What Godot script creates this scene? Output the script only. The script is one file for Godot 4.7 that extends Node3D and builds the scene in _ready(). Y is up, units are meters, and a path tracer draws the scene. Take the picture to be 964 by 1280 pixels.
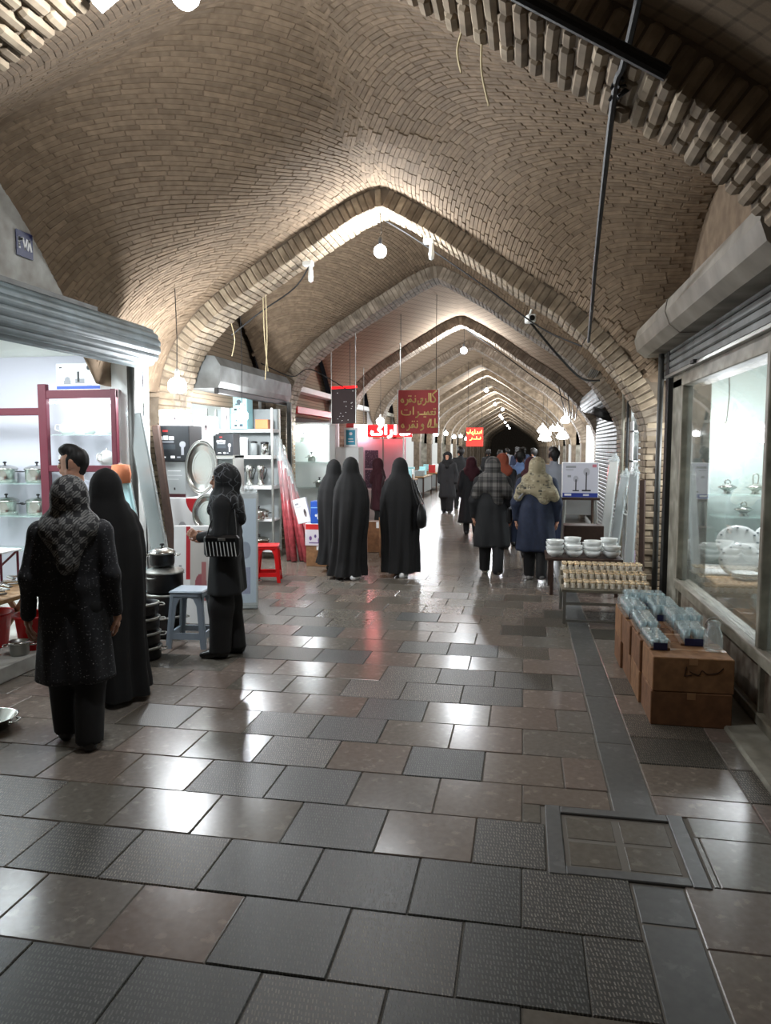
extends Node3D
# A brick-vaulted covered market street at night: the corridor runs along -z, its left row of shops at x = -4.3, its right row at x = 1.5.

var rng := RandomNumberGenerator.new()
var M := {}
var T := {}
var used := {}
var PI_X: PackedFloat32Array
var arch_line: PackedVector2Array      # soffit of the standard arch, left foot to right foot
var arch_ext: PackedVector2Array       # its outer line
const ARCH_Z := [-3.4, -8.3, -12.0, -16.3, -20.3, -24.2, -28.1, -32.0, -36.0, -40.0, -44.0, -48.0, -52.0, -56.0, -60.0, -64.0, -68.0, -72.0, -76.0, -80.0, -84.0, -88.0, -92.0]
const ARCH_W := 0.52

func _ready():
	rng.seed = 7
	set_camera_and_light()
	make_textures()
	make_materials()
	make_profile()
	build_floor()
	build_arches()
	build_vaults()
	build_walls()
	build_lamps()
	build_left_shop_one()
	build_left_goods()
	build_left_shop_two()
	build_left_far()
	build_right_window()
	build_right_goods()
	build_right_far()
	build_overhead()
	build_people()

func set_camera_and_light():
	var cam := Camera3D.new()
	cam.name = "camera"
	cam.position = Vector3(0, 1.7, 0)
	cam.rotation_degrees = Vector3(-4.948, 10.566, 0)
	cam.fov = rad_to_deg(2.0 * atan(640.0 / 924.0))
	cam.near = 0.05
	cam.far = 200.0
	add_child(cam)
	cam.current = true
	var we := WorldEnvironment.new()
	we.name = "environment"
	var e := Environment.new()
	e.background_mode = Environment.BG_COLOR
	e.background_color = Color(0.03, 0.03, 0.035)
	e.tonemap_mode = Environment.TONE_MAPPER_LINEAR
	e.tonemap_exposure = 2.3
	e.sdfgi_enabled = true
	e.ssao_enabled = true
	e.ssil_enabled = true
	we.environment = e
	add_child(we)

# ---------------------------------------------------------------- nodes and names
func numbered(n: String) -> String:
	if not used.has(n):
		used[n] = 0
		return n
	used[n] += 1
	return "%s_%03d" % [n, used[n]]

func tag(o, label := "", category := "", group := "", kind := ""):
	if label: o.set_meta("label", label)
	if category: o.set_meta("category", category)
	if group: o.set_meta("group", group)
	if kind: o.set_meta("kind", kind)
	return o

func thing(n: String, label: String, category: String, at := Vector3.ZERO, turn := 0.0, group := "") -> Node3D:
	var o := Node3D.new()
	o.name = numbered(n)
	add_child(o)
	o.position = at
	o.rotation.y = turn
	tag(o, label, category, group)
	return o

func setting(n: String, label := "") -> Node3D:
	var o := Node3D.new()
	o.name = numbered(n)
	add_child(o)
	tag(o, label, "", "", "structure")
	return o

func copy(o: Node3D, at: Vector3, turn := 0.0, label := "", n := "") -> Node3D:
	var c: Node3D = o.duplicate()
	var base := n if n else str(o.name).trim_suffix("_" + str(o.name).get_slice("_", str(o.name).get_slice_count("_") - 1)) if str(o.name).right(3).is_valid_int() else str(o.name)
	c.name = numbered(base)
	add_child(c)
	c.position = at
	c.rotation.y = turn
	if label: c.set_meta("label", label)
	return c

func mesh_node(parent: Node, n: String, mesh: Mesh, m: Material, xf := Transform3D()) -> MeshInstance3D:
	var o := MeshInstance3D.new()
	o.mesh = mesh
	o.material_override = m
	o.name = numbered(n) if parent == self else n
	parent.add_child(o, true)
	o.transform = xf
	return o

func put(parent: Node, n: String, st: SurfaceTool, m: Material, xf := Transform3D()) -> MeshInstance3D:
	st.generate_normals()
	return mesh_node(parent, n, st.commit(), m, xf)

# ---------------------------------------------------------------- shapes
func begin(smooth := false) -> SurfaceTool:
	var st := SurfaceTool.new()
	st.begin(Mesh.PRIMITIVE_TRIANGLES)
	st.set_smooth_group(0 if smooth else -1)
	return st

func tri(st: SurfaceTool, a: Vector3, b: Vector3, c: Vector3):
	st.add_vertex(a); st.add_vertex(b); st.add_vertex(c)

func quad(st: SurfaceTool, a: Vector3, b: Vector3, c: Vector3, d: Vector3):
	tri(st, a, b, c); tri(st, a, c, d)

func face(st: SurfaceTool, p: Array, outward: Vector3):
	var flip: bool = (p[2] - p[0]).cross(p[1] - p[0]).dot(outward) < 0.0
	for i in range(1, p.size() - 1):
		if flip: tri(st, p[0], p[i + 1], p[i])
		else: tri(st, p[0], p[i], p[i + 1])

func box(st: SurfaceTool, c: Vector3, s: Vector3, bev := 0.0, b := Basis.IDENTITY):
	var h := s * 0.5
	if bev <= 0.0:
		for ax in 3:
			for sg in [-1.0, 1.0]:
				var u := (ax + 1) % 3
				var w := (ax + 2) % 3
				var pts := []
				for q in [[-1, -1], [1, -1], [1, 1], [-1, 1]]:
					var v := Vector3.ZERO
					v[ax] = sg * h[ax]; v[u] = q[0] * h[u]; v[w] = q[1] * h[w]
					pts.append(c + b * v)
				var n := Vector3.ZERO
				n[ax] = sg
				face(st, pts, b * n)
		return
	bev = minf(bev, minf(h.x, minf(h.y, h.z)) * 0.9)
	for ax in 3:
		var u := (ax + 1) % 3
		var w := (ax + 2) % 3
		for sg in [-1.0, 1.0]:
			var pts := []
			for q in [[-1, -1], [1, -1], [1, 1], [-1, 1]]:
				var v := Vector3.ZERO
				v[ax] = sg * h[ax]; v[u] = q[0] * (h[u] - bev); v[w] = q[1] * (h[w] - bev)
				pts.append(c + b * v)
			var n := Vector3.ZERO
			n[ax] = sg
			face(st, pts, b * n)
		for su in [-1.0, 1.0]:
			for sw in [-1.0, 1.0]:
				var e := []
				for q in [[-1, 0], [1, 0], [1, 1], [-1, 1]]:
					var v := Vector3.ZERO
					v[ax] = q[0] * (h[ax] - bev)
					v[u] = su * (h[u] - (bev if q[1] == 1 else 0.0))
					v[w] = sw * (h[w] - (0.0 if q[1] == 1 else bev))
					e.append(c + b * v)
				var n := Vector3.ZERO
				n[u] = su; n[w] = sw
				face(st, e, b * n)
	for sx in [-1.0, 1.0]:
		for sy in [-1.0, 1.0]:
			for sz in [-1.0, 1.0]:
				var s3 := Vector3(sx, sy, sz)
				face(st, [c + b * (s3 * Vector3(h.x, h.y - bev, h.z - bev)), c + b * (s3 * Vector3(h.x - bev, h.y, h.z - bev)), c + b * (s3 * Vector3(h.x - bev, h.y - bev, h.z))], b * s3)

func lathe(st: SurfaceTool, prof: Array, seg := 24, xf := Transform3D(), squash := Vector2.ONE):
	for i in prof.size() - 1:
		var p: Vector2 = prof[i]
		var q: Vector2 = prof[i + 1]
		for j in seg:
			var a := TAU * j / seg
			var d := TAU * (j + 1) / seg
			var bl := xf * Vector3(p.x * cos(d) * squash.x, p.y, p.x * sin(d) * squash.y)
			var tl := xf * Vector3(q.x * cos(d) * squash.x, q.y, q.x * sin(d) * squash.y)
			var tr := xf * Vector3(q.x * cos(a) * squash.x, q.y, q.x * sin(a) * squash.y)
			var br := xf * Vector3(p.x * cos(a) * squash.x, p.y, p.x * sin(a) * squash.y)
			if p.x > 0.0001: tri(st, bl, tl, br) if q.x < 0.0001 else quad(st, bl, tl, tr, br)
			elif q.x > 0.0001: tri(st, bl, tl, tr)

func tube(st: SurfaceTool, pts: Array, r, seg := 8, cap := true):
	var n := pts.size()
	var rings := []
	var nrm := Vector3.ZERO
	for i in n:
		var t: Vector3 = (pts[mini(i + 1, n - 1)] - pts[maxi(i - 1, 0)]).normalized()
		if i == 0: nrm = t.cross(Vector3.UP if absf(t.y) < 0.9 else Vector3.RIGHT).normalized()
		else: nrm = (nrm - t * nrm.dot(t)).normalized()
		var bi := t.cross(nrm)
		var rr: float = r[i] if r is Array else r
		var ring := []
		for j in seg: ring.append(pts[i] + (nrm * cos(TAU * j / seg) + bi * sin(TAU * j / seg)) * rr)
		rings.append(ring)
	for i in n - 1:
		for j in seg:
			var k := (j + 1) % seg
			quad(st, rings[i][j], rings[i + 1][j], rings[i + 1][k], rings[i][k])
	if cap:
		for j in range(1, seg - 1):
			tri(st, rings[0][0], rings[0][j], rings[0][j + 1])
			tri(st, rings[n - 1][0], rings[n - 1][j + 1], rings[n - 1][j])

func rod(st: SurfaceTool, a: Vector3, b: Vector3, r: float, seg := 8):
	tube(st, [a, b], r, seg)

func prism(st: SurfaceTool, poly: PackedVector2Array, z0: float, z1: float, xf := Transform3D()):
	var pl := poly.duplicate()
	if Geometry2D.is_polygon_clockwise(pl): pl.reverse()
	var ids := Geometry2D.triangulate_polygon(pl)
	for i in range(0, ids.size(), 3):
		var t := [pl[ids[i]], pl[ids[i + 1]], pl[ids[i + 2]]]
		for z in [z0, z1]:
			var p := []
			for v in t: p.append(xf * Vector3(v.x, v.y, z))
			face(st, p, xf.basis * Vector3(0, 0, signf(z - (z0 + z1) * 0.5)))
	for i in pl.size():
		var a := pl[i]
		var b := pl[(i + 1) % pl.size()]
		var o := Vector3(b.y - a.y, a.x - b.x, 0)
		if not Geometry2D.is_polygon_clockwise(pl): pass
		face(st, [xf * Vector3(a.x, a.y, z0), xf * Vector3(b.x, b.y, z0), xf * Vector3(b.x, b.y, z1), xf * Vector3(a.x, a.y, z1)], xf.basis * o)

func loft(st: SurfaceTool, rings: Array, cap_top := true, cap_bottom := true):
	# rings bottom to top; each runs from +x towards +z
	for i in rings.size() - 1:
		var n: int = rings[i].size()
		for j in n:
			var k := (j + 1) % n
			quad(st, rings[i][k], rings[i + 1][k], rings[i + 1][j], rings[i][j])
	for e in [[cap_bottom, 0], [cap_top, rings.size() - 1]]:
		if not e[0]: continue
		var ring = rings[e[1]]
		var c := Vector3.ZERO
		for v in ring: c += v
		c /= ring.size()
		for j in ring.size():
			var k: int = (j + 1) % ring.size()
			if e[1] == 0: tri(st, c, ring[k], ring[j])
			else: tri(st, c, ring[j], ring[k])

func ribbon(st: SurfaceTool, pts: Array, width, z0: float, z1: float, xf := Transform3D()):
	# a pen stroke: flat band of the given width along 2-D points, with thickness
	for i in pts.size() - 1:
		var a: Vector2 = pts[i]
		var b: Vector2 = pts[i + 1]
		var wa: float = width[i] if width is Array else width
		var wb: float = width[i + 1] if width is Array else width
		var d := (b - a).normalized()
		var n := Vector2(-d.y, d.x)
		a -= d * wa * 0.3; b += d * wb * 0.3
		prism(st, PackedVector2Array([a + n * wa * 0.5, b + n * wb * 0.5, b - n * wb * 0.5, a - n * wa * 0.5]), z0, z1, xf)

func spline(pts: Array, per := 6) -> Array:
	var out := []
	for i in pts.size() - 1:
		var p0 = pts[maxi(i - 1, 0)]
		var p1 = pts[i]
		var p2 = pts[i + 1]
		var p3 = pts[mini(i + 2, pts.size() - 1)]
		for k in per:
			var t := float(k) / per
			out.append(0.5 * (2.0 * p1 + (p2 - p0) * t + (2.0 * p0 - 5.0 * p1 + 4.0 * p2 - p3) * t * t + (3.0 * p1 - p0 - 3.0 * p2 + p3) * t * t * t))
	out.append(pts[pts.size() - 1])
	return out

func turned(x := 0.0, y := 0.0, z := 0.0, at := Vector3.ZERO) -> Transform3D:
	return Transform3D(Basis.from_euler(Vector3(x, y, z)), at)

# ---------------------------------------------------------------- textures and materials
func noise_tex(key: String, size: int, freq: float, lo: Color, hi: Color, octaves := 4, power := 1.0, kind := FastNoiseLite.TYPE_SIMPLEX_SMOOTH):
	var n := FastNoiseLite.new()
	n.seed = key.hash() % 10000
	n.noise_type = kind
	n.frequency = freq
	n.fractal_octaves = octaves
	var g := n.get_seamless_image(size, size)
	g.convert(Image.FORMAT_L8)
	var data := g.get_data()
	var img := Image.create(size, size, false, Image.FORMAT_RGB8)
	var bytes := PackedByteArray()
	bytes.resize(size * size * 3)
	for i in data.size():
		var c := lo.lerp(hi, pow(data[i] / 255.0, power))
		bytes[i * 3] = int(c.r * 255); bytes[i * 3 + 1] = int(c.g * 255); bytes[i * 3 + 2] = int(c.b * 255)
	img = Image.create_from_data(size, size, false, Image.FORMAT_RGB8, bytes)
	T[key] = ImageTexture.create_from_image(img)
	T[key + "_image"] = img

func normal_of(key: String, strength: float):
	var img: Image = T[key + "_image"].duplicate()
	img.bump_map_to_normal_map(strength)
	T[key + "_n"] = ImageTexture.create_from_image(img)

func scuffed_stone():
	# fine mottling with pale scuffs and worn patches
	var a := FastNoiseLite.new()
	a.seed = 11; a.frequency = 0.035; a.fractal_octaves = 5
	var b := FastNoiseLite.new()
	b.seed = 23; b.frequency = 0.014; b.fractal_octaves = 5; b.domain_warp_enabled = true; b.domain_warp_amplitude = 40.0
	var ia := a.get_seamless_image(512, 512)
	var ib := b.get_seamless_image(512, 512)
	ia.convert(Image.FORMAT_L8); ib.convert(Image.FORMAT_L8)
	var da := ia.get_data()
	var db := ib.get_data()
	var out := PackedByteArray()
	out.resize(512 * 512 * 3)
	for i in da.size():
		var v := 0.74 + 0.11 * da[i] / 255.0 + 0.13 * smoothstep(0.70, 0.84, db[i] / 255.0)
		out[i * 3] = int(minf(v, 1.0) * 255); out[i * 3 + 1] = int(minf(v * 0.985, 1.0) * 255); out[i * 3 + 2] = int(minf(v * 0.97, 1.0) * 255)
	T["stone"] = ImageTexture.create_from_image(Image.create_from_data(512, 512, false, Image.FORMAT_RGB8, out))

func make_textures():
	noise_tex("grain", 256, 0.02, Color(0.78, 0.76, 0.74), Color(1, 1, 1), 5)
	noise_tex("blotch", 256, 0.008, Color(0.62, 0.6, 0.58), Color(1, 1, 1), 5)
	noise_tex("rough", 256, 0.015, Color(0.25, 0.25, 0.25), Color(0.9, 0.9, 0.9), 5)
	scuffed_stone()
	noise_tex("worn", 512, 0.03, Color(0.58, 0.58, 0.58), Color(0.78, 0.78, 0.78), 4)
	noise_tex("pit", 256, 0.05, Color(0.3, 0.3, 0.3), Color(1, 1, 1), 4)
	normal_of("pit", 6.0)
	noise_tex("lumps", 256, 0.03, Color(0, 0, 0), Color(1, 1, 1), 4)
	normal_of("lumps", 10.0)
	noise_tex("stain", 256, 0.012, Color(0.30, 0.22, 0.15), Color(0.75, 0.72, 0.66), 5, 0.8)
	# stone dressed with a point chisel: rows of short ticks
	var n := 512
	var h := Image.create(n, n, false, Image.FORMAT_RGB8)
	var col := Image.create(n, n, false, Image.FORMAT_RGB8)
	h.fill(Color(0.35, 0.35, 0.35))
	col.fill(Color(0.42, 0.42, 0.41))
	for row in 18:
		var y0 := row * n / 18.0
		var x := rng.randf() * 6
		while x < n - 6:
			var l := rng.randi_range(12, 22)
			var d := rng.randf_range(0.75, 1.0)
			var oy := rng.randi_range(-3, 4)
			for k in l:
				var px := int(x + k * 0.2) % n
				var py := int(y0 + k + oy + n) % n
				for w in 5:
					h.set_pixel((px + w) % n, py, Color(d, d, d))
					col.set_pixel((px + w) % n, py, Color(d, d, d * 0.98))
			x += rng.randf_range(11, 17)
	T["chisel"] = ImageTexture.create_from_image(col)
	h.bump_map_to_normal_map(4.0)
	T["chisel_n"] = ImageTexture.create_from_image(h)
	# far brick courses, too small to tell apart
	var cn := Image.create(256, 256, false, Image.FORMAT_RGB8)
	for y in 256:
		for xx in 256:
			var joint := 0.72 if y % 16 < 3 else 1.0
			var g := joint * rng.randf_range(0.9, 1.0)
			cn.set_pixel(xx, y, Color(g, g, g))
	T["courses"] = ImageTexture.create_from_image(cn)
	# woven and printed cloth
	var cl := Image.create(128, 128, false, Image.FORMAT_RGB8)
	cl.fill(Color(0.115, 0.12, 0.14))
	for i in 240:
		var p := Vector2i(rng.randi_range(0, 126), rng.randi_range(0, 126))
		var b := rng.randf_range(0.35, 0.75)
		cl.fill_rect(Rect2i(p, Vector2i(rng.randi_range(1, 2), rng.randi_range(1, 2))), Color(b, b, b * 1.03))
	T["speckle"] = ImageTexture.create_from_image(cl)
	var ht := Image.create(64, 64, false, Image.FORMAT_RGB8)
	for y in 64:
		for xx in 64:
			var on: bool = (int(xx / 16) + int(y / 16)) % 2 == 0 and (xx + y) % 8 < 5
			ht.set_pixel(xx, y, Color(0.58, 0.58, 0.57) if on else Color(0.15, 0.15, 0.16))
	T["check"] = ImageTexture.create_from_image(ht)
	var ln := Image.create(128, 128, false, Image.FORMAT_RGB8)
	ln.fill(Color(0.07, 0.075, 0.09))
	for i in 15:
		var p := Vector2(rng.randf() * 128, rng.randf() * 128)
		var a := rng.randf() * TAU
		for k in 70:
			a += sin(k * 0.13 + i) * 0.12
			p += Vector2(cos(a), sin(a))
			ln.set_pixel(posmod(int(p.x), 128), posmod(int(p.y), 128), Color(0.68, 0.7, 0.73))
			ln.set_pixel(posmod(int(p.x) + 1, 128), posmod(int(p.y), 128), Color(0.5, 0.52, 0.55))
	T["lines"] = ImageTexture.create_from_image(ln)
	var pf := Image.create(128, 128, false, Image.FORMAT_RGB8)
	pf.fill(Color(0.56, 0.52, 0.42))
	for i in 230:
		var p := Vector2i(rng.randi_range(0, 122), rng.randi_range(0, 124))
		pf.fill_rect(Rect2i(p, Vector2i(rng.randi_range(3, 9), rng.randi_range(2, 5))), [Color(0.2, 0.2, 0.18), Color(0.4, 0.36, 0.28), Color(0.66, 0.63, 0.54)][i % 3])
	T["paisley"] = ImageTexture.create_from_image(pf)
	var pd := Image.create(128, 128, false, Image.FORMAT_RGB8)
	for y in 128:
		for xx in 128:
			var v := 0.12 + (0.14 if xx % 64 < 26 else 0.0) + (0.14 if y % 64 < 26 else 0.0) + (0.2 if xx % 64 in [40, 41] or y % 64 in [40, 41] else 0.0)
			pd.set_pixel(xx, y, Color(v, v * 0.98, v * 0.95))
	T["plaid"] = ImageTexture.create_from_image(pd)

func mat(key: String, c: Color, rough := 0.6, metal := 0.0, opt := {}) -> StandardMaterial3D:
	if M.has(key): return M[key]
	var m := StandardMaterial3D.new()
	m.resource_name = key
	m.albedo_color = c
	m.roughness = rough
	m.metallic = metal
	if opt.has("tex"):
		m.albedo_texture = T[opt.tex]
		m.uv1_triplanar = opt.get("tri", true)
		m.uv1_world_triplanar = opt.get("world", false)
		m.uv1_scale = Vector3.ONE * opt.get("scale", 1.0)
	if opt.has("normal"):
		m.normal_enabled = true
		m.normal_texture = T[opt.normal]
		m.normal_scale = opt.get("bump", 1.0)
		m.uv1_triplanar = opt.get("tri", true)
		m.uv1_world_triplanar = opt.get("world", false)
		m.uv1_scale = Vector3.ONE * opt.get("scale", 1.0)
	if opt.has("rtex"):
		m.roughness_texture = T[opt.rtex]
		m.uv1_triplanar = opt.get("tri", true)
		m.uv1_world_triplanar = opt.get("world", false)
	if opt.has("spec"): m.metallic_specular = opt.spec
	if opt.has("glow"):
		m.emission_enabled = true
		m.emission = opt.get("glow_color", Color(1, 1, 1))
		m.emission_energy_multiplier = opt.glow
	if opt.has("glass"):
		m.transparency = BaseMaterial3D.TRANSPARENCY_ALPHA
		m.albedo_color.a = opt.glass
	if opt.has("back"):
		m.backlight_enabled = true
		m.backlight = opt.back
	M[key] = m
	return m

func make_materials():
	var k := 0
	for c in [Color(0.57, 0.53, 0.495), Color(0.55, 0.515, 0.48), Color(0.545, 0.525, 0.50), Color(0.585, 0.535, 0.505), Color(0.52, 0.505, 0.475), Color(0.555, 0.505, 0.475)]:
		mat("slab%d" % k, c, 0.33, 0.0, {"tex": "stone", "world": true, "scale": 1.3, "rtex": "worn"})
		k += 1
	k = 0
	for c in [Color(0.385, 0.39, 0.365), Color(0.50, 0.475, 0.435), Color(0.61, 0.57, 0.525)]:
		mat("dressed%d" % k, c, 0.6, 0.0, {"tex": "chisel", "world": true, "scale": 2.2, "normal": "chisel_n", "bump": 0.4, "rtex": "worn"})
		k += 1
	mat("drain", Color(0.43, 0.44, 0.44), 0.55, 0.0, {"tex": "stone", "world": true, "scale": 1.1, "rtex": "worn"})
	mat("joint", Color(0.44, 0.42, 0.39), 0.9)
	k = 0
	for c in [Color(0.66, 0.59, 0.50), Color(0.62, 0.555, 0.47), Color(0.70, 0.635, 0.54), Color(0.58, 0.52, 0.44)]:
		mat("rib%d" % k, c, 0.9, 0.0, {"tex": "blotch", "world": true, "scale": 1.7})
		k += 1
	k = 0
	for c in [Color(0.54, 0.46, 0.375), Color(0.515, 0.435, 0.35), Color(0.565, 0.49, 0.405), Color(0.48, 0.40, 0.32)]:
		mat("brick%d" % k, c, 0.92, 0.0, {"tex": "grain", "world": true, "scale": 2.0})
		k += 1
	var bm := mat("bricks", Color(1, 1, 1), 0.92, 0.0, {"tex": "grain", "world": true, "scale": 2.0})
	bm.vertex_color_use_as_albedo = true
	var rm := mat("ribs", Color(1, 1, 1), 0.92, 0.0, {"tex": "blotch", "world": true, "scale": 1.7})
	rm.vertex_color_use_as_albedo = true
	mat("mortar", Color(0.52, 0.445, 0.365), 0.95, 0.0, {"tex": "grain", "world": true, "scale": 1.0})
	mat("rib_mortar", Color(0.47, 0.42, 0.36), 0.95, 0.0, {"tex": "grain", "world": true, "scale": 1.0})
	mat("far_vault", Color(0.55, 0.48, 0.40), 0.95, 0.0, {"tex": "courses", "world": true, "scale": 1.0})
	mat("plaster", Color(0.70, 0.70, 0.68), 0.9, 0.0, {"tex": "grain", "world": true, "scale": 0.7})
	mat("white_wall", Color(0.86, 0.87, 0.86), 0.8)
	mat("dirty_plaster", Color(0.62, 0.61, 0.56), 0.85, 0.0, {"tex": "blotch", "world": true, "scale": 1.2})
	mat("dark_wall", Color(0.42, 0.38, 0.33), 0.95, 0.0, {"tex": "grain", "world": true})
	mat("shutter", Color(0.47, 0.48, 0.475), 0.6, 0.1, {"tex": "blotch", "scale": 0.9})
	mat("shutter_blue", Color(0.48, 0.54, 0.56), 0.5, 0.1, {"tex": "blotch", "scale": 0.9})
	mat("sheet", Color(0.60, 0.57, 0.52), 0.65, 0.0, {"tex": "blotch", "scale": 0.8})
	mat("dark_metal", Color(0.16, 0.155, 0.15), 0.55, 0.5)
	mat("pipe", Color(0.33, 0.33, 0.32), 0.5, 0.3, {"tex": "grain"})
	mat("frame_paint", Color(0.60, 0.58, 0.52), 0.55, 0.1, {"tex": "blotch", "scale": 1.5})
	mat("stained", Color(0.8, 0.8, 0.8), 0.7, 0.0, {"tex": "stain", "scale": 1.2})
	mat("glass", Color(0.92, 0.97, 0.95, 0.06), 0.02, 0.0, {"glass": 0.06})
	mat("shelf_glass", Color(0.75, 0.88, 0.84, 0.25), 0.05, 0.0, {"glass": 0.25})
	mat("maroon", Color(0.36, 0.11, 0.17), 0.45)
	mat("steel", Color(0.78, 0.78, 0.76), 0.22, 1.0)
	mat("dull_steel", Color(0.62, 0.62, 0.6), 0.4, 0.9)
	mat("black_plastic", Color(0.05, 0.05, 0.055), 0.4)
	mat("black_pot", Color(0.10, 0.10, 0.105), 0.3, 0.2)
	mat("porcelain", Color(0.90, 0.91, 0.90), 0.2)
	mat("card", Color(0.58, 0.42, 0.28), 0.85, 0.0, {"tex": "grain", "scale": 2.0})
	mat("card_dark", Color(0.50, 0.345, 0.225), 0.85, 0.0, {"tex": "grain", "scale": 2.0})
	mat("white_card", Color(0.86, 0.86, 0.86), 0.6)
	mat("black_card", Color(0.09, 0.09, 0.10), 0.5)
	mat("blue_card", Color(0.10, 0.28, 0.62), 0.5)
	mat("navy", Color(0.07, 0.10, 0.26), 0.5)
	mat("red_card", Color(0.72, 0.10, 0.10), 0.5)
	mat("pale_blue", Color(0.60, 0.80, 0.82), 0.55)
	mat("grey_card", Color(0.55, 0.57, 0.57), 0.6)
	mat("red_plastic", Color(0.78, 0.05, 0.07), 0.35)
	mat("grey_plastic", Color(0.58, 0.63, 0.68), 0.4)
	mat("wood", Color(0.62, 0.48, 0.30), 0.6, 0.0, {"tex": "grain", "scale": 3.0})
	mat("dark_wood", Color(0.24, 0.15, 0.10), 0.6, 0.0, {"tex": "grain", "scale": 3.0})
	mat("pink_wrap", Color(0.72, 0.30, 0.33), 0.3, 0.0, {"tex": "blotch", "scale": 4.0})
	mat("film", Color(0.85, 0.88, 0.88, 0.2), 0.12, 0.0, {"glass": 0.2})
	mat("clear", Color(0.90, 0.96, 0.97, 0.1), 0.06, 0.0, {"glass": 0.1})
	mat("gold", Color(0.90, 0.80, 0.64), 0.2, 0.6)
	mat("cable", Color(0.06, 0.06, 0.06), 0.6)
	mat("string", Color(0.72, 0.66, 0.52), 0.8)
	mat("fixture", Color(0.85, 0.85, 0.83), 0.5)
	mat("bulb", Color(1, 1, 1), 0.4, 0.0, {"glow": 9.0, "glow_color": Color(0.95, 0.98, 1.0)})
	mat("tube_light", Color(1, 1, 1), 0.4, 0.0, {"glow": 5.0, "glow_color": Color(0.95, 0.99, 1.0)})
	mat("sign_red", Color(0.68, 0.13, 0.11), 0.5)
	mat("sign_yellow", Color(1.0, 0.88, 0.55), 0.5)
	mat("led_red", Color(0.8, 0.05, 0.05), 0.4, 0.0, {"glow": 1.6, "glow_color": Color(1.0, 0.06, 0.08)})
	mat("led_white", Color(1, 0.9, 0.9), 0.4, 0.0, {"glow": 4.0, "glow_color": Color(1.0, 0.72, 0.72)})
	mat("plate_blue", Color(0.10, 0.13, 0.30), 0.45)
	mat("skin", Color(0.72, 0.53, 0.43), 0.55)
	mat("hair", Color(0.045, 0.035, 0.03), 0.6)
	mat("black_cloth", Color(0.045, 0.044, 0.048), 0.9)
	mat("black_coat", Color(0.085, 0.09, 0.10), 0.8)
	mat("black_trousers", Color(0.075, 0.075, 0.08), 0.85)
	mat("shoe_black", Color(0.05, 0.05, 0.05), 0.35)
	mat("shoe_light", Color(0.72, 0.66, 0.52), 0.6)
	mat("shoe_white", Color(0.82, 0.82, 0.82), 0.6)
	mat("speckled_coat", Color(1, 1, 1), 0.8, 0.0, {"tex": "speckle", "scale": 2.6})
	mat("check_scarf", Color(1, 1, 1), 0.8, 0.0, {"tex": "check", "scale": 7.0})
	mat("line_scarf", Color(1, 1, 1), 0.7, 0.0, {"tex": "lines", "scale": 3.0})
	mat("paisley_scarf", Color(1, 1, 1), 0.8, 0.0, {"tex": "paisley", "scale": 1.5})
	mat("plaid_scarf", Color(1, 1, 1), 0.85, 0.0, {"tex": "plaid", "scale": 4.0})
	mat("blue_coat", Color(0.115, 0.16, 0.26), 0.8, 0.0, {"tex": "grain", "scale": 3.0})
	mat("shirt_blue", Color(0.50, 0.62, 0.82), 0.8)
	mat("shirt_grey", Color(0.52, 0.53, 0.56), 0.8)
	mat("shirt_white", Color(0.75, 0.79, 0.85), 0.8)
	mat("denim", Color(0.12, 0.16, 0.25), 0.85)
	mat("rust_scarf", Color(0.50, 0.24, 0.16), 0.85)
	mat("maroon_cloth", Color(0.22, 0.06, 0.10), 0.85)
	mat("leather", Color(0.04, 0.04, 0.045), 0.35)

# ---------------------------------------------------------------- the setting
func arch_map(i: int) -> Array:       # how arch i stretches and shifts the standard arch: scale, shift, rise
	if i <= 0: return [1.106, 0.21, 0.08]
	if i == 1: return [1.0, 0.0, 0.0]
	return [1.0, 0.2 + (0.04 if i % 3 == 0 else 0.0), 0.03 if i % 2 == 0 else -0.02]

func make_profile():
	var left := [Vector2(-4.15, 1.9), Vector2(-4.12, 2.35), Vector2(-4.03, 2.66), Vector2(-3.88, 2.92), Vector2(-3.62, 3.2), Vector2(-3.27, 3.46), Vector2(-2.78, 3.76), Vector2(-2.3, 4.04), Vector2(-1.93, 4.25), Vector2(-1.62, 4.38)]
	var right := [Vector2(-1.62, 4.38), Vector2(-1.3, 4.21), Vector2(-0.85, 3.93), Vector2(-0.16, 3.45), Vector2(0.36, 3.1), Vector2(0.78, 2.72), Vector2(1.1, 2.3), Vector2(1.25, 2.0), Vector2(1.28, 1.8)]
	var a := spline(left, 12)
	var b := spline(right, 12)
	a.pop_back()
	arch_line = resample(PackedVector2Array(a + b), 0.075)
	arch_ext = PackedVector2Array()
	for i in arch_line.size():
		arch_ext.append(arch_line[i] + arch_normal(i) * 0.2)

func resample(p: PackedVector2Array, step: float) -> PackedVector2Array:
	var total := 0.0
	for i in p.size() - 1: total += p[i].distance_to(p[i + 1])
	var n := int(round(total / step))
	var out := PackedVector2Array()
	var seg := 0
	var done := 0.0
	for k in n + 1:
		var want := total * k / n
		while seg < p.size() - 2 and done + p[seg].distance_to(p[seg + 1]) < want:
			done += p[seg].distance_to(p[seg + 1])
			seg += 1
		var l := p[seg].distance_to(p[seg + 1])
		out.append(p[seg].lerp(p[seg + 1], clampf((want - done) / l, 0, 1)))
	return out

func arch_normal(i: int) -> Vector2:
	var a := arch_line[maxi(i - 1, 0)]
	var b := arch_line[mini(i + 1, arch_line.size() - 1)]
	var t := (b - a).normalized()
	return Vector2(-t.y, t.x)

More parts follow.
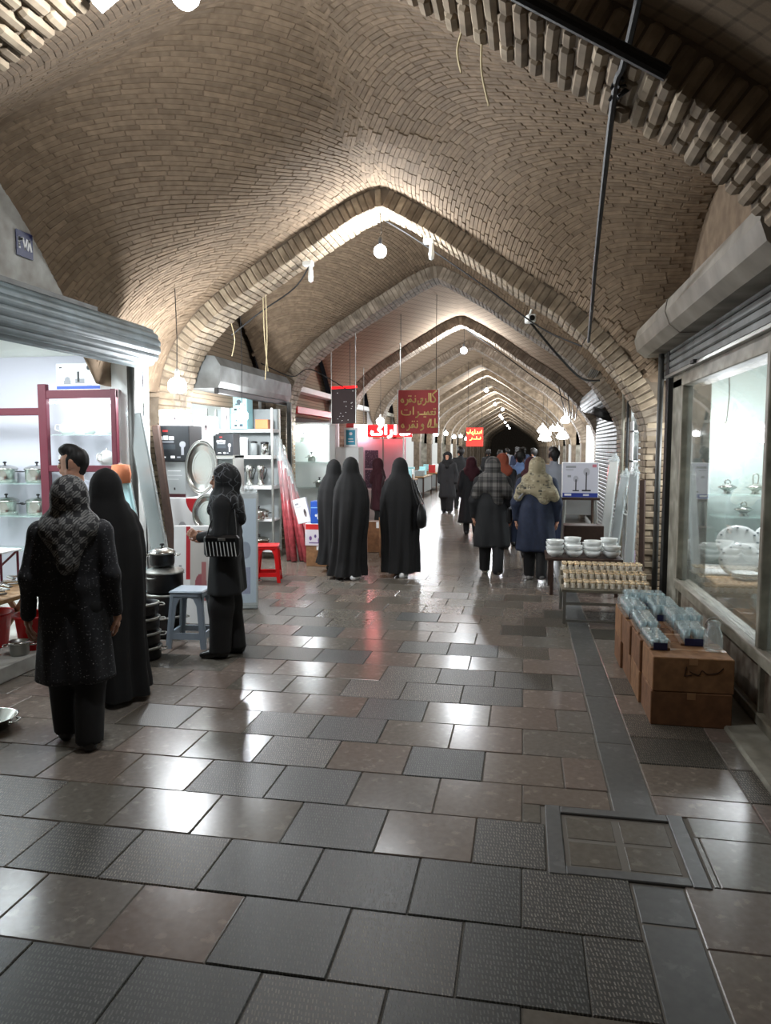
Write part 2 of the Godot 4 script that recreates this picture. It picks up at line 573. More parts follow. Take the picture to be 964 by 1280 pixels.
func brick_mesh(size: Vector3, bev: float) -> Mesh:
	# a unit brick whose edges come out evenly rounded at the given real size
	var st := begin()
	box(st, Vector3.ZERO, size, bev, Basis.from_scale(Vector3.ONE / size))
	st.generate_normals()
	return st.commit()

func build_floor():
	var f := setting("floor", "worn stone slab paving of the market street")
	var st := begin()
	box(st, Vector3(-1.4, -0.057, -46), Vector3(6.6, 0.1, 98))
	put(f, "bed", st, M.joint)
	var dark := {}
	for e in [[0, 0], [0, 2], [1, 0], [1, 1], [1, 2], [2, 2], [3, 2], [4, 1], [5, 2], [6, 2], [-1, 2], [-1, 0], [-1, 3], [-1, 4], [9, 3], [10, 1], [11, 4], [13, 2]]: dark[e[0] * 100 + e[1]] = 0
	for e in [[1, -1], [1, 4], [2, 0], [3, 3], [0, 1], [0, -1], [-1, 1], [8, 1], [9, 5], [12, 0]]: dark[e[0] * 100 + e[1]] = 1
	var meshes := {}
	var far := begin()
	var made := 0
	for row in range(-6, 72):
		var z1 := -2.16 - 0.38 * row
		var z0 := z1 - 0.38
		var spans := []
		var x := (0.23 if posmod(row, 2) == 0 else 0.02) + 0.415
		var k := -1
		while x > -4.3:
			spans.append([maxf(x - 0.415, -4.32), minf(x, 0.44), k])
			x -= 0.415
			k += 1
		for e in [[0.64, 1.1, 50], [1.1, 1.56, 51]]: spans.append(e)
		for s in spans:
			var a: float = s[0]
			var b: float = s[1]
			var za := z0
			var zb := z1
			if row == 2 and b > 0.12 and a < 0.8: 
				if a >= 0.44: a = 0.78
				else: b = 0.12
			if row == 3 and b > 0.12 and a < 0.75: zb = -3.48
			if b - a < 0.03: continue
			var key := int(s[2]) + row * 100
			var m: Material
			if dark.has(key): m = M["dressed%d" % dark[key]]
			elif (row > 4 or row < -1) and rng.randf() < 0.12: m = M["dressed%d" % rng.randi_range(1, 2)]
			elif rng.randf() < 0.1: m = M.dressed2
			else: m = M["slab%d" % rng.randi_range(0, 5)]
			if s[2] == 50 and row == 5: m = M.dressed1
			var size := Vector3(b - a - 0.004, 0.04, zb - za - 0.004)
			var c := Vector3((a + b) * 0.5, -0.02 + rng.randf_range(-0.0015, 0.0015), (za + zb) * 0.5)
			var tilt := Basis.from_euler(Vector3(rng.randf_range(-0.004, 0.004), 0, rng.randf_range(-0.004, 0.004)))
			if row >= -2 and made < 300:
				var mk := "%.3f %.3f" % [size.x, size.z]
				if not meshes.has(mk):
					var t := begin()
					box(t, Vector3.ZERO, size, 0.004)
					t.generate_normals()
					meshes[mk] = t.commit()
				mesh_node(f, "slab", meshes[mk], m, Transform3D(tilt, c))
				made += 1
			else:
				far.set_material(M.slab2)
				box(far, c, size, 0.0, tilt)
	tag(put(f, "far_slabs", far, M.slab1), "", "", "", "stuff")
	# the covered drain that runs along the right side
	var z := 0.2
	while z > -30.0:
		var l := rng.randf_range(0.55, 0.95)
		if z - l < -2.9 and z > -2.9: l = z + 2.9
		if z <= -2.89 and z > -3.4: z = -3.48
		var t := begin()
		box(t, Vector3(0.54, -0.024, z - l * 0.5), Vector3(0.192, 0.04, l - 0.008), 0.004)
		put(f, "drain_slab", t, M.drain)
		z -= l
	for e in [[0.02, 0.105, -3.48, -3.3], [0.755, 0.78, -3.3, -2.92], [0.765, 1.1, -3.48, -3.3], [0.64, 0.78, -2.9, -2.87]]:
		if e[2] < -2.91:
			var t := begin()
			box(t, Vector3((e[0] + e[1]) * 0.5, -0.02, (e[2] + e[3]) * 0.5), Vector3(e[1] - e[0] - 0.004, 0.04, e[3] - e[2] - 0.004), 0.003)
			put(f, "slab", t, M.slab4)
	# access cover set in an iron frame
	var cv := thing("drain_cover", "square inspection cover of four stone panels set in the floor", "drain cover", Vector3(0.435, 0, -3.19))
	var fr := begin()
	for sx in [-1, 1]:
		box(fr, Vector3(sx * 0.275, -0.012, 0), Vector3(0.07, 0.034, 0.58), 0.004)
		box(fr, Vector3(0, -0.012, sx * 0.255), Vector3(0.48, 0.034, 0.06), 0.004)
	put(cv, "frame", fr, M.drain)
	for sx in [-1, 1]:
		for sz in [-1, 1]:
			var t := begin()
			box(t, Vector3(sx * 0.117, -0.02, sz * 0.107), Vector3(0.205, 0.03, 0.19), 0.004)
			put(cv, "panel", t, M.slab4)
	var sill := begin()
	box(sill, Vector3(1.39, 0.0, -5.9), Vector3(0.34, 0.05, 4.4), 0.012)
	tag(put(self, "trim_1", sill, M.dirty_plaster), "low worn concrete kerb under the right shop window", "", "", "structure")

func build_arches():
	var bm := brick_mesh(Vector3(0.066, 0.2, 0.2), 0.009)
	var lumpy := brick_mesh(Vector3(0.066, 0.2, 0.2), 0.019)
	for i in ARCH_Z.size():
		var z0: float = ARCH_Z[i]
		var mp := arch_map(i)
		var a := setting("ceiling_arch", ["brick arch rib nearest the camera, cut off by the frame", "whitewashed brick arch rib over the lane behind the nearest bay"][i] if i < 2 else "")
		var line := PackedVector2Array()
		for p in arch_line: line.append(Vector2(p.x * mp[0] + mp[1], p.y + mp[2]))
		var st := begin(true)
		for j in line.size() - 1:
			var n0 := arch_normal(j)
			var n1 := arch_normal(j + 1)
			var gap := (0.022 if i == 0 else 0.012) if i < 5 else 0.0
			var p0 := line[j] + n0 * gap
			var p1 := line[j + 1] + n1 * gap
			var q0 := line[j] + n0 * 0.32
			var q1 := line[j + 1] + n1 * 0.32
			var zf := z0 - gap
			var zb := z0 - ARCH_W + gap
			st.set_smooth_group(1)
			face(st, [Vector3(p0.x, p0.y, zf), Vector3(p1.x, p1.y, zf), Vector3(p1.x, p1.y, zb), Vector3(p0.x, p0.y, zb)], Vector3(-n0.x, -n0.y, 0))
			st.set_smooth_group(2)
			face(st, [Vector3(p0.x, p0.y, zf), Vector3(p1.x, p1.y, zf), Vector3(q1.x, q1.y, zf), Vector3(q0.x, q0.y, zf)], Vector3(0, 0, 1))
			st.set_smooth_group(3)
			face(st, [Vector3(p0.x, p0.y, zb), Vector3(p1.x, p1.y, zb), Vector3(q1.x, q1.y, zb), Vector3(q0.x, q0.y, zb)], Vector3(0, 0, -1))
		put(a, "core", st, M.rib_mortar if i < 5 else M.rib1)
		if i >= 5: continue
		var mm := MultiMesh.new()
		var list := []
		for j in line.size() - 1:
			var p := (line[j] + line[j + 1]) * 0.5
			var t2 := (line[j + 1] - line[j])
			var w := t2.length()
			t2 /= w
			var n2 := Vector2(-t2.y, t2.x)
			var cuts := [0.0, 0.25, 0.52] if j % 2 == 0 else [0.0, 0.13, 0.38, 0.52]
			if i == 1: cuts = [0.0, 0.2, 0.36, 0.52] if j % 2 == 0 else [0.0, 0.16, 0.32, 0.52]
			for c in cuts.size() - 1:
				var jit := rng.randf_range(-0.013, 0.007) if i == 0 else rng.randf_range(-0.005, 0.004)
				var ln: float = cuts[c + 1] - cuts[c] - rng.randf_range(0.004, 0.01)
				var o := Vector3(p.x, p.y, z0 - (cuts[c] + cuts[c + 1]) * 0.5)
				var n3 := Vector3(n2.x, n2.y, 0)
				var t3 := Vector3(t2.x, t2.y, 0)
				var b := Basis(t3 * (w * (rng.randf_range(0.86, 0.95) if i == 0 else rng.randf_range(0.88, 0.96))), n3 * 0.2, t3.cross(n3) * ln)
				b = b.rotated(n3, rng.randf_range(-0.03, 0.03)) if i == 0 else b
				list.append(Transform3D(b, o + n3 * (0.1 + jit)))
		if i < 2:
			var c := 0
			for xf in list:
				if c < 300: mesh_node(a, "brick", lumpy if i == 0 else bm, M["rib%d" % rng.randi_range(0, 3)], xf)
				c += 1
			if c > 300: rest_of(a, bm, list.slice(300), M.ribs, "other_bricks", 0.30)
		else:
			rest_of(a, bm, list, M.ribs, "bricks", 0.30)

func rest_of(parent: Node, mesh: Mesh, list: Array, m: Material, n: String, tone: float):
	var mm := MultiMesh.new()
	mm.transform_format = MultiMesh.TRANSFORM_3D
	mm.use_colors = true
	mm.mesh = mesh
	mm.instance_count = list.size()
	for k in list.size():
		mm.set_instance_transform(k, list[k])
		var v := tone * rng.randf_range(0.85, 1.15)
		mm.set_instance_color(k, Color(v * 1.08, v * 0.89, v * 0.68) if m == M.ribs else Color(v * 1.12, v * 0.81, v * 0.53))
	var o := MultiMeshInstance3D.new()
	o.name = n
	o.multimesh = mm
	o.material_override = m
	parent.add_child(o, true)
	tag(o, "", "", "", "stuff")

const Y0 := 2.35
var ext_lut := PackedFloat32Array()

func ext_y(u: float) -> float:       # outer arch line as a height over u
	var k := clampf((u + 4.4) / 5.95 * 600.0, 0.0, 599.0)
	var i := int(k)
	return lerpf(ext_lut[i], ext_lut[mini(i + 1, 600)], k - i)

func fill_lut():
	ext_lut.resize(601)
	for i in 601:
		var u := -4.4 + 5.95 * i / 600.0
		var y := 1.9
		for j in arch_ext.size() - 1:
			var a := arch_ext[j]
			var b := arch_ext[j + 1]
			if u >= a.x and u < b.x and b.x > a.x:
				y = maxf(y, lerpf(a.y, b.y, (u - a.x) / (b.x - a.x)))
		ext_lut[i] = y

func bay_q(b: int, z: float, x := -4.0) -> float:
	if b < 0: return 0.0
	var za: float = ARCH_Z[b] - ARCH_W
	var zb: float = ARCH_Z[b + 1]
	var zc := (za + zb) * 0.5
	var hw := (za - zb) * 0.5 * 0.92
	var amp := 1.45
	var tr := minf(absf(z - zc) / ((za - zb) * 0.5), 1.0)
	var right := 1.5 * (1.0 - pow(tr, 2.6))
	if b == 0: zc = -5.4; hw = 1.75; amp = 1.65
	var t := absf(z - zc) / hw
	var left := amp * maxf(0.0, 1.0 - pow(t, 1.4)) if t < 1.0 else 0.0
	return lerpf(left, right, smoothstep(-2.4, -0.4, x))

func bay_map(b: int, z: float) -> Array:
	var m0 := arch_map(b)
	var m1 := arch_map(b + 1)
	var za: float = ARCH_Z[b] - ARCH_W
	var zb: float = ARCH_Z[b + 1]
	var t := clampf((za - z) / (za - zb), 0, 1)
	return [lerpf(m0[0], m1[0], t), lerpf(m0[1], m1[1], t), lerpf(m0[2], m1[2], t)]

func vault_point(b: int, x: float, z: float) -> Vector3:
	var m := bay_map(b, z)
	var p := maxf(ext_y((x - m[1]) / m[0]) + m[2] - Y0, 0.0)
	var q := bay_q(b, z, x)
	return Vector3(x, Y0 + sqrt(p * p + q * q), z)

func build_vaults():
	fill_lut()
	var bm := brick_mesh(Vector3(0.2, 0.05, 0.042), 0.004)
	var pick := []
	for i in arch_ext.size(): pick.append(arch_ext[i])
	for b in ARCH_Z.size() - 1:
		var v := setting("ceiling_vault", ["brick vault of the nearest bay, courses meeting at the ridge", "brick vault of the second bay behind the lit bulb"][b] if b < 2 else "")
		var za: float = ARCH_Z[b] - ARCH_W + 0.04
		var zb: float = ARCH_Z[b + 1] - 0.04
		var nz := 26 if b < 3 else 12
		var rows := []
		for k in nz + 1:
			var z := lerpf(za, zb, float(k) / nz)
			var m := bay_map(b, z)
			var r := []
			for e in pick:
				var q := bay_q(b, z, e.x * m[0] + m[1])
				var p := maxf(e.y + m[2] - Y0, 0.0)
				r.append(Vector3(e.x * m[0] + m[1], Y0 + sqrt(p * p + q * q) + (0.009 if b < 2 else 0.0), z))
			rows.append(r)
		var st := begin(true)
		for k in nz:
			for j in pick.size() - 1:
				var o: Vector3 = Vector3(-1.4, 2.0, rows[k][j].z) - rows[k][j]
				face(st, [rows[k][j], rows[k][j + 1], rows[k + 1][j + 1], rows[k + 1][j]], o)
		put(v, "shell", st, M.mortar if b < 2 else M.far_vault)
		if b > 1: continue
		# bricks laid in arcs round the four corners of the bay, meeting at the ridges
		var list := []
		var zc := lerpf(za, zb, 0.2 if b == 0 else 0.5)
		for corner in 4:
			var cz := za if corner < 2 else zb
			var left := corner % 2 == 0
			var mc := bay_map(b, cz)
			var cx: float = -4.3 * mc[0] + mc[1] if left else 1.42 * mc[0] + mc[1]
			var sx := 1.0 if left else -1.0
			var sz := -1.0 if corner < 2 else 1.0
			var r := 0.1
			while r < 4.6:
				var mid := vault_point(b, cx + sx * r * 0.75, cz + sz * r * 0.66)
				var mid2 := vault_point(b, cx + sx * (r + 0.03) * 0.75, cz + sz * (r + 0.03) * 0.66)
				var dr := clampf(0.046 / maxf(mid.distance_to(mid2) / 0.03, 0.6), 0.02, 0.07)
				var th := rng.randf_range(0.0, 0.12) / r
				while th < PI / 2:
					var x := cx + sx * r * cos(th)
					var z := cz + sz * r * sin(th)
					var m := bay_map(b, z)
					var ridge: float = -1.62 * m[0] + m[1]
					var p := vault_point(b, x, z)
					var pt := vault_point(b, cx + sx * r * cos(th + 0.01), cz + sz * r * sin(th + 0.01))
					var dth := clampf(0.215 / maxf(p.distance_to(pt) / 0.01, 0.02), 0.02, 0.6)
					var thm := th + dth * 0.5
					x = cx + sx * r * cos(thm)
					z = cz + sz * r * sin(thm)
					var inside: bool = (x < ridge + 0.13 if left else x > ridge - 0.13) and (z > zc - 0.05 if corner < 2 else z < zc + 0.05) and z < za - 0.01 and z > zb + 0.01
					if inside:
						var a := vault_point(b, cx + sx * r * cos(th), cz + sz * r * sin(th))
						var e := vault_point(b, cx + sx * r * cos(th + dth), cz + sz * r * sin(th + dth))
						var c := vault_point(b, cx + sx * (r - dr * 0.5) * cos(thm), cz + sz * (r - dr * 0.5) * sin(thm))
						var d := vault_point(b, cx + sx * (r + dr * 0.5) * cos(thm), cz + sz * (r + dr * 0.5) * sin(thm))
						var t := e - a
						var w := d - c
						var n := t.cross(w).normalized()
						if n.y < 0: n = -n
						w = w - t.normalized() * w.dot(t.normalized())
						if w.length() < 0.15 and t.length() < 0.4:
							var bb := Basis(t * rng.randf_range(0.955, 0.985), n * 0.05, w * rng.randf_range(0.9, 0.96))
							if bb.determinant() < 0: bb.x = -bb.x
							var pos := (c + d) * 0.5 + n * (0.0245 + rng.randf_range(-0.003, 0.003))
							if pos.y > Y0 + 0.1: list.append(Transform3D(bb, pos))
					th += dth
				r += dr
		if b == 0:
			var seen := []
			var other := []
			for xf in list:
				var rel: Vector3 = xf.origin - Vector3(0, 1.7, 0)
				rel = rel.rotated(Vector3.UP, deg_to_rad(-10.566))
				var vis: bool = rel.z < -1.0 and rel.x / -rel.z > -0.5 and rel.x / -rel.z < 0.5 and rel.y / -rel.z < 0.6
				seen.append([rel.length() if vis else 100.0, xf])
			seen.sort_custom(func(p, q): return p[0] < q[0])
			for k in seen.size():
				if k < 300: mesh_node(v, "brick", bm, M["brick%d" % rng.randi_range(0, 3)], seen[k][1])
				else: other.append(seen[k][1])
			rest_of(v, bm, other, M.bricks, "other_bricks", 0.235)
		else:
			rest_of(v, bm, list, M.bricks, "bricks", 0.235)
	# the unlit bay over the camera
	var dv := setting("ceiling_vault", "unlit brick vault above the camera")
	var st := begin(true)
	var mp := arch_map(0)
	# a tall dome-like bay: it rises well above the arch that closes it
	var rise := func(k: int) -> float: return 1.7 * (1.0 - pow(absf(k - 6.0) / 6.0, 2.6))
	for k in 12:
		for j in pick.size() - 1:
			var q := []
			for e in [[j, k], [j + 1, k], [j + 1, k + 1], [j, k + 1]]:
				var a: Vector2 = pick[e[0]]
				var pr := maxf(a.y + mp[2] - Y0, 0.0)
				var up: float = rise.call(e[1])
				q.append(Vector3(a.x * mp[0] + mp[1], Y0 + sqrt(pr * pr + up * up), 3.0 - 6.42 * e[1] / 12.0))
			face(st, q, Vector3(-1.4, 2.0, q[0].z) - q[0])
	put(dv, "shell", st, M.far_vault)

func slab_box(parent: Node, n: String, lo: Vector3, hi: Vector3, m: Material, bev := 0.0) -> MeshInstance3D:
	var st := begin()
	box(st, (lo + hi) * 0.5, (hi - lo).abs(), bev)
	return put(parent, n, st, m)

func shop_room(side: int, z0: float, z1: float, depth: float, h: float, wall: Material, n: String, floor_y := 0.1, front := -1.0) -> Node3D:
	# walls, floor and ceiling of a shop that opens on the lane; side -1 is left
	var r := setting(n)
	var xf := front if front > 0.0 else (4.3 if side < 0 else 1.6)
	var xo := (xf + depth) * side
	var xi := xf * side
	slab_box(r, "back_wall", Vector3(xo, -0.02, z1 - 0.02), Vector3(xo + 0.1 * side, h + 0.1, z0 + 0.02), wall)
	slab_box(r, "side_wall", Vector3(xi, -0.02, z1), Vector3(xo, h + 0.05, z1 - 0.1), wall)
	slab_box(r, "side_wall", Vector3(xi, -0.02, z0), Vector3(xo, h + 0.05, z0 + 0.1), wall)
	slab_box(r, "ceiling_panel", Vector3(xi, h, z1), Vector3(xo, h + 0.1, z0), wall)
	slab_box(r, "floor_panel", Vector3(xi, -0.05, z1), Vector3(xo, floor_y, z0), M.plaster)
	return r

func build_walls():
	var bm := brick_mesh(Vector3(0.19, 0.06, 0.08), 0.006)
	for i in ARCH_Z.size():
		var z0: float = ARCH_Z[i]
		var mp := arch_map(i)
		for side in [-1, 1]:
			var xin: float = (-4.15 if side < 0 else 1.28) * mp[0] + mp[1]
			var p := setting("wall_left_pier" if side < 0 else "wall_right_pier")
			slab_box(p, "core", Vector3(xin + 0.02 * side, -0.03, z0 - ARCH_W + 0.02), Vector3(xin + 0.62 * side, 2.5, z0 - 0.02), M.rib_mortar)
			if i in [1, 2, 3]:
				var row := 0
				var y := 0.0
				while y < 1.95:
					for k in 3:
						# front face, then inner face
						var o := Vector3(xin + side * (0.1 + k * 0.2 + (0.1 if row % 2 else 0.0)), y + 0.034, z0 - 0.04)
						var o2 := Vector3(xin + side * 0.04, y + 0.034, z0 - 0.1 - k * 0.175)
						mesh_node(p, "brick", bm, M["rib%d" % rng.randi_range(0, 3)], Transform3D(Basis.from_scale(Vector3(0.188, 0.058, 0.08)), o))
						if k < 3: mesh_node(p, "brick", bm, M["rib%d" % rng.randi_range(0, 3)], Transform3D(Basis.from_scale(Vector3(0.08, 0.058, 0.165)), o2))
					y += 0.068
					row += 1
	# tympanum walls under the vault edge, left and right of each bay
	for b in ARCH_Z.size() - 1:
		for side in [-1, 1]:
			var poly := PackedVector2Array()
			var za: float = ARCH_Z[b]
			var zb: float = ARCH_Z[b + 1] - ARCH_W
			var low := 2.64 if b == 0 and side < 0 else 2.3
			poly.append(Vector2(za, low))
			poly.append(Vector2(zb, low))
			for k in 21:
				var z := lerpf(zb, za, k / 20.0)
				poly.append(Vector2(z, maxf(low + 0.02, Y0 + bay_q(b, z, -4.0 if side < 0 else 1.4) + 0.35)))
			var st := begin()
			var xw: float = (-4.36 if side < 0 else 1.52) + (0.05 if b > 0 else 0.0) * side * -1
			if side > 0 and b > 0: xw = 1.62
			# prism along x: (u, v) = (z, y)
			var xf := Transform3D(Basis(Vector3(0, 0, 1), Vector3(0, 1, 0), Vector3(-1, 0, 0)), Vector3(xw, 0, 0))
			prism(st, poly, 0.0 if side < 0 else -0.12, 0.12 if side < 0 else 0.0, xf)
			tag(put(self, "wall_left" if side < 0 else "wall_right", st, (M.plaster if side < 0 else M.mortar) if b == 0 else M.far_vault), "whitewashed wall panel above the left rolled shutter" if side < 0 and b == 0 else "", "", "", "structure")
	# the dark bay round the camera and the far end
	var dk := setting("wall_back")
	slab_box(dk, "left_shopfront", Vector3(-4.6, 0, -3.4), Vector3(-4.42, 4.3, 3.1), M.dark_wall)
	slab_box(dk, "right_shopfront", Vector3(1.7, 0, -3.4), Vector3(1.88, 4.3, 3.1), M.dark_wall)
	slab_box(dk, "end_wall", Vector3(-4.6, 0, 3.0), Vector3(1.9, 5.4, 3.15), M.dark_wall)
	for side in [-1, 1]:
		var fw := setting("wall_left_far" if side < 0 else "wall_right_far")
		slab_box(fw, "shopfronts", Vector3(-4.3 if side < 0 else 1.62, 0, -93), Vector3(-4.5 if side < 0 else 1.8, 2.6, -48.5), M.dirty_plaster)
	var en := setting("wall_end")
	slab_box(en, "end_wall", Vector3(-6, 0, -93), Vector3(3, 5.2, -93.2), M.dark_wall)

# ---------------------------------------------------------------- lamps
func lamp_light(parent: Node, at: Vector3, energy: float, size := 0.06, color := Color(0.96, 0.98, 1.0)):
	var l := OmniLight3D.new()
	l.name = "light"
	l.light_energy = energy
	l.light_color = color
	l.light_size = size
	l.omni_range = 40.0
	l.omni_attenuation = 2.0
	l.shadow_enabled = true
	parent.add_child(l, true)
	l.position = at
	return l

func hanging_bulb(at: Vector3, cord_top: float, energy: float, label: String, r := 0.075, group := "bulbs hung along the lane", big := false):
	var t := thing("hanging_bulb", label, "light bulb", at, 0.0, group)
	if cord_top < 0.0: cord_top = ceiling_y(at.x, at.z)
	var st := begin(true)
	if big and r > 0.15: lathe(st, [Vector2(0, -r * 0.3), Vector2(r * 0.7, -r * 0.26), Vector2(r, 0), Vector2(r * 0.8, r * 0.4), Vector2(r * 0.3, r)], 16)
	elif big: lathe(st, [Vector2(0, -r * 0.75), Vector2(r * 0.7, -r * 0.7), Vector2(r, -r * 0.35), Vector2(r, r * 0.35), Vector2(r * 0.75, r * 0.75), Vector2(r * 0.3, r)], 16)
	else: lathe(st, [Vector2(0, -r), Vector2(r * 0.5, -r * 0.87), Vector2(r * 0.87, -r * 0.5), Vector2(r, 0), Vector2(r * 0.87, r * 0.5), Vector2(r * 0.5, r * 0.87), Vector2(r * 0.25, r)], 16)
	put(t, "bulb", st, M.bulb)
	st = begin(true)
	lathe(st, [Vector2(0.022, r), Vector2(0.024, r + 0.06), Vector2(0.016, r + 0.09), Vector2(0, r + 0.09)], 10)
	put(t, "socket", st, M.fixture if big else M.black_plastic)
	if cord_top > at.y + r + 0.1:
		st = begin()
		var mid := Vector3(0.015, (cord_top - at.y) * 0.5, 0.01)
		tube(st, [Vector3(0, r + 0.08, 0), mid, Vector3(0, cord_top - at.y, 0)], 0.005, 6)
		put(t, "cord", st, M.cable)
	lamp_light(t, Vector3.ZERO, energy, r)
	return t

func ceiling_y(x: float, z: float) -> float:
	for b in ARCH_Z.size() - 1:
		if z <= ARCH_Z[b] and z > ARCH_Z[b] - ARCH_W:
			var m := arch_map(b)
			return ext_y((x - m[1]) / m[0]) + m[2] - 0.18
		if z <= ARCH_Z[b] - ARCH_W and z > ARCH_Z[b + 1]: return vault_point(b, x, z).y + 0.01
	return 4.3

func build_lamps():
	hanging_bulb(Vector3(-1.65, 3.94, -8.52), -1.0, 1.7, "round white bulb hanging under the peak of the whitewashed brick arch")
	hanging_bulb(Vector3(-1.71, 3.98, -3.68), -1.0, 1.9, "white bulb cut off by the top edge of the photo")
	hanging_bulb(Vector3(-1.33, 3.83, -16.5), -1.0, 2.6, "second bulb down the lane, under the third arch")
	var far_n := 0
	for e in [[-1.42, 3.86, -28.3], [-1.4, 3.8, -36.2], [-1.15, 3.75, -40.2], [-1.4, 3.6, -44.2], [-1.4, 3.6, -48.2], [-1.4, 3.6, -56.2], [-1.4, 3.6, -64.2], [-1.4, 3.6, -72.2]]:
		hanging_bulb(Vector3(e[0], e[1], e[2]), -1.0, 2.6, "%s of the tiny distant bulbs far down the vault, counted outwards" % ["first", "second", "third", "fourth", "fifth", "sixth", "seventh", "eighth"][far_n], 0.08)
		far_n += 1
	hanging_bulb(Vector3(-3.73, 2.37, -7.6), -1.0, 1.5, "large white bulb hanging before the left brick pier", 0.1, "bulbs hung at the shop fronts", true)
	hanging_bulb(Vector3(-3.66, 2.12, -9.3), -1.0, 1.6, "large white bulb hanging over the shelves of kitchenware", 0.08, "bulbs hung at the shop fronts", true)

# ---------------------------------------------------------------- printed matter and small goods
func draw_print(key: String, w: int, h: int, bg: Color, ops: Array) -> StandardMaterial3D:
	# ops: ["r", x, y, w, h, colour] rectangle, ["d", x, y, radius, colour] disc
	var im := Image.create(w, h, false, Image.FORMAT_RGB8)
	im.fill(bg)
	for o in ops:
		if o[0] == "r": im.fill_rect(Rect2i(o[1], o[2], o[3], o[4]), o[5])
		else:
			for y in range(-o[3], o[3] + 1):
				var hw := int(sqrt(maxf(o[3] * o[3] - y * y, 0)))
				im.fill_rect(Rect2i(o[1] - hw, o[2] + y, hw * 2 + 1, 1), o[4])
	var m := StandardMaterial3D.new()
	m.resource_name = key
	m.albedo_texture = ImageTexture.create_from_image(im)
	m.roughness = 0.5
	M[key] = m
	return m

func sheet(parent: Node, n: String, w: float, h: float, xf: Transform3D, m: Material, thick := 0.002) -> MeshInstance3D:
	# a printed sheet in its own xy plane, facing +z
	var st := begin()
	for e in [[-1, -1, 0, 1], [-1, 1, 0, 0], [1, 1, 1, 0], [-1, -1, 0, 1], [1, 1, 1, 0], [1, -1, 1, 1]]:
		st.set_uv(Vector2(e[2], e[3]))
		st.add_vertex(Vector3(e[0] * w * 0.5, e[1] * h * 0.5, thick))
	st.set_uv(Vector2(0.02, 0.02))
	for sx in [-1, 1]: face(st, [Vector3(sx * w * 0.5, -h * 0.5, 0), Vector3(sx * w * 0.5, h * 0.5, 0), Vector3(sx * w * 0.5, h * 0.5, thick), Vector3(sx * w * 0.5, -h * 0.5, thick)], Vector3(sx, 0, 0))
	for sy in [-1, 1]: face(st, [Vector3(-w * 0.5, sy * h * 0.5, 0), Vector3(w * 0.5, sy * h * 0.5, 0), Vector3(w * 0.5, sy * h * 0.5, thick), Vector3(-w * 0.5, sy * h * 0.5, thick)], Vector3(0, sy, 0))
	return put(parent, n, st, m, xf)

func carton(n: String, label: String, at: Vector3, size: Vector3, m: Material, turn := 0.0, group := "", print_m: Material = null, tape: Material = null) -> Node3D:
	var t := thing(n, label, "box", at, turn, group)
	var st := begin()
	box(st, Vector3(0, size.y * 0.5, 0), size, 0.005)
	put(t, "body", st, m)
	if tape:
		st = begin()
		box(st, Vector3(0, size.y + 0.0005, 0), Vector3(size.x * 0.99, 0.002, 0.05))
		box(st, Vector3(0, size.y * 0.9, size.z * 0.5 + 0.0005), Vector3(0.05, size.y * 0.2, 0.002))
		put(t, "tape", st, tape)
	if print_m:
		sheet(t, "printed_front", size.x - 0.012, size.y - 0.012, Transform3D(Basis.IDENTITY, Vector3(0, size.y * 0.5, size.z * 0.5)), print_m)
	return t

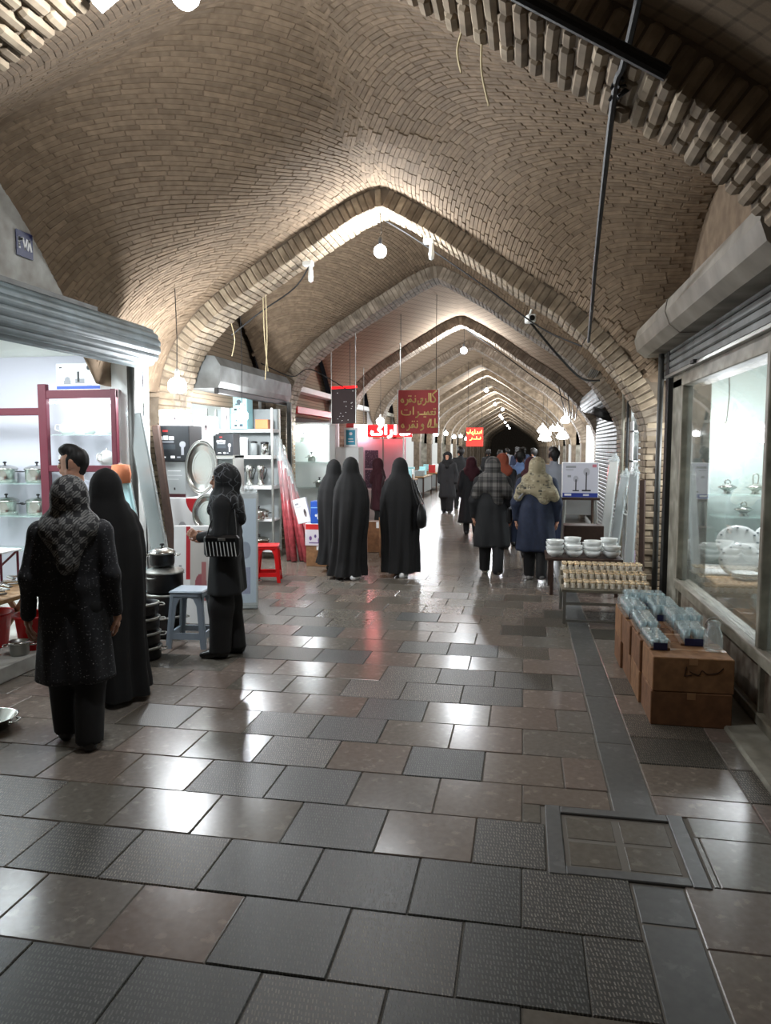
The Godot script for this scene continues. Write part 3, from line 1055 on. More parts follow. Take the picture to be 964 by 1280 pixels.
func make_prints():
	var k := Color(0.12, 0.12, 0.13)
	var g := Color(0.55, 0.56, 0.58)
	var w := Color(0.88, 0.88, 0.88)
	draw_print("print_blender", 120, 64, w, [["r", 0, 56, 120, 8, Color(0.22, 0.35, 0.7)], ["r", 8, 8, 8, 3, k], ["r", 20, 42, 20, 10, g], ["d", 30, 40, 8, g], ["r", 52, 38, 26, 12, g], ["r", 58, 20, 6, 26, k], ["d", 90, 10, 6, k], ["r", 82, 18, 18, 34, Color(0.95, 0.95, 0.96)], ["r", 84, 54, 14, 1, g]])
	draw_print("print_black", 96, 96, Color(0.09, 0.10, 0.11), [["r", 22, 10, 16, 6, Color(0.5, 0.1, 0.1)], ["r", 6, 28, 16, 10, w], ["r", 24, 26, 14, 12, Color(0.7, 0.7, 0.7)], ["r", 40, 28, 14, 10, w], ["r", 8, 42, 46, 3, g], ["r", 8, 50, 50, 14, Color(0.18, 0.2, 0.22)], ["d", 78, 50, 9, g], ["r", 74, 56, 8, 24, g], ["r", 12, 84, 18, 4, w], ["r", 44, 82, 12, 7, w], ["r", 62, 84, 10, 4, g]])
	draw_print("print_small", 64, 40, w, [["r", 6, 6, 18, 3, g], ["r", 6, 12, 28, 2, Color(0.75, 0.75, 0.76)], ["d", 46, 24, 7, Color(0.45, 0.4, 0.4)], ["d", 46, 22, 3, k]])
	draw_print("print_grey", 56, 90, Color(0.62, 0.64, 0.64), [["r", 0, 82, 56, 8, Color(0.25, 0.08, 0.1)], ["r", 8, 22, 36, 2, w], ["r", 8, 34, 40, 1, w], ["r", 8, 44, 30, 1, w], ["r", 24, 66, 4, 6, k]])
	draw_print("print_fan_red", 96, 120, w, [["d", 96, 0, 34, Color(0.7, 0.08, 0.12)], ["d", 50, 62, 12, Color(0.66, 0.66, 0.67)], ["d", 50, 62, 3, k], ["r", 49, 62, 3, 44, k], ["r", 84, 60, 5, 10, g]])
	draw_print("print_redstripe", 80, 110, w, [["r", 26, 0, 9, 60, Color(0.68, 0.12, 0.16)], ["r", 35, 4, 40, 70, Color(0.74, 0.72, 0.70)], ["d", 58, 66, 13, Color(0.62, 0.35, 0.38)], ["r", 60, 40, 10, 44, Color(0.66, 0.42, 0.42)], ["r", 10, 44, 6, 2, g], ["r", 10, 50, 6, 14, g]])
	draw_print("print_fans", 120, 96, Color(0.78, 0.78, 0.82), [["r", 0, 84, 120, 12, Color(0.15, 0.22, 0.55)], ["r", 6, 86, 24, 6, w], ["r", 70, 87, 20, 5, w], ["r", 10, 8, 34, 6, g], ["r", 10, 18, 26, 2, g], ["r", 16, 34, 12, 6, g], ["d", 44, 44, 9, Color(0.66, 0.66, 0.70)], ["r", 43, 46, 4, 32, k], ["r", 34, 76, 22, 3, k], ["d", 80, 24, 11, Color(0.66, 0.66, 0.70)], ["r", 78, 26, 4, 50, k], ["r", 66, 75, 30, 4, k], ["r", 100, 4, 14, 8, Color(0.75, 0.45, 0.5)]])
	draw_print("print_flowers", 64, 40, Color(0.80, 0.78, 0.80), [["r", 0, 0, 64, 10, Color(0.75, 0.12, 0.12)], ["d", 14, 26, 4, Color(0.4, 0.25, 0.5)], ["d", 28, 22, 3, Color(0.3, 0.2, 0.45)], ["d", 40, 30, 5, Color(0.45, 0.3, 0.55)], ["d", 54, 24, 4, Color(0.35, 0.22, 0.5)], ["r", 10, 34, 40, 2, Color(0.4, 0.3, 0.5)]])
	draw_print("print_blue", 48, 48, Color(0.10, 0.30, 0.66), [["r", 0, 12, 48, 2, Color(0.5, 0.7, 0.9)], ["d", 14, 30, 3, w], ["d", 22, 36, 4, w], ["d", 30, 28, 3, w], ["d", 38, 36, 3, w], ["r", 18, 26, 2, 12, w]])
	draw_print("print_pan", 48, 48, Color(0.66, 0.82, 0.83), [["d", 24, 14, 7, Color(0.3, 0.35, 0.38)], ["r", 14, 20, 20, 4, Color(0.3, 0.35, 0.38)], ["r", 0, 24, 48, 1, Color(0.4, 0.6, 0.62)], ["r", 10, 36, 8, 5, k], ["r", 26, 34, 10, 8, Color(0.25, 0.3, 0.34)]])
	draw_print("print_teal", 40, 60, Color(0.92, 0.94, 0.94), [["r", 6, 6, 28, 48, Color(0.08, 0.55, 0.66)], ["d", 20, 18, 5, w], ["r", 12, 34, 16, 3, w], ["r", 12, 42, 18, 3, w]])
	var sp := []
	for i in 260: sp.append(["r", rng.randi_range(0, 94), rng.randi_range(0, 94), 2, 2, [Color(0.8, 0.78, 0.82), Color(0.16, 0.13, 0.2), Color(0.5, 0.45, 0.5)][i % 3]])
	draw_print("print_jewels", 96, 96, Color(0.32, 0.28, 0.36), sp)
	draw_print("print_sheet", 48, 120, Color(0.60, 0.66, 0.72), [["r", 4, 8, 20, 30, Color(0.75, 0.8, 0.84)], ["d", 28, 60, 10, Color(0.35, 0.4, 0.5)], ["r", 8, 80, 30, 30, Color(0.4, 0.42, 0.56)], ["r", 14, 50, 8, 40, Color(0.8, 0.82, 0.86)]])

func pot_mesh(r: float, h: float, lip := 0.006) -> Array:
	return [Vector2(0, 0), Vector2(r * 0.9, 0), Vector2(r * 0.98, 0.015), Vector2(r, 0.04), Vector2(r, h), Vector2(r + lip, h + 0.002), Vector2(r + lip, h + 0.008), Vector2(r - 0.004, h + 0.006), Vector2(r - 0.006, 0.05), Vector2(r * 0.9, 0.012), Vector2(0, 0.01)]

func loop_handle(st: SurfaceTool, at: Vector3, dir: Vector3, w: float, out: float, r := 0.006):
	var s := dir.cross(Vector3.UP)
	tube(st, spline([at + s * w * 0.5, at + s * w * 0.5 + dir * out * 0.8, at + dir * out, at - s * w * 0.5 + dir * out * 0.8, at - s * w * 0.5], 4), r, 6)

func cooking_pot(label: String, at: Vector3, r: float, h: float, body: Material, rim: Material, lid := true, turn := 0.0, group := "", n := "cooking_pot", knob: Material = null) -> Node3D:
	var t := thing(n, label, "pot", at, turn, group)
	var st := begin(true)
	lathe(st, pot_mesh(r, h), 28)
	put(t, "body", st, body)
	st = begin(true)
	lathe(st, [Vector2(r + 0.001, h - 0.012), Vector2(r + 0.009, h - 0.008), Vector2(r + 0.01, h + 0.006), Vector2(r - 0.002, h + 0.01)], 28)
	put(t, "rim", st, rim)
	for s in [-1, 1]:
		st = begin(true)
		loop_handle(st, Vector3(s * r, h * 0.8, 0), Vector3(s, 0, 0), minf(0.1, r), 0.045)
		put(t, "handle", st, rim if knob == null else knob)
	if lid:
		st = begin(true)
		lathe(st, [Vector2(r + 0.008, h + 0.008), Vector2(r * 0.95, h + 0.02), Vector2(r * 0.5, h + 0.04), Vector2(0, h + 0.046)], 28)
		var l := put(t, "lid", st, rim)
		st = begin(true)
		lathe(st, [Vector2(0.008, h + 0.044), Vector2(0.01, h + 0.06), Vector2(0.022, h + 0.066), Vector2(0.018, h + 0.08), Vector2(0, h + 0.084)], 12)
		put(l, "knob", st, knob if knob else M.black_plastic)
	return t

func teapot(label: String, at: Vector3, s: float, turn: float, m: Material, group := "white teapots in the maroon display unit") -> Node3D:
	var t := thing("teapot", label, "teapot", at, turn, group)
	var st := begin(true)
	lathe(st, [Vector2(0, 0), Vector2(0.045, 0), Vector2(0.075, 0.03), Vector2(0.085, 0.065), Vector2(0.072, 0.1), Vector2(0.045, 0.12), Vector2(0.03, 0.125)].map(func(v): return v * s), 20)
	put(t, "body", st, m)
	st = begin(true)
	lathe(st, [Vector2(0.046, 0.12), Vector2(0.03, 0.135), Vector2(0.008, 0.14), Vector2(0.012, 0.152), Vector2(0, 0.16)].map(func(v): return v * s), 16)
	put(t, "lid", st, m)
	st = begin(true)
	tube(st, spline([Vector3(0.07, 0.04, 0) * s, Vector3(0.11, 0.07, 0) * s, Vector3(0.125, 0.115, 0) * s], 4), [0.02 * s, 0.018 * s, 0.016 * s, 0.014 * s, 0.012 * s, 0.011 * s, 0.01 * s, 0.009 * s, 0.009 * s], 8)
	put(t, "spout", st, m)
	st = begin(true)
	tube(st, spline([Vector3(-0.06, 0.1, 0) * s, Vector3(-0.12, 0.1, 0) * s, Vector3(-0.125, 0.05, 0) * s, Vector3(-0.075, 0.035, 0) * s], 4), 0.008 * s, 8)
	put(t, "handle", st, m)
	return t

func tube_fixture(label: String, at: Vector3, length: float, turn: float, energy: float, group := "tube lamps in the shops") -> Node3D:
	var t := thing("tube_lamp", label, "lamp", at, turn, group)
	var st := begin()
	box(st, Vector3(0, 0.03, 0), Vector3(length, 0.04, 0.1), 0.006)
	put(t, "housing", st, M.fixture)
	st = begin(true)
	tube(st, [Vector3(-length * 0.48, -0.01, 0), Vector3(length * 0.48, -0.01, 0)], 0.016, 10)
	put(t, "tube", st, M.tube_light)
	var l := AreaLight3D.new()
	l.name = "light"
	l.area_size = Vector2(length * 0.95, 0.08)
	l.light_energy = energy
	l.light_color = Color(0.94, 0.98, 1.0)
	l.area_range = 30.0
	l.shadow_enabled = true
	t.add_child(l, true)
	l.position = Vector3(0, -0.035, 0)
	l.rotation.x = -PI / 2
	return t

# ---------------------------------------------------------------- left row, first shop
func rolled_shutter(label: String, at: Vector3, r: float, z0: float, z1: float, m: Material, n := 14) -> Node3D:
	# a shutter rolled up on its drum: each slat is a curved strip along z
	var t := thing("rolled_shutter", label, "shutter", Vector3(at.x, at.y, (z0 + z1) * 0.5))
	var hl := absf(z1 - z0) * 0.5
	var st := begin(true)
	tube(st, [Vector3(0, 0, -hl * 0.998), Vector3(0, 0, hl * 0.998)], r * 0.93, 28)
	put(t, "drum", st, m)
	for k in n:
		var poly := PackedVector2Array()
		for j in 6:
			var a := TAU * (k + j / 5.0 * 0.96) / n
			poly.append(Vector2(cos(a), sin(a)) * (r * 0.955 + r * 0.06 * sin(PI * j / 5.0)))
		for j in range(5, -1, -1):
			var a := TAU * (k + j / 5.0 * 0.96) / n
			poly.append(Vector2(cos(a), sin(a)) * r * 0.9)
		st = begin()
		prism(st, poly, -hl, hl)
		put(t, "slat", st, m)
	return t

func build_left_shop_one():
	make_prints()
	var r := shop_room(-1, -3.95, -7.6, 2.3, 3.0, M.white_wall, "wall_left_shop", 0.12)
	slab_box(r, "platform", Vector3(-4.31, 0.0, -5.65), Vector3(-3.68, 0.12, -3.95), M.plaster, 0.008)
	slab_box(r, "pilaster", Vector3(-4.34, 0.0, -7.7), Vector3(-4.12, 2.6, -7.3), M.white_wall, 0.006)
	rolled_shutter("grey blue corrugated shutter rolled up above the left white shop", Vector3(-3.92, 2.74, 0), 0.215, -3.95, -7.2, M.shutter_blue, 16)
	var cv := begin()
	box(cv, Vector3(-4.08, 2.97, -5.1), Vector3(0.5, 0.012, 2.3))
	box(cv, Vector3(-3.83, 2.955, -5.1), Vector3(0.012, 0.04, 2.3))
	tag(put(self, "shutter_cover", cv, M.shutter), "flat grey sheet metal cover lying above the left rolled shutter", "cover")
	var pipe := begin(true)
	tube(pipe, [Vector3(-4.06, 0.0, -7.22), Vector3(-4.06, 2.62, -7.22)], 0.042, 12)
	var pp := put(self, "shutter_post", pipe, M.pipe)
	tag(pp, "dark grey steel post at the end of the left shutter", "post")
	# number plate
	var np := thing("number_plate", "small blue house number plate on the white panel above the shutter", "plate", Vector3(-4.35, 3.48, -5.98), PI / 2)
	var st := begin()
	box(st, Vector3(0, 0, 0.006), Vector3(0.22, 0.22, 0.01), 0.003)
	put(np, "plate", st, M.plate_blue)
	st = begin()
	ribbon(st, spline([Vector2(-0.075, -0.04), Vector2(-0.078, 0.02), Vector2(-0.08, 0.045), Vector2(-0.06, 0.03), Vector2(-0.035, 0.045)], 3), 0.02, 0.011, 0.014)
	ribbon(st, [Vector2(-0.025, 0.045), Vector2(0.0, -0.04), Vector2(0.025, 0.045)], 0.02, 0.011, 0.014)
	ribbon(st, [Vector2(0.035, -0.04), Vector2(0.058, 0.045), Vector2(0.082, -0.04)], 0.02, 0.011, 0.014)
	put(np, "digits", st, M.white_card)
	# maroon framed display unit on the far wall of the shop
	var u := thing("display_unit", "maroon framed display unit with glass shelves in the left shop", "display unit", Vector3(-5.35, 0.12, -7.6))
	var fr := [[Vector3(0.27, 1.13, 0.4), Vector3(0.1, 2.26, 0.06)], [Vector3(1.1, 1.1, 0.4), Vector3(0.06, 2.2, 0.06)], [Vector3(0.7, 2.15, 0.4), Vector3(0.86, 0.09, 0.06)], [Vector3(0.7, 1.36, 0.4), Vector3(0.86, 0.07, 0.06)], [Vector3(-0.45, 1.97, 0.4), Vector3(1.44, 0.08, 0.06)], [Vector3(0.7, 0.06, 0.4), Vector3(0.86, 0.12, 0.06)]]
	for e in fr:
		st = begin()
		box(st, e[0], e[1] - Vector3(0, 0, 0.014 if e[1].x > 0.2 else 0.0), 0.005)
		put(u, "rail" if e[1].x > 0.2 else "post", st, M.maroon)
	st = begin()
	box(st, Vector3(0.05, 1.3, 0.03), Vector3(2.36, 2.6, 0.03))
	put(u, "back_panel", st, mat("lavender_white", Color(0.78, 0.78, 0.82), 0.6))
	for e in [[0.7, 1.72, 0.8], [0.7, 0.9, 0.8], [-0.5, 1.19, 1.4], [-0.5, 0.83, 1.4], [-0.5, 0.45, 1.4]]:
		st = begin()
		box(st, Vector3(e[0], e[1], 0.22), Vector3(e[2], 0.012, 0.34))
		put(u, "glass_shelf", st, M.shelf_glass)
	st = begin()
	box(st, Vector3(1.1, 1.1, 0.2), Vector3(0.02, 2.2, 0.34))
	put(u, "side_panel", st, M.white_card)
	var lt := begin(true)
	tube(lt, [Vector3(0.3, 2.07, 0.34), Vector3(1.05, 2.07, 0.34)], 0.012, 8)
	put(u, "light_strip", lt, M.tube_light)
	lamp_light(u, Vector3(0.7, 2.02, 0.33), 0.1, 0.1)
	carton("appliance_box", "white appliance box with blue base strip on the maroon unit", Vector3(-4.68, 2.32, -7.36), Vector3(0.52, 0.28, 0.26), M.white_card, 0.0, "", M.print_blender)
	for k in 3: teapot(["leftmost", "middle", "rightmost"][k] + " white teapot on the upper shelf of the maroon unit", Vector3(-4.92 + k * 0.27, 1.847, -7.36), 1.0, [0.2, 2.9, 0.5][k], M.porcelain)
	for k in 2: teapot(["white lidded pot left", "white lidded pot right"][k] + " on the shelf beside the shopkeeper's head", Vector3(-4.86 + k * 0.42, 1.516, -7.34), 1.0 + 0.15 * k, 0.4 + k, M.porcelain)
	for row in 2:
		for k in 2:
			cooking_pot(["upper", "lower"][row] + " shelf steel cooking pot " + ["at the photo's left edge", "beside the maroon post"][k], Vector3(-5.72 + k * 0.4, [1.318, 0.958][row], -7.38), 0.125, 0.15, M.steel, M.steel, true, 0.3, "steel pots on glass shelves", "cooking_pot", M.black_plastic)
	# wooden table with boxed cutlery, red tubs and pans below
	var t := thing("goods_table", "wooden table with crossed legs laden with silverware at left edge", "table", Vector3(-4.12, 0.12, -5.0))
	st = begin()
	box(st, Vector3(0, 0.46, 0), Vector3(0.8, 0.035, 0.9), 0.005)
	put(t, "tabletop", st, M.wood)
	for z in [-0.38, 0.38]:
		for s in [-1, 1]:
			st = begin()
			box(st, Vector3(0, 0.235, z), Vector3(0.045, 0.54, 0.03), 0.004, Basis(Vector3(0, 0, 1), s * 0.62))
			put(t, "leg", st, M.wood)
	st = begin()
	for k in 60:
		box(st, Vector3(rng.randf_range(-0.36, 0.36), 0.49 + rng.randf() * 0.05, rng.randf_range(-0.4, 0.4)), Vector3(0.16, 0.015, 0.03), 0.004, Basis.from_euler(Vector3(rng.randf_range(-0.2, 0.2), rng.randf() * 3.0, 0)))
	var cut := put(self, "cutlery_heap", st, M.steel, Transform3D(Basis.IDENTITY, t.position))
	tag(cut, "heap of silver cutlery spread over the wooden table", "cutlery", "", "stuff")
	st = begin(true)
	lathe(st, [Vector2(0, 0), Vector2(0.1, 0), Vector2(0.15, 0.1), Vector2(0.155, 0.105), Vector2(0.145, 0.1), Vector2(0.095, 0.012), Vector2(0, 0.01)], 20)
	tag(put(self, "red_bowl", st, M.red_plastic, Transform3D(Basis.IDENTITY, Vector3(-4.3, 0.66, -5.1))), "red plastic bowl among the silverware on the table", "bowl")
	for k in 2:
		var tub := thing("red_tub", ["larger", "smaller"][k] + " red plastic tub under the wooden table", "tub", Vector3(-4.2 + k * 0.4, 0.12, -5.12 - 0.04 * k), 0.0, "red tubs under the table")
		st = begin(true)
		var s := 0.19 - 0.05 * k
		lathe(st, [Vector2(0, 0), Vector2(s * 0.8, 0), Vector2(s, 0.25), Vector2(s + 0.02, 0.26), Vector2(s + 0.02, 0.275), Vector2(s - 0.01, 0.27), Vector2(s * 0.78, 0.015), Vector2(0, 0.012)], 24)
		put(tub, "body", st, M.red_plastic)
	cooking_pot("round steel pot on the white platform under the table", Vector3(-3.93, 0.12, -4.68), 0.1, 0.09, M.steel, M.steel, true, 0.0, "pots on the white platform")
	cooking_pot("small dull steel pot at the platform edge behind the speckled coat", Vector3(-3.78, 0.12, -4.95), 0.07, 0.1, M.dull_steel, M.steel, false, 0.6, "pots on the white platform")
	var ba := thing("steel_basin", "steel basin on the ground cut off by the photo's left edge", "basin", Vector3(-3.17, 0.0, -3.86))
	st = begin(true)
	lathe(st, [Vector2(0, 0), Vector2(0.1, 0), Vector2(0.15, 0.07), Vector2(0.16, 0.075), Vector2(0.145, 0.072), Vector2(0.095, 0.008), Vector2(0, 0.006)], 28)
	put(ba, "bowl", st, M.steel)
	st = begin(true)
	loop_handle(st, Vector3(0.15, 0.06, 0), Vector3(1, 0, 0), 0.08, 0.04)
	put(ba, "handle", st, M.steel)
	var st2 := thing("folding_stand", "small dark folding metal stand on the silverware table", "stand", Vector3(-4.22, 0.64, -5.28))
	for s in [-1, 1]:
		st = begin()
		rod(st, Vector3(-0.13, 0, s * 0.1), Vector3(0.13, 0.22, s * 0.1), 0.01)
		rod(st, Vector3(0.13, 0, s * 0.1), Vector3(0.13, 0.22, s * 0.1), 0.01)
		put(st2, "leg", st, M.maroon)
	st = begin()
	box(st, Vector3(0, 0.228, 0), Vector3(0.32, 0.016, 0.24), 0.004)
	put(st2, "top", st, M.white_card)
	# lamps of the shop
	tube_fixture("tube lamp on the ceiling of the white left shop near its front", Vector3(-4.75, 2.93, -5.8), 1.2, PI / 2, 2.6)
	tube_fixture("tube lamp on the ceiling of the white left shop near its back", Vector3(-5.8, 2.93, -5.8), 1.2, PI / 2, 2.6)

# ---------------------------------------------------------------- goods stacked outside on the left
func plastic_stool(label: String, at: Vector3, turn: float, m: Material, s := 1.0):
	var t := thing("plastic_stool", label, "stool", at, turn, "plastic stools")
	var st := begin()
	box(st, Vector3(0, 0.452, 0) * s, Vector3(0.28, 0.022, 0.28) * s, 0.01)
	box(st, Vector3(0, 0.43, 0) * s, Vector3(0.265, 0.035, 0.265) * s, 0.006)
	put(t, "seat", st, m)
	for k in 4:
		var xf := Transform3D(Basis(Vector3.UP, k * PI / 2)) * Transform3D(Basis(Vector3.RIGHT, -0.09), Vector3(0, 0, 0.152 * s))
		var poly := PackedVector2Array([Vector2(-0.165, 0), Vector2(-0.125, 0), Vector2(-0.118, 0.1), Vector2(0.118, 0.1), Vector2(0.125, 0), Vector2(0.165, 0), Vector2(0.128, 0.44), Vector2(-0.128, 0.44)])
		st = begin()
		# two legs, a foot rail and an arched top, joined in one side panel
		var bars := [
			[Vector2(-0.165, 0), Vector2(-0.122, 0), Vector2(-0.085, 0.34), Vector2(-0.06, 0.395), Vector2(-0.06, 0.44), Vector2(-0.132, 0.44)],
			[Vector2(0.165, 0), Vector2(0.122, 0), Vector2(0.085, 0.34), Vector2(0.06, 0.395), Vector2(0.06, 0.44), Vector2(0.132, 0.44)],
			[Vector2(-0.062, 0.395), Vector2(-0.03, 0.408), Vector2(0.03, 0.408), Vector2(0.062, 0.395), Vector2(0.062, 0.44), Vector2(-0.062, 0.44)],
			[Vector2(-0.118, 0.075), Vector2(0.118, 0.075), Vector2(0.112, 0.125), Vector2(-0.112, 0.125)]]
		for b in bars:
			var p := PackedVector2Array()
			for v in b: p.append(v * s)
			prism(st, p, -0.01, 0.01, xf)
		put(t, "side_frame", st, m)
	return t

func leaning(n: String, label: String, foot: Vector3, top: Vector3, w: float, thick: float, m: Material, category: String, face_dir := Vector3(0, 0, 1), film := true, group := "", print_m: Material = null) -> Node3D:
	# a long flat pack standing on its foot and leaning over to its top, in a film sleeve
	var t := thing(n, label, category, foot, 0.0, group)
	var up := (top - foot)
	var l := up.length()
	up = up / l
	var sd := up.cross(face_dir).normalized()
	var fw := sd.cross(up).normalized()
	var b := Basis(sd, up, fw)
	var st := begin()
	box(st, Vector3(0, l * 0.5, thick * 0.5), Vector3(w, l, thick), minf(w, thick) * 0.25)
	put(t, "board", st, m, Transform3D(b, Vector3.ZERO))
	if print_m: sheet(t, "printed_front", w * 0.9, l * 0.9, Transform3D(b, b * Vector3(0, l * 0.5, thick)), print_m)
	if film:
		st = begin()
		box(st, b * Vector3(0, l * 0.52, thick * 0.5), Vector3(w + 0.016, l * 1.0, thick + 0.016), 0.012, b)
		for k in 7:
			var a := rng.randf_range(-0.5, 0.5)
			box(st, b * Vector3((k - 3) * w * 0.14, l * 1.03, thick * 0.5), Vector3(w * 0.2, 0.09 + 0.04 * (k % 3), 0.012), 0.004, b * Basis.from_euler(Vector3(a, a * 2.0, (k - 3) * 0.16)))
		put(t, "plastic_sleeve", st, M.film)
	return t

func hammered_tray(label: String, at: Vector3, r: float, tilt: float, squash: float, turn := 0.0):
	var t := thing("round_tray", label, "tray", at, turn, "steel trays stood on edge")
	var xf := Transform3D(Basis(Vector3.RIGHT, PI / 2 - tilt), Vector3.ZERO)
	var st := begin(true)
	var pr := [Vector2(0, 0)]
	for k in range(1, 13): pr.append(Vector2(r * 0.82 * k / 12.0, 0.0025 * (k % 2)))
	pr.append_array([Vector2(r * 0.86, 0.012), Vector2(r, 0.022), Vector2(r * 1.01, 0.018), Vector2(r * 0.86, 0.004), Vector2(0, -0.006)])
	pr.reverse()
	lathe(st, pr, 36, xf, Vector2(squash, 1.0))
	put(t, "dish", st, M.steel)
	st = begin(true)
	var ring := []
	for k in 37: ring.append(xf * Vector3(cos(TAU * k / 36) * r * squash, 0.02, sin(TAU * k / 36) * r))
	tube(st, ring, 0.006, 6, false)
	put(t, "rim", st, M.dull_steel)

func build_left_goods():
	# two stacks of black pots
	var y := 0.0
	for k in 3:
		cooking_pot(["lowest", "middle", "upper"][k] + " large black pot of the tall stack behind the black cloak", Vector3(-3.18, y, -6.14), 0.17 - 0.004 * k, 0.19, M.black_pot, M.dull_steel, k == 2, 0.9 + k * 0.2, "black cooking pots in stacks")
		y += 0.2
	cooking_pot("small black lidded pot on top of the tall stack", Vector3(-3.2, 0.642, -6.14), 0.11, 0.12, M.black_pot, M.steel, true, 0.3, "black cooking pots in stacks")
	y = 0.0
	for k in 4:
		cooking_pot(["lowest", "second", "third", "topmost"][k] + " two-handled pan of the low stack beside the black cloak", Vector3(-3.02, y, -5.42), 0.15 - 0.005 * k, 0.1, M.black_pot, M.dull_steel, false, 0.25 + k * 0.12, "black cooking pots in stacks", "two_handled_pan")
		y += 0.118
	# stack of boxed goods against the left pier
	carton("shipping_box", "plain brown carton at the foot of the stack by the left pier", Vector3(-3.82, 0.0, -7.98), Vector3(0.44, 0.5, 0.4), M.card, 0.0, "", null, M.white_card)
	carton("fan_box", "white fan box with red corner under the grey carton", Vector3(-3.8, 0.5, -7.96), Vector3(0.4, 0.64, 0.38), M.white_card, 0.0, "", M.print_fan_red)
	carton("grey_box", "pale grey carton between the black box and the fan box", Vector3(-3.88, 1.14, -7.96), Vector3(0.26, 0.41, 0.32), M.grey_card, 0.0, "", M.print_grey)
	carton("black_box", "black printed appliance box on the pier stack", Vector3(-3.9, 1.55, -7.95), Vector3(0.42, 0.4, 0.34), M.black_card, 0.0, "", M.print_black)
	carton("small_white_box", "small white box on top of the black appliance box", Vector3(-3.93, 1.95, -7.93), Vector3(0.27, 0.18, 0.24), M.white_card, 0.0, "", M.print_small)
	carton("tray_plinth", "low brown carton carrying the steel trays", Vector3(-3.36, 0.0, -7.72), Vector3(0.4, 0.78, 0.3), M.card_dark, 0.0, "", null, M.white_card)
	hammered_tray("smaller dull steel tray below the hammered tray", Vector3(-3.42, 0.985, -7.62), 0.205, 0.1, 0.8)
	hammered_tray("large hammered steel tray stood on edge by the black box", Vector3(-3.49, 1.487, -7.66), 0.295, 0.1, 0.62)
	leaning("wrapped_board", "tall wrapped grey board leaning on the left pier", Vector3(-3.62, 0.0, -7.12), Vector3(-4.04, 2.06, -7.25), 0.16, 0.04, M.grey_card, "board")
	leaning("wooden_plank", "bare brown plank leaning beside the wrapped board", Vector3(-3.7, 0.0, -7.5), Vector3(-4.06, 1.95, -7.75), 0.09, 0.05, M.dark_wood, "plank", Vector3(0, 0, 1), false)
	leaning("wrapped_mop_pack", "wrapped pack with an orange top leaning by the shop post", Vector3(-3.6, 0.0, -6.65), Vector3(-4.02, 1.42, -6.95), 0.13, 0.06, M.pale_blue, "pack")
	var og := begin(true)
	lathe(og, [Vector2(0, -0.1), Vector2(0.09, -0.09), Vector2(0.1, 0.0), Vector2(0.085, 0.09), Vector2(0, 0.1)], 14)
	tag(put(self, "orange_bundle", og, mat("orange_cloth", Color(0.78, 0.47, 0.32), 0.8), Transform3D(Basis.IDENTITY, Vector3(-4.0, 1.44, -6.86))), "orange cloth bundle in plastic above the black cloak", "bundle")
	var bx := carton("striped_box", "white box with red stripe leaning behind the grey stool", Vector3(-3.13, 0.0, -6.62), Vector3(0.37, 0.95, 0.12), M.white_card, 0.12, "", M.print_redstripe)
	bx.rotation.x = -0.08
	plastic_stool("grey plastic stool beside the woman holding the striped bag", Vector3(-2.81, 0.0, -5.9), 0.1, M.grey_plastic, 1.06)
	plastic_stool("red plastic stool below the kitchenware shelves", Vector3(-3.2, 0.0, -8.95), 0.25, M.red_plastic, 1.02)
	leaning("glossy_board", "dark glossy panel leaning behind the grey stool", Vector3(-2.68, 0.0, -6.32), Vector3(-2.72, 0.56, -6.42), 0.26, 0.03, M.black_plastic, "board", Vector3(0, 0, 1), false)
	leaning("picture_board", "blue grey printed board leaning behind the woman with the striped bag", Vector3(-2.9, 0.0, -7.3), Vector3(-3.02, 1.2, -7.66), 0.32, 0.03, M.grey_card, "board", Vector3(0.3, 0, 1), true, "", M.print_sheet)

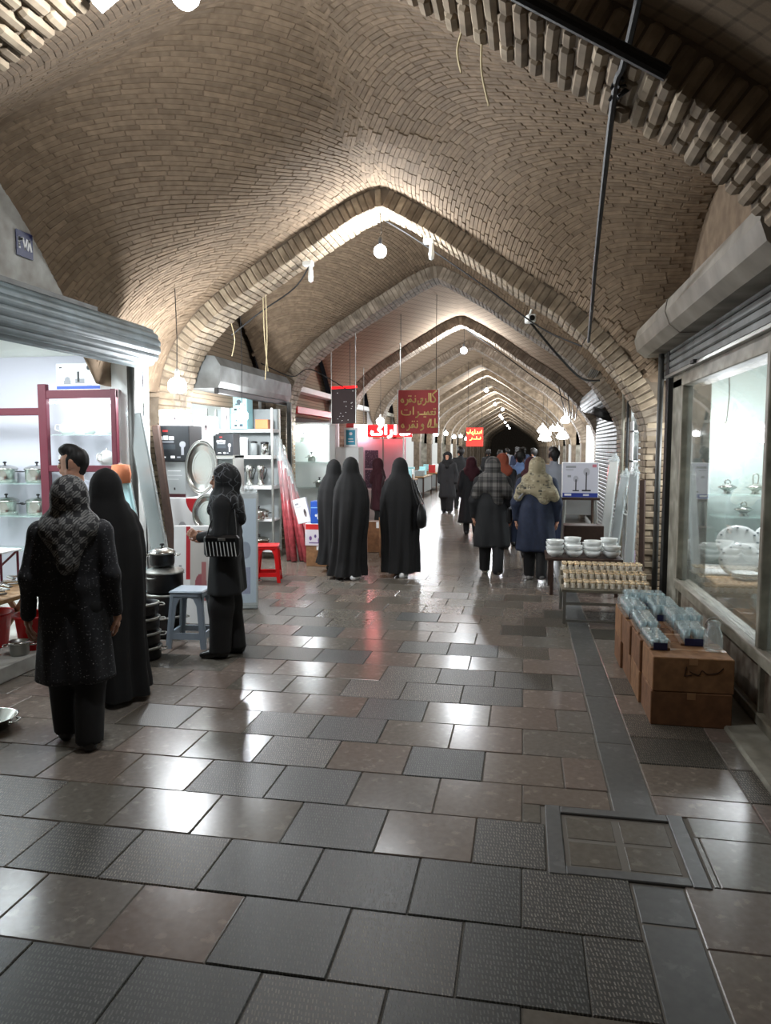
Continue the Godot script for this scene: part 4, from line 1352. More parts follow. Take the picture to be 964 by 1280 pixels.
# ---------------------------------------------------------------- left row, second shop: kitchenware
func build_left_shop_two():
	shop_room(-1, -8.85, -11.7, 1.6, 2.75, M.white_wall, "wall_left_shop")
	# sheet housing of the second shutter
	var h := thing("shutter_housing", "grey sheet metal shutter housing over the kitchenware shop", "shutter", Vector3(-3.98, 2.66, -10.35))
	var poly := PackedVector2Array([Vector2(0.16, -0.2), Vector2(0.2, -0.12), Vector2(0.2, 0.08), Vector2(0.12, 0.2), Vector2(-0.3, 0.24), Vector2(-0.3, -0.2)])
	var st := begin()
	prism(st, poly, -1.45, 1.45)
	put(h, "housing", st, M.shutter)
	st = begin()
	box(st, Vector3(0.14, -0.235, 0), Vector3(0.06, 0.07, 2.9), 0.008)
	put(h, "bottom_bar", st, M.dark_metal)
	var post := begin()
	box(post, Vector3(-3.78, 1.22, -11.68), Vector3(0.07, 2.44, 0.05), 0.006)
	tag(put(self, "shutter_post", post, M.pipe), "grey shutter channel between the kitchenware shop and the pink rolls", "post")
	# rack on the far wall
	var u := thing("goods_rack", "open rack of steel kitchenware in the second left shop", "rack", Vector3(-4.25, 0.1, -10.85))
	var ys := [0.03, 0.5, 1.0, 1.46, 1.86]
	for k in 5:
		st = begin()
		box(st, Vector3(0, ys[k], 0), Vector3(1.05, 0.05 if k > 1 else 0.03, 0.36), 0.004)
		put(u, "shelf", st, M.white_card)
	for e in [[-0.52, -0.17], [0.52, -0.17], [-0.52, 0.17], [0.52, 0.17]]:
		st = begin()
		box(st, Vector3(e[0], 1.1, e[1]), Vector3(0.03, 2.2, 0.03))
		put(u, "upright", st, M.dull_steel)
	st = begin()
	box(st, Vector3(0, 1.1, -0.185), Vector3(1.05, 2.2, 0.01))
	put(u, "back_sheet", st, M.grey_card)
	# canisters
	for k in 5:
		var t := thing("canister", ["black and white", "dark", "tall white", "grey", "steel"][k] + " canister on the upper shelf of the kitchenware rack", "canister", Vector3(-4.55 + k * 0.17, 1.585, -10.74), 0.0, "canisters on the rack")
		st = begin(true)
		var r: float = [0.06, 0.07, 0.07, 0.05, 0.06][k]
		var hh: float = [0.17, 0.18, 0.25, 0.19, 0.18][k]
		lathe(st, [Vector2(0, 0), Vector2(r, 0), Vector2(r, hh), Vector2(0, hh)], 16)
		put(t, "body", st, [M.porcelain, M.dull_steel, M.porcelain, M.grey_card, M.steel][k])
		st = begin(true)
		lathe(st, [Vector2(r + 0.004, hh), Vector2(r + 0.004, hh + 0.02), Vector2(r * 0.5, hh + 0.03), Vector2(0, hh + 0.03)], 16)
		put(t, "lid", st, [M.black_plastic, M.black_plastic, M.white_card, M.black_plastic, M.black_plastic][k])
	for k in 3:
		var t := thing("steel_flask", ["leftmost", "middle", "rightmost"][k] + " steel flask on the third shelf of the rack", "flask", Vector3(-4.3 + k * 0.18, 1.125, -10.74), 0.0, "steel flasks on the rack")
		st = begin(true)
		lathe(st, [Vector2(0, 0), Vector2(0.06, 0), Vector2(0.06, 0.03), Vector2(0.035, 0.06), Vector2(0.045, 0.12), Vector2(0.045, 0.2), Vector2(0.06, 0.22), Vector2(0.06, 0.3), Vector2(0.03, 0.32), Vector2(0, 0.32)], 16)
		put(t, "body", st, M.steel)
		st = begin(true)
		tube(st, spline([Vector3(0.05, 0.28, 0), Vector3(0.1, 0.25, 0), Vector3(0.05, 0.1, 0)], 4), 0.008, 6)
		put(t, "handle", st, M.black_plastic)
	cooking_pot("black pot on the third shelf left of the flasks", Vector3(-4.58, 1.125, -10.76), 0.11, 0.14, M.black_pot, M.steel, true, 0.2, "pots on the rack")
	cooking_pot("wide steel pot on the fourth shelf of the rack", Vector3(-3.98, 0.615, -10.74), 0.15, 0.12, M.steel, M.steel, true, 0.2, "pots on the rack", "cooking_pot", M.black_plastic)
	cooking_pot("black pot on the fourth shelf of the rack", Vector3(-4.38, 0.615, -10.76), 0.13, 0.14, M.black_pot, M.steel, true, 0.4, "pots on the rack")
	cooking_pot("copper brown pot on the lowest shelf of the rack", Vector3(-3.98, 0.145, -10.74), 0.15, 0.16, mat("copper", Color(0.45, 0.25, 0.16), 0.35, 0.6), M.steel, true, 0.2, "pots on the rack")
	for k in 2:
		carton("blue_box", ["lower", "upper"][k] + " pale blue pan box on top of the kitchenware rack", Vector3(-4.22, 1.986 + 0.24 * k, -10.72), Vector3(0.26, 0.24, 0.24), M.pale_blue, 0.0, "pale blue boxes on the rack", M.print_pan)
	carton("tall_box", "narrow white green box beside the pale blue boxes", Vector3(-4.44, 1.986, -10.72), Vector3(0.12, 0.42, 0.24), M.porcelain, 0.0, "", M.print_small)
	carton("orange_tub", "small clear tub with orange lid at the right end of the rack", Vector3(-3.88, 1.986, -10.72), Vector3(0.2, 0.14, 0.16), mat("orange_lid", Color(0.85, 0.5, 0.3), 0.5))
	var hang := [[-4.35, 2.12, -9.85, 0.24, 0.28, "white_card", "print_small", "white boxed cooker on the inner shelf near the bulb"], [-4.36, 1.76, -9.85, 0.26, 0.34, "grey_card", "print_grey", "grey boxed cooker under the white boxed cooker"], [-4.05, 1.6, -9.75, 0.22, 0.3, "black_card", "print_black", "dark printed box behind the hammered tray"]]
	var sh := thing("side_shelf", "narrow steel shelf carrying boxed cookers in the second left shop", "shelf", Vector3(-4.3, 0.1, -9.85))
	for e in [0.75, 1.48]:
		st = begin()
		box(st, Vector3(0, e, 0), Vector3(0.75, 0.03, 0.36))
		put(sh, "board", st, M.dull_steel)
	for e in [-0.36, 0.36]:
		st = begin()
		box(st, Vector3(e, 0.75, 0), Vector3(0.03, 1.5, 0.34))
		put(sh, "upright", st, M.dull_steel)
	carton("boxed_cooker", "white boxed cooker on the inner shelf near the bulb", Vector3(-4.4, 1.88, -9.82), Vector3(0.26, 0.26, 0.26), M.white_card, 0.0, "", M.print_small)
	carton("boxed_cooker", "grey boxed cooker under the white boxed cooker", Vector3(-4.4, 1.595, -9.82), Vector3(0.3, 0.285, 0.26), M.grey_card, 0.0, "", M.print_grey)
	carton("boxed_cooker", "dark printed box beside the grey boxed cooker", Vector3(-4.08, 1.595, -9.82), Vector3(0.26, 0.3, 0.26), M.black_card, 0.0, "", M.print_black)
	carton("boxed_cooker", "pale boxed pan on the lower board of the narrow shelf", Vector3(-4.3, 0.865, -9.82), Vector3(0.5, 0.3, 0.26), M.white_card, 0.0, "", M.print_small)
	tube_fixture("tube lamp on the ceiling of the kitchenware shop", Vector3(-4.9, 2.68, -10.2), 1.2, 0.0, 2.5)

# ---------------------------------------------------------------- left row beyond
func build_left_far():
	# wrapped pink rolls
	for k in 5:
		var foot := Vector3(-3.45 + k * 0.1, 0.0, -10.62 + (k % 2) * 0.1)
		var top := Vector3(-3.66 + k * 0.055, 1.5 - 0.12 * k, -10.85)
		var t := thing("pink_roll", ["first", "second", "third", "fourth", "fifth"][k] + " wrapped pink roll from the shutter channel, leaning on the pier", "roll", foot, 0.0, "pink rolls leaning on the pier")
		var st := begin(true)
		tube(st, [Vector3(0, 0.01, 0), (top - foot) * 0.5, top - foot], 0.05, 12)
		put(t, "roll", st, M.pink_wrap)
		st = begin(true)
		var d := (top - foot).normalized()
		var e := top - foot
		tube(st, [e - d * 0.5, e - d * 0.2, e, e + d * 0.18, e + d * 0.32, e + d * 0.4], [0.055, 0.058, 0.06, 0.055 + 0.015 * (k % 2), 0.05, 0.02], 9)
		put(t, "plastic_sleeve", st, M.film)
	# goods before the third shop
	carton("goods_carton", "closed brown carton on the ground under the floral box", Vector3(-2.88, 0.0, -10.32), Vector3(0.36, 0.3, 0.3), M.card, 0.0, "", null, M.white_card)
	carton("floral_box", "red and white floral box on the brown carton", Vector3(-2.9, 0.3, -10.3), Vector3(0.34, 0.32, 0.28), M.white_card, 0.0, "", M.print_flowers)
	carton("blue_goods_box", "bright blue box on the floral box", Vector3(-2.86, 0.62, -10.3), Vector3(0.26, 0.32, 0.26), M.blue_card, 0.0, "", M.print_blue)
	var wb := carton("tilted_white_box", "tilted white box between the pink rolls and the blue box", Vector3(-3.1, 0.62, -10.28), Vector3(0.2, 0.36, 0.06), M.white_card, 0.0, "", M.print_small)
	wb.rotation.z = 0.25
	shop_room(-1, -12.55, -16.2, 1.8, 2.75, M.white_wall, "wall_left_shop", 0.1, 4.1)
	var u := thing("glass_cabinet", "white lit glass cabinet between the pink rolls and the cloaked women", "cabinet", Vector3(-3.72, 0.0, -12.75))
	for e in [[Vector3(0, 0.3, 0), Vector3(0.78, 0.6, 0.4)], [Vector3(0, 1.36, -0.19), Vector3(0.78, 1.52, 0.02)], [Vector3(0, 2.12, 0), Vector3(0.8, 0.04, 0.42)], [Vector3(-0.38, 1.36, 0), Vector3(0.02, 1.52, 0.4)], [Vector3(0.38, 1.36, 0), Vector3(0.02, 1.52, 0.4)]]:
		var st := begin()
		box(st, e[0], e[1], 0.004)
		put(u, "panel", st, M.white_wall)
	for y in [1.0, 1.45, 1.8]:
		var st := begin()
		box(st, Vector3(0, y, 0), Vector3(0.74, 0.014, 0.36))
		put(u, "glass_shelf", st, M.shelf_glass)
	var ls := begin(true)
	tube(ls, [Vector3(-0.34, 2.08, 0.15), Vector3(0.34, 2.08, 0.15)], 0.012, 8)
	put(u, "light_strip", ls, M.tube_light)
	lamp_light(u, Vector3(0, 2.04, 0.15), 0.35, 0.1)
	for k in 3: cooking_pot("small pot on the glass cabinet's " + ["top", "middle", "low"][k] + " shelf", Vector3(-3.85 + 0.14 * k, [1.81, 1.46, 1.01][k], -12.72), 0.07, 0.09, M.dull_steel, M.steel, true, 0.0, "small pots in the glass cabinet")
	var vl := begin()
	box(vl, Vector3(-4.03, 2.38, -14.3), Vector3(0.16, 0.12, 3.2), 0.005)
	tag(put(self, "red_valance", vl, M.red_card), "red fascia strip over the third left shop", "fascia")
	# dark hanging sign seen from behind
	var s := thing("hanging_sign", "dark cloth sign with a glowing red top edge, left of the red banner", "sign", Vector3(-3.06, 2.12, -12.5), -0.35)
	var st := begin()
	box(st, Vector3(0, 0.3, 0), Vector3(0.5, 0.6, 0.02), 0.003)
	put(s, "cloth", st, mat("dark_cloth", Color(0.22, 0.17, 0.17), 0.8))
	st = begin()
	box(st, Vector3(0, 0.62, 0), Vector3(0.52, 0.035, 0.03))
	put(s, "light_edge", st, M.led_red)
	for sx in [-1, 1]:
		st = begin()
		rod(st, Vector3(sx * 0.25, 0, 0.015), Vector3(sx * 0.25, ceiling_y(-3.06 + sx * 0.24, -12.5) - 2.1, 0.015), 0.008)
		put(s, "rod", st, M.dull_steel)
	st = begin()
	for k in 16: box(st, Vector3(rng.randf_range(-0.2, 0.2), rng.randf_range(0.04, 0.56), 0.011), Vector3(0.018, 0.01, 0.002))
	put(s, "spangles", st, M.white_card)
	# red cloth column
	var rs := thing("red_cloth_strip", "narrow red cloth strip hanging beside the illuminated sign", "banner", Vector3(-3.54, 1.1, -15.0))
	slab_box(rs, "cloth", Vector3(-0.08, 0, -0.015), Vector3(0.08, 1.25, 0.015), M.red_card)
	st = begin()
	rod(st, Vector3(0, 1.24, 0), Vector3(0, ceiling_y(-3.54, -15.0) - 1.1, 0), 0.006)
	put(rs, "wire", st, M.cable)
	carton("teal_card", "white card with a teal panel above the two cloaked women", Vector3(-3.2, 1.72, -13.6), Vector3(0.26, 0.36, 0.03), M.white_card, 0.0, "", M.print_teal)
	var tp := begin()
	box(tp, Vector3(-3.25, 0.86, -13.6), Vector3(0.5, 1.72, 0.4), 0.01)
	tag(put(self, "counter_block", tp, M.white_wall), "white counter carrying the teal card", "counter")
	# jeweller's windows
	var jw := thing("jewel_window", "jeweller's window with dark speckled display boards under the illuminated sign", "window display", Vector3(-3.1, 0.0, -16.1))
	for k in 4:
		var q := sheet(jw, "display_board", 0.3, 0.4, Transform3D(Basis.IDENTITY, Vector3(-0.55 + (k % 2) * 0.34, 1.02 + int(k / 2) * 0.43, 0.03)), M.print_jewels)
		q.name = "display_board"
	st = begin()
	box(st, Vector3(-0.1, 0.95, 0), Vector3(1.3, 1.9, 0.05))
	put(jw, "back_board", st, mat("pink_white", Color(0.85, 0.76, 0.8), 0.6))
	st = begin()
	box(st, Vector3(-0.1, 0.4, 0.15), Vector3(1.3, 0.8, 0.3), 0.01)
	put(jw, "counter", st, M.white_wall)
	for x in [-0.75, 0.1, 0.55]:
		st = begin()
		box(st, Vector3(x, 1.38, 0.3), Vector3(0.03, 1.16, 0.03))
		put(jw, "mullion", st, M.dull_steel)
	illuminated_sign()
	red_banner()
	# boxes on the ground beyond the cloaked women
	var n := 0
	for e in [[-2.05, 0.0, -11.4, 0.3, 0.3], [-2.08, 0.3, -11.45, 0.28, 0.32], [-2.0, 0.62, -11.5, 0.3, 0.24], [-1.75, 0.0, -11.35, 0.26, 0.26], [-2.35, 0.0, -11.9, 0.34, 0.5]]:
		carton("goods_carton", ["lowest", "middle", "top", "lone small", "tall rear"][n] + " brown carton between the two groups of cloaked women", Vector3(e[0], e[1], e[2]), Vector3(e[3], e[4], 0.3), M.card if n % 2 else M.card_dark, 0.05 * n, "cartons behind the cloaked women", null, M.white_card)
		n += 1
	# stalls farther down the left row
	far_shops(-1)

func glyph(st: SurfaceTool, strokes: Array, at: Vector2, s: float, w: float, z0: float, z1: float):
	for k in strokes:
		var p := []
		for v in k: p.append(at + v * s)
		if p.size() == 1: prism(st, PackedVector2Array([p[0] + Vector2(w * 0.6, 0), p[0] + Vector2(0, w * 0.6), p[0] - Vector2(w * 0.6, 0), p[0] - Vector2(0, w * 0.6)]), z0, z1)
		else: ribbon(st, spline(p, 4) if p.size() > 2 else p, w, z0, z1)

func V(x: float, y: float) -> Vector2: return Vector2(x, y)

func red_banner():
	# three lines, read from right to left; letters are drawn as pen strokes
	var t := thing("red_banner", "red hanging sign with three lines of yellow Persian lettering", "sign", Vector3(-2.12, 1.99, -15.0), 0.06)
	var st := begin()
	box(st, Vector3(0, 0.44, 0), Vector3(0.82, 0.88, 0.03), 0.004)
	put(t, "board", st, M.sign_red)
	for s in [-1, 1]:
		st = begin()
		box(st, Vector3(s * 0.415, 0.44, 0), Vector3(0.018, 0.9, 0.036))
		put(t, "edge_strip", st, M.dull_steel)
	st = begin()
	var w := 0.026
	# first line: gallery of silver
	var y := 0.64
	glyph(st, [[V(0.34, 0.2), V(0.29, 0.14), V(0.34, 0.06), V(0.33, 0.0), V(0.27, 0.0)], [V(0.37, 0.22), V(0.31, 0.17)], [V(0.25, 0.17), V(0.255, 0.0)], [V(0.215, 0.17), V(0.215, 0.02), V(0.19, 0.0), V(0.16, 0.0)], [V(0.15, 0.06), V(0.155, 0.0), V(0.13, -0.05), V(0.1, -0.06)], [V(0.05, 0.06), V(0.085, 0.065), V(0.08, 0.03), V(0.05, 0.01), V(0.055, -0.03), V(0.0, -0.045), V(-0.005, 0.02)]], V(0, y), 1.0, w, 0.016, 0.02)
	glyph(st, [[V(-0.06, 0.07), V(-0.06, 0.0), V(-0.1, 0.0), V(-0.13, 0.02)], [V(-0.06, 0.12)], [V(-0.13, 0.02), V(-0.16, 0.06), V(-0.19, 0.03), V(-0.15, 0.01), V(-0.21, 0.0)], [V(-0.15, 0.12)], [V(-0.19, 0.12)], [V(-0.22, 0.05), V(-0.215, 0.0), V(-0.24, -0.05), V(-0.27, -0.06)], [V(-0.3, 0.0), V(-0.32, 0.06), V(-0.35, 0.03), V(-0.33, -0.005), V(-0.3, 0.0)]], V(0, y), 1.0, w, 0.016, 0.02)
	# second line: repairs
	y = 0.39
	glyph(st, [[V(0.34, 0.06), V(0.34, 0.0), V(0.28, 0.0)], [V(0.35, 0.11)], [V(0.32, 0.11)], [V(0.3, 0.05), V(0.26, 0.05), V(0.28, 0.0), V(0.22, 0.0)], [V(0.22, 0.0), V(0.2, 0.05), V(0.17, 0.02), V(0.2, 0.0)], [V(0.17, 0.0), V(0.0, 0.0)], [V(0.13, 0.05), V(0.13, 0.0)], [V(0.12, -0.05)], [V(0.15, -0.05)], [V(0.0, 0.05), V(0.005, 0.0), V(-0.02, -0.05), V(-0.05, -0.06)], [V(-0.1, 0.15), V(-0.1, 0.0)], [V(-0.16, 0.06), V(-0.17, 0.0), V(-0.26, -0.01), V(-0.33, 0.01), V(-0.34, 0.07)], [V(-0.23, 0.09)], [V(-0.27, 0.09)]], V(0, y), 1.0, w, 0.016, 0.02)
	# third line: gold and silver
	y = 0.13
	glyph(st, [[V(0.34, 0.17), V(0.34, 0.0)], [V(0.34, 0.02), V(0.38, 0.06), V(0.38, 0.01), V(0.34, 0.0), V(0.26, 0.0)], [V(0.26, 0.16), V(0.25, 0.04), V(0.2, 0.0), V(0.2, 0.05), V(0.24, 0.16)], [V(0.11, 0.03), V(0.09, 0.06), V(0.07, 0.03), V(0.1, 0.01), V(0.1, -0.03), V(0.05, -0.06)]], V(0, y), 1.0, w, 0.016, 0.02)
	glyph(st, [[V(-0.02, 0.07), V(-0.02, 0.0), V(-0.07, 0.0)], [V(-0.02, 0.12)], [V(-0.07, 0.0), V(-0.1, 0.06), V(-0.13, 0.03), V(-0.1, 0.0), V(-0.17, 0.0)], [V(-0.08, 0.12)], [V(-0.12, 0.12)], [V(-0.18, 0.05), V(-0.175, 0.0), V(-0.2, -0.05), V(-0.23, -0.06)], [V(-0.29, 0.0), V(-0.31, 0.06), V(-0.34, 0.03), V(-0.32, -0.005), V(-0.29, 0.0)]], V(0, y), 1.0, w, 0.016, 0.02)
	put(t, "lettering", st, M.sign_yellow)
	for s in [-1, 1]:
		st = begin()
		rod(st, Vector3(s * 0.36, 0.88, 0), Vector3(s * 0.36, ceiling_y(-2.12 + s * 0.36, -15.0) - 1.98, 0), 0.006)
		put(t, "wire", st, M.cable)

func illuminated_sign():
	var t := thing("illuminated_sign", "glowing red shop sign with white Persian lettering", "sign", Vector3(-3.05, 1.92, -15.9))
	var st := begin()
	box(st, Vector3(0.18, 0.15, 0), Vector3(0.98, 0.26, 0.08), 0.008)
	put(t, "case", st, M.led_red)
	st = begin()
	box(st, Vector3(-0.52, 0.14, 0.0), Vector3(0.42, 0.3, 0.08), 0.008)
	put(t, "lit_panel", st, mat("panel_white", Color(1, 0.95, 0.97), 0.4, 0.0, {"glow": 3.0, "glow_color": Color(1, 0.9, 0.95)}))
	st = begin()
	var w := 0.05
	glyph(st, [[V(0.6, 0.2), V(0.62, 0.1), V(0.54, 0.08)], [V(0.5, 0.09), V(0.47, 0.2), V(0.41, 0.13), V(0.45, 0.07), V(0.52, 0.09)], [V(0.31, 0.27), V(0.31, 0.08)], [V(0.22, 0.16), V(0.22, 0.06), V(0.15, 0.01)], [V(0.1, 0.27), V(0.1, 0.08)], [V(0.0, 0.24), V(-0.06, 0.18), V(0.0, 0.13), V(-0.02, 0.08), V(-0.2, 0.08), V(-0.2, 0.14)], [V(0.04, 0.28), V(-0.04, 0.24)]], V(0, 0.0), 1.0, w, 0.041, 0.06)
	put(t, "lettering", st, M.led_white)
	var l := AreaLight3D.new()
	l.name = "light"
	l.area_size = Vector2(1.0, 0.26)
	l.light_energy = 0.3
	l.light_color = Color(1.0, 0.25, 0.25)
	l.area_range = 30.0
	l.shadow_enabled = true
	t.add_child(l, true)
	l.position = Vector3(0.15, 0.15, 0.07)
	l.rotation.y = PI
	for s in [-1, 1]:
		st = begin()
		rod(st, Vector3(s * 0.4, 0.26, 0), Vector3(s * 0.4, ceiling_y(-3.05 + s * 0.4, -15.9) - 1.92, 0), 0.008)
		put(t, "hanger", st, M.dull_steel)

func far_shops(side: int):
	# the open shops beyond the fourth arch: lit rooms, a stall of goods before each, a lamp over it
	var nm := "left" if side < 0 else "right"
	var ord := ["nearest", "second", "third", "fourth", "fifth", "sixth", "seventh", "eighth"]
	for b in range(3, 11):
		var z0: float = ARCH_Z[b] - ARCH_W
		var z1: float = ARCH_Z[b + 1]
		shop_room(side, z0, z1, 1.4, 2.7, M.white_wall if b % 2 else M.dirty_plaster, "wall_%s_shop" % nm, 0.1, 4.15 if side < 0 else 1.62)
		var xs := -3.75 if side < 0 else 1.2
		var zc := (z0 + z1) * 0.5
		var w: String = ord[b - 3]
		var t := thing("market_stall", "%s open stall of small goods down the %s row" % [w, nm], "stall", Vector3(xs, 0, zc), 0.0, "stalls down the lane")
		var st := begin()
		box(st, Vector3(0, 0.7, 0), Vector3(0.8, 0.04, 2.4), 0.005)
		put(t, "tabletop", st, M.wood)
		for e in [[-0.36, -1.1], [0.36, -1.1], [-0.36, 1.1], [0.36, 1.1]]:
			st = begin()
			box(st, Vector3(e[0], 0.34, e[1]), Vector3(0.05, 0.68, 0.05))
			put(t, "leg", st, M.dark_wood)
		st = begin()
		box(st, Vector3(0, 0.42, 0), Vector3(0.74, 0.5, 2.2))
		put(t, "cloth_front", st, M.grey_card)
		if b < 7:
			for k in 9:
				var sz := Vector3(rng.randf_range(0.16, 0.3), rng.randf_range(0.12, 0.34), rng.randf_range(0.18, 0.28))
				var ci := rng.randi_range(0, 5)
				carton("stall_box", "%s %s box, %s along the %s stall of the %s row" % ["tall" if sz.y > 0.23 else "low", ["white", "brown", "grey", "pale blue", "red", "cream"][ci], ord[k] if k < 8 else "ninth", w, nm], Vector3(xs + rng.randf_range(-0.22, 0.22), 0.72, zc - 1.05 + k * 0.255), sz, [M.white_card, M.card, M.grey_card, M.pale_blue, M.red_card, M.porcelain][ci], 0.0, "goods on the %s stall of the %s row" % [w, nm])
			for k in 5:
				var sz := Vector3(0.3, rng.randf_range(0.24, 0.5), 0.38)
				carton("shelf_box", "%s box stack, %s against the wall behind the %s stall, %s row" % [["white", "brown", "pale blue", "red", "cream"][k], ord[k], w, nm], Vector3(side * (4.15 + 1.2 if side < 0 else 1.62 + 1.2), 0.1, z0 - 0.4 - k * 0.6), sz + Vector3(0, 1.0, 0), [M.white_card, M.card, M.pale_blue, M.red_card, M.porcelain][k], 0.0, "goods behind the %s stall of the %s row" % [w, nm])
		hanging_bulb(Vector3(xs + 0.25 * -side, 2.25 + 0.1 * (b % 2), zc + 0.5), -1.0, 1.1, "bright lamp over the %s stall of the %s row" % [w, nm], 0.1, "lamps over the stalls", true)

# ---------------------------------------------------------------- right row, first shop: the window
func build_right_window():
	shop_room(1, -3.95, -8.2, 1.5, 2.7, mat("green_grey", Color(0.62, 0.67, 0.65), 0.7), "wall_right_shop", 0.1, 1.62)
	var w := setting("window_1", "glazed shop window in a grey painted frame on the right")
	slab_box(w, "jamb", Vector3(1.4, 0.0, -7.56), Vector3(1.66, 2.34, -7.16), M.dirty_plaster, 0.01)
	slab_box(w, "head", Vector3(1.4, 2.26, -7.56), Vector3(1.6, 2.4, -3.95), M.frame_paint, 0.006)
	slab_box(w, "bottom_rail", Vector3(1.4, 0.4, -7.16), Vector3(1.54, 0.49, -3.95), M.frame_paint, 0.008)
	slab_box(w, "sill_bead", Vector3(1.385, 0.478, -7.16), Vector3(1.42, 0.5, -3.95), M.sheet, 0.004)
	slab_box(w, "base_rail", Vector3(1.41, 0.03, -7.16), Vector3(1.5, 0.1, -3.95), M.frame_paint, 0.006)
	slab_box(w, "base_panel", Vector3(1.45, 0.1, -7.16), Vector3(1.52, 0.4, -3.95), M.stained)
	for z in [-7.15, -4.72, -4.0]:
		slab_box(w, "mullion", Vector3(1.4, 0.49, z - 0.03), Vector3(1.5, 2.27, z + 0.03), M.frame_paint, 0.006)
		slab_box(w, "base_post", Vector3(1.42, 0.1, z - 0.02), Vector3(1.5, 0.4, z + 0.02), M.frame_paint, 0.004)
	slab_box(w, "pane", Vector3(1.446, 0.49, -7.13), Vector3(1.452, 2.27, -4.74), M.glass)
	slab_box(w, "pane", Vector3(1.446, 0.49, -4.7), Vector3(1.452, 2.27, -4.02), M.glass)
	# half lowered shutter above the window, and its housing
	var s := thing("lowered_shutter", "lowered end of the grey slatted shutter above the right window", "shutter", Vector3(1.38, 2.4, -5.95))
	for k in 5:
		var st := begin()
		box(st, Vector3(0.0, 0.035 + k * 0.066, 0), Vector3(0.024, 0.06, 3.9), 0.01)
		put(s, "slat", st, M.shutter)
	var bb := begin()
	box(bb, Vector3(-0.005, -0.01, 0), Vector3(0.04, 0.03, 3.9), 0.004)
	put(s, "bottom_bar", bb, M.dull_steel)
	bb = begin()
	box(bb, Vector3(-0.035, 0.0, -0.5), Vector3(0.03, 0.03, 0.12), 0.004)
	put(s, "lock", bb, M.dark_metal)
	var h := thing("shutter_housing", "large beige sheet metal shutter housing at the upper right", "shutter", Vector3(1.34, 2.8, -6.1))
	var poly := PackedVector2Array([Vector2(-0.12, -0.17), Vector2(-0.2, -0.1), Vector2(-0.235, 0.0), Vector2(-0.22, 0.09), Vector2(-0.14, 0.17), Vector2(0.2, 0.17), Vector2(0.2, -0.17)])
	var st := begin()
	prism(st, poly, -2.16, 2.15)
	put(h, "housing", st, M.sheet)
	for k in 2:
		st = begin()
		prism(st, poly, -0.012, 0.012, Transform3D(Basis.from_scale(Vector3(1.03, 1.03, 1)), Vector3(0, 0, [-2.1, -0.3][k])))
		put(h, "seam", st, M.sheet)
	# channel and pipe between the window and the arch pier
	slab_box(self, "shutter_post", Vector3(1.36, 0.0, -7.72), Vector3(1.43, 2.68, -7.6), M.dark_metal, 0.006)
	tag(get_child(get_child_count() - 1), "dark steel shutter channel beside the right window", "post")
	var pp := begin(true)
	tube(pp, [Vector3(1.33, 0, -7.82), Vector3(1.33, 2.66, -7.82)], 0.028, 10)
	tag(put(self, "drain_pipe", pp, M.pipe), "grey pipe running down between the right window and the arch pier", "pipe")
	# inside the window
	var u := thing("window_shelf", "display shelf of glass and steel inside the right shop window", "shelf", Vector3(2.25, 0.1, -7.9))
	for y in [1.14, 0.92]:
		st = begin()
		box(st, Vector3(0 if y > 1.0 else 0.1, y, 0), Vector3(0.95, 0.012, 0.34))
		put(u, "glass_shelf", st, M.shelf_glass)
	st = begin()
	box(st, Vector3(0, 0.2, 0.1), Vector3(1.1, 0.4, 0.6), 0.01)
	put(u, "plinth", st, M.white_card)
	for x in [-0.45, 0.45]:
		st = begin()
		box(st, Vector3(x, 0.9, -0.15), Vector3(0.03, 1.8, 0.03))
		put(u, "upright", st, M.dull_steel)
	for k in 4:
		var t := thing("steel_dish", ["left dish on the upper glass shelf", "tall handled dish on the upper glass shelf", "left dish on the lower glass shelf", "right dish on the lower glass shelf"][k] + " in the window, of steel", "dish", Vector3([2.0, 2.26, 2.16, 2.44][k], [1.247, 1.247, 1.027, 1.027][k], -7.86), 0.0, "steel dishes in the right window")
		st = begin(true)
		lathe(st, [Vector2(0, 0), Vector2(0.05, 0), Vector2(0.03, 0.02), Vector2(0.04, 0.035), Vector2(0.09, 0.06), Vector2(0.095, 0.065), Vector2(0.05, 0.09), Vector2(0.02, 0.105), Vector2(0, 0.11)], 20)
		put(t, "dish", st, M.steel)
		st = begin(true)
		var hh := 0.2 if k == 1 else 0.14
		tube(st, spline([Vector3(-0.02, 0.09, 0), Vector3(-0.025, hh - 0.02, 0), Vector3(0, hh, 0), Vector3(0.025, hh - 0.02, 0), Vector3(0.02, 0.09, 0)], 4), 0.006, 6)
		put(t, "handle", st, M.steel)
	for k in 4:
		var t := thing("oval_platter", ["upper left", "lower left", "upper right", "lower right"][k] + " white oval platter with a flower border in the window", "platter", Vector3([2.02, 2.03, 2.36, 2.38][k], [0.8, 0.64, 0.82, 0.62][k], [-7.5, -7.42, -7.55, -7.4][k]), 0.0, "white platters in the right window")
		var xf := Transform3D(Basis(Vector3.RIGHT, PI / 2 - 0.25), Vector3.ZERO)
		st = begin(true)
		lathe(st, [Vector2(0, -0.004), Vector2(0.7, -0.004), Vector2(1.0, 0.014), Vector2(1.0, 0.018), Vector2(0.72, 0.004), Vector2(0, 0.004)].map(func(v): return Vector2(v.x * 0.2, v.y)), 36, xf, Vector2(1.0, 0.82))
		put(t, "plate", st, M.porcelain)
		st = begin()
		for j in 12:
			var a := TAU * j / 12.0
			box(st, xf * Vector3(cos(a) * 0.172, 0.014, sin(a) * 0.172 * 0.82), Vector3(0.02, 0.014, 0.003), 0.0, xf.basis * Basis(Vector3.RIGHT, PI / 2))
		put(t, "flower_border", st, mat("flower_grey", Color(0.42, 0.46, 0.48), 0.4))
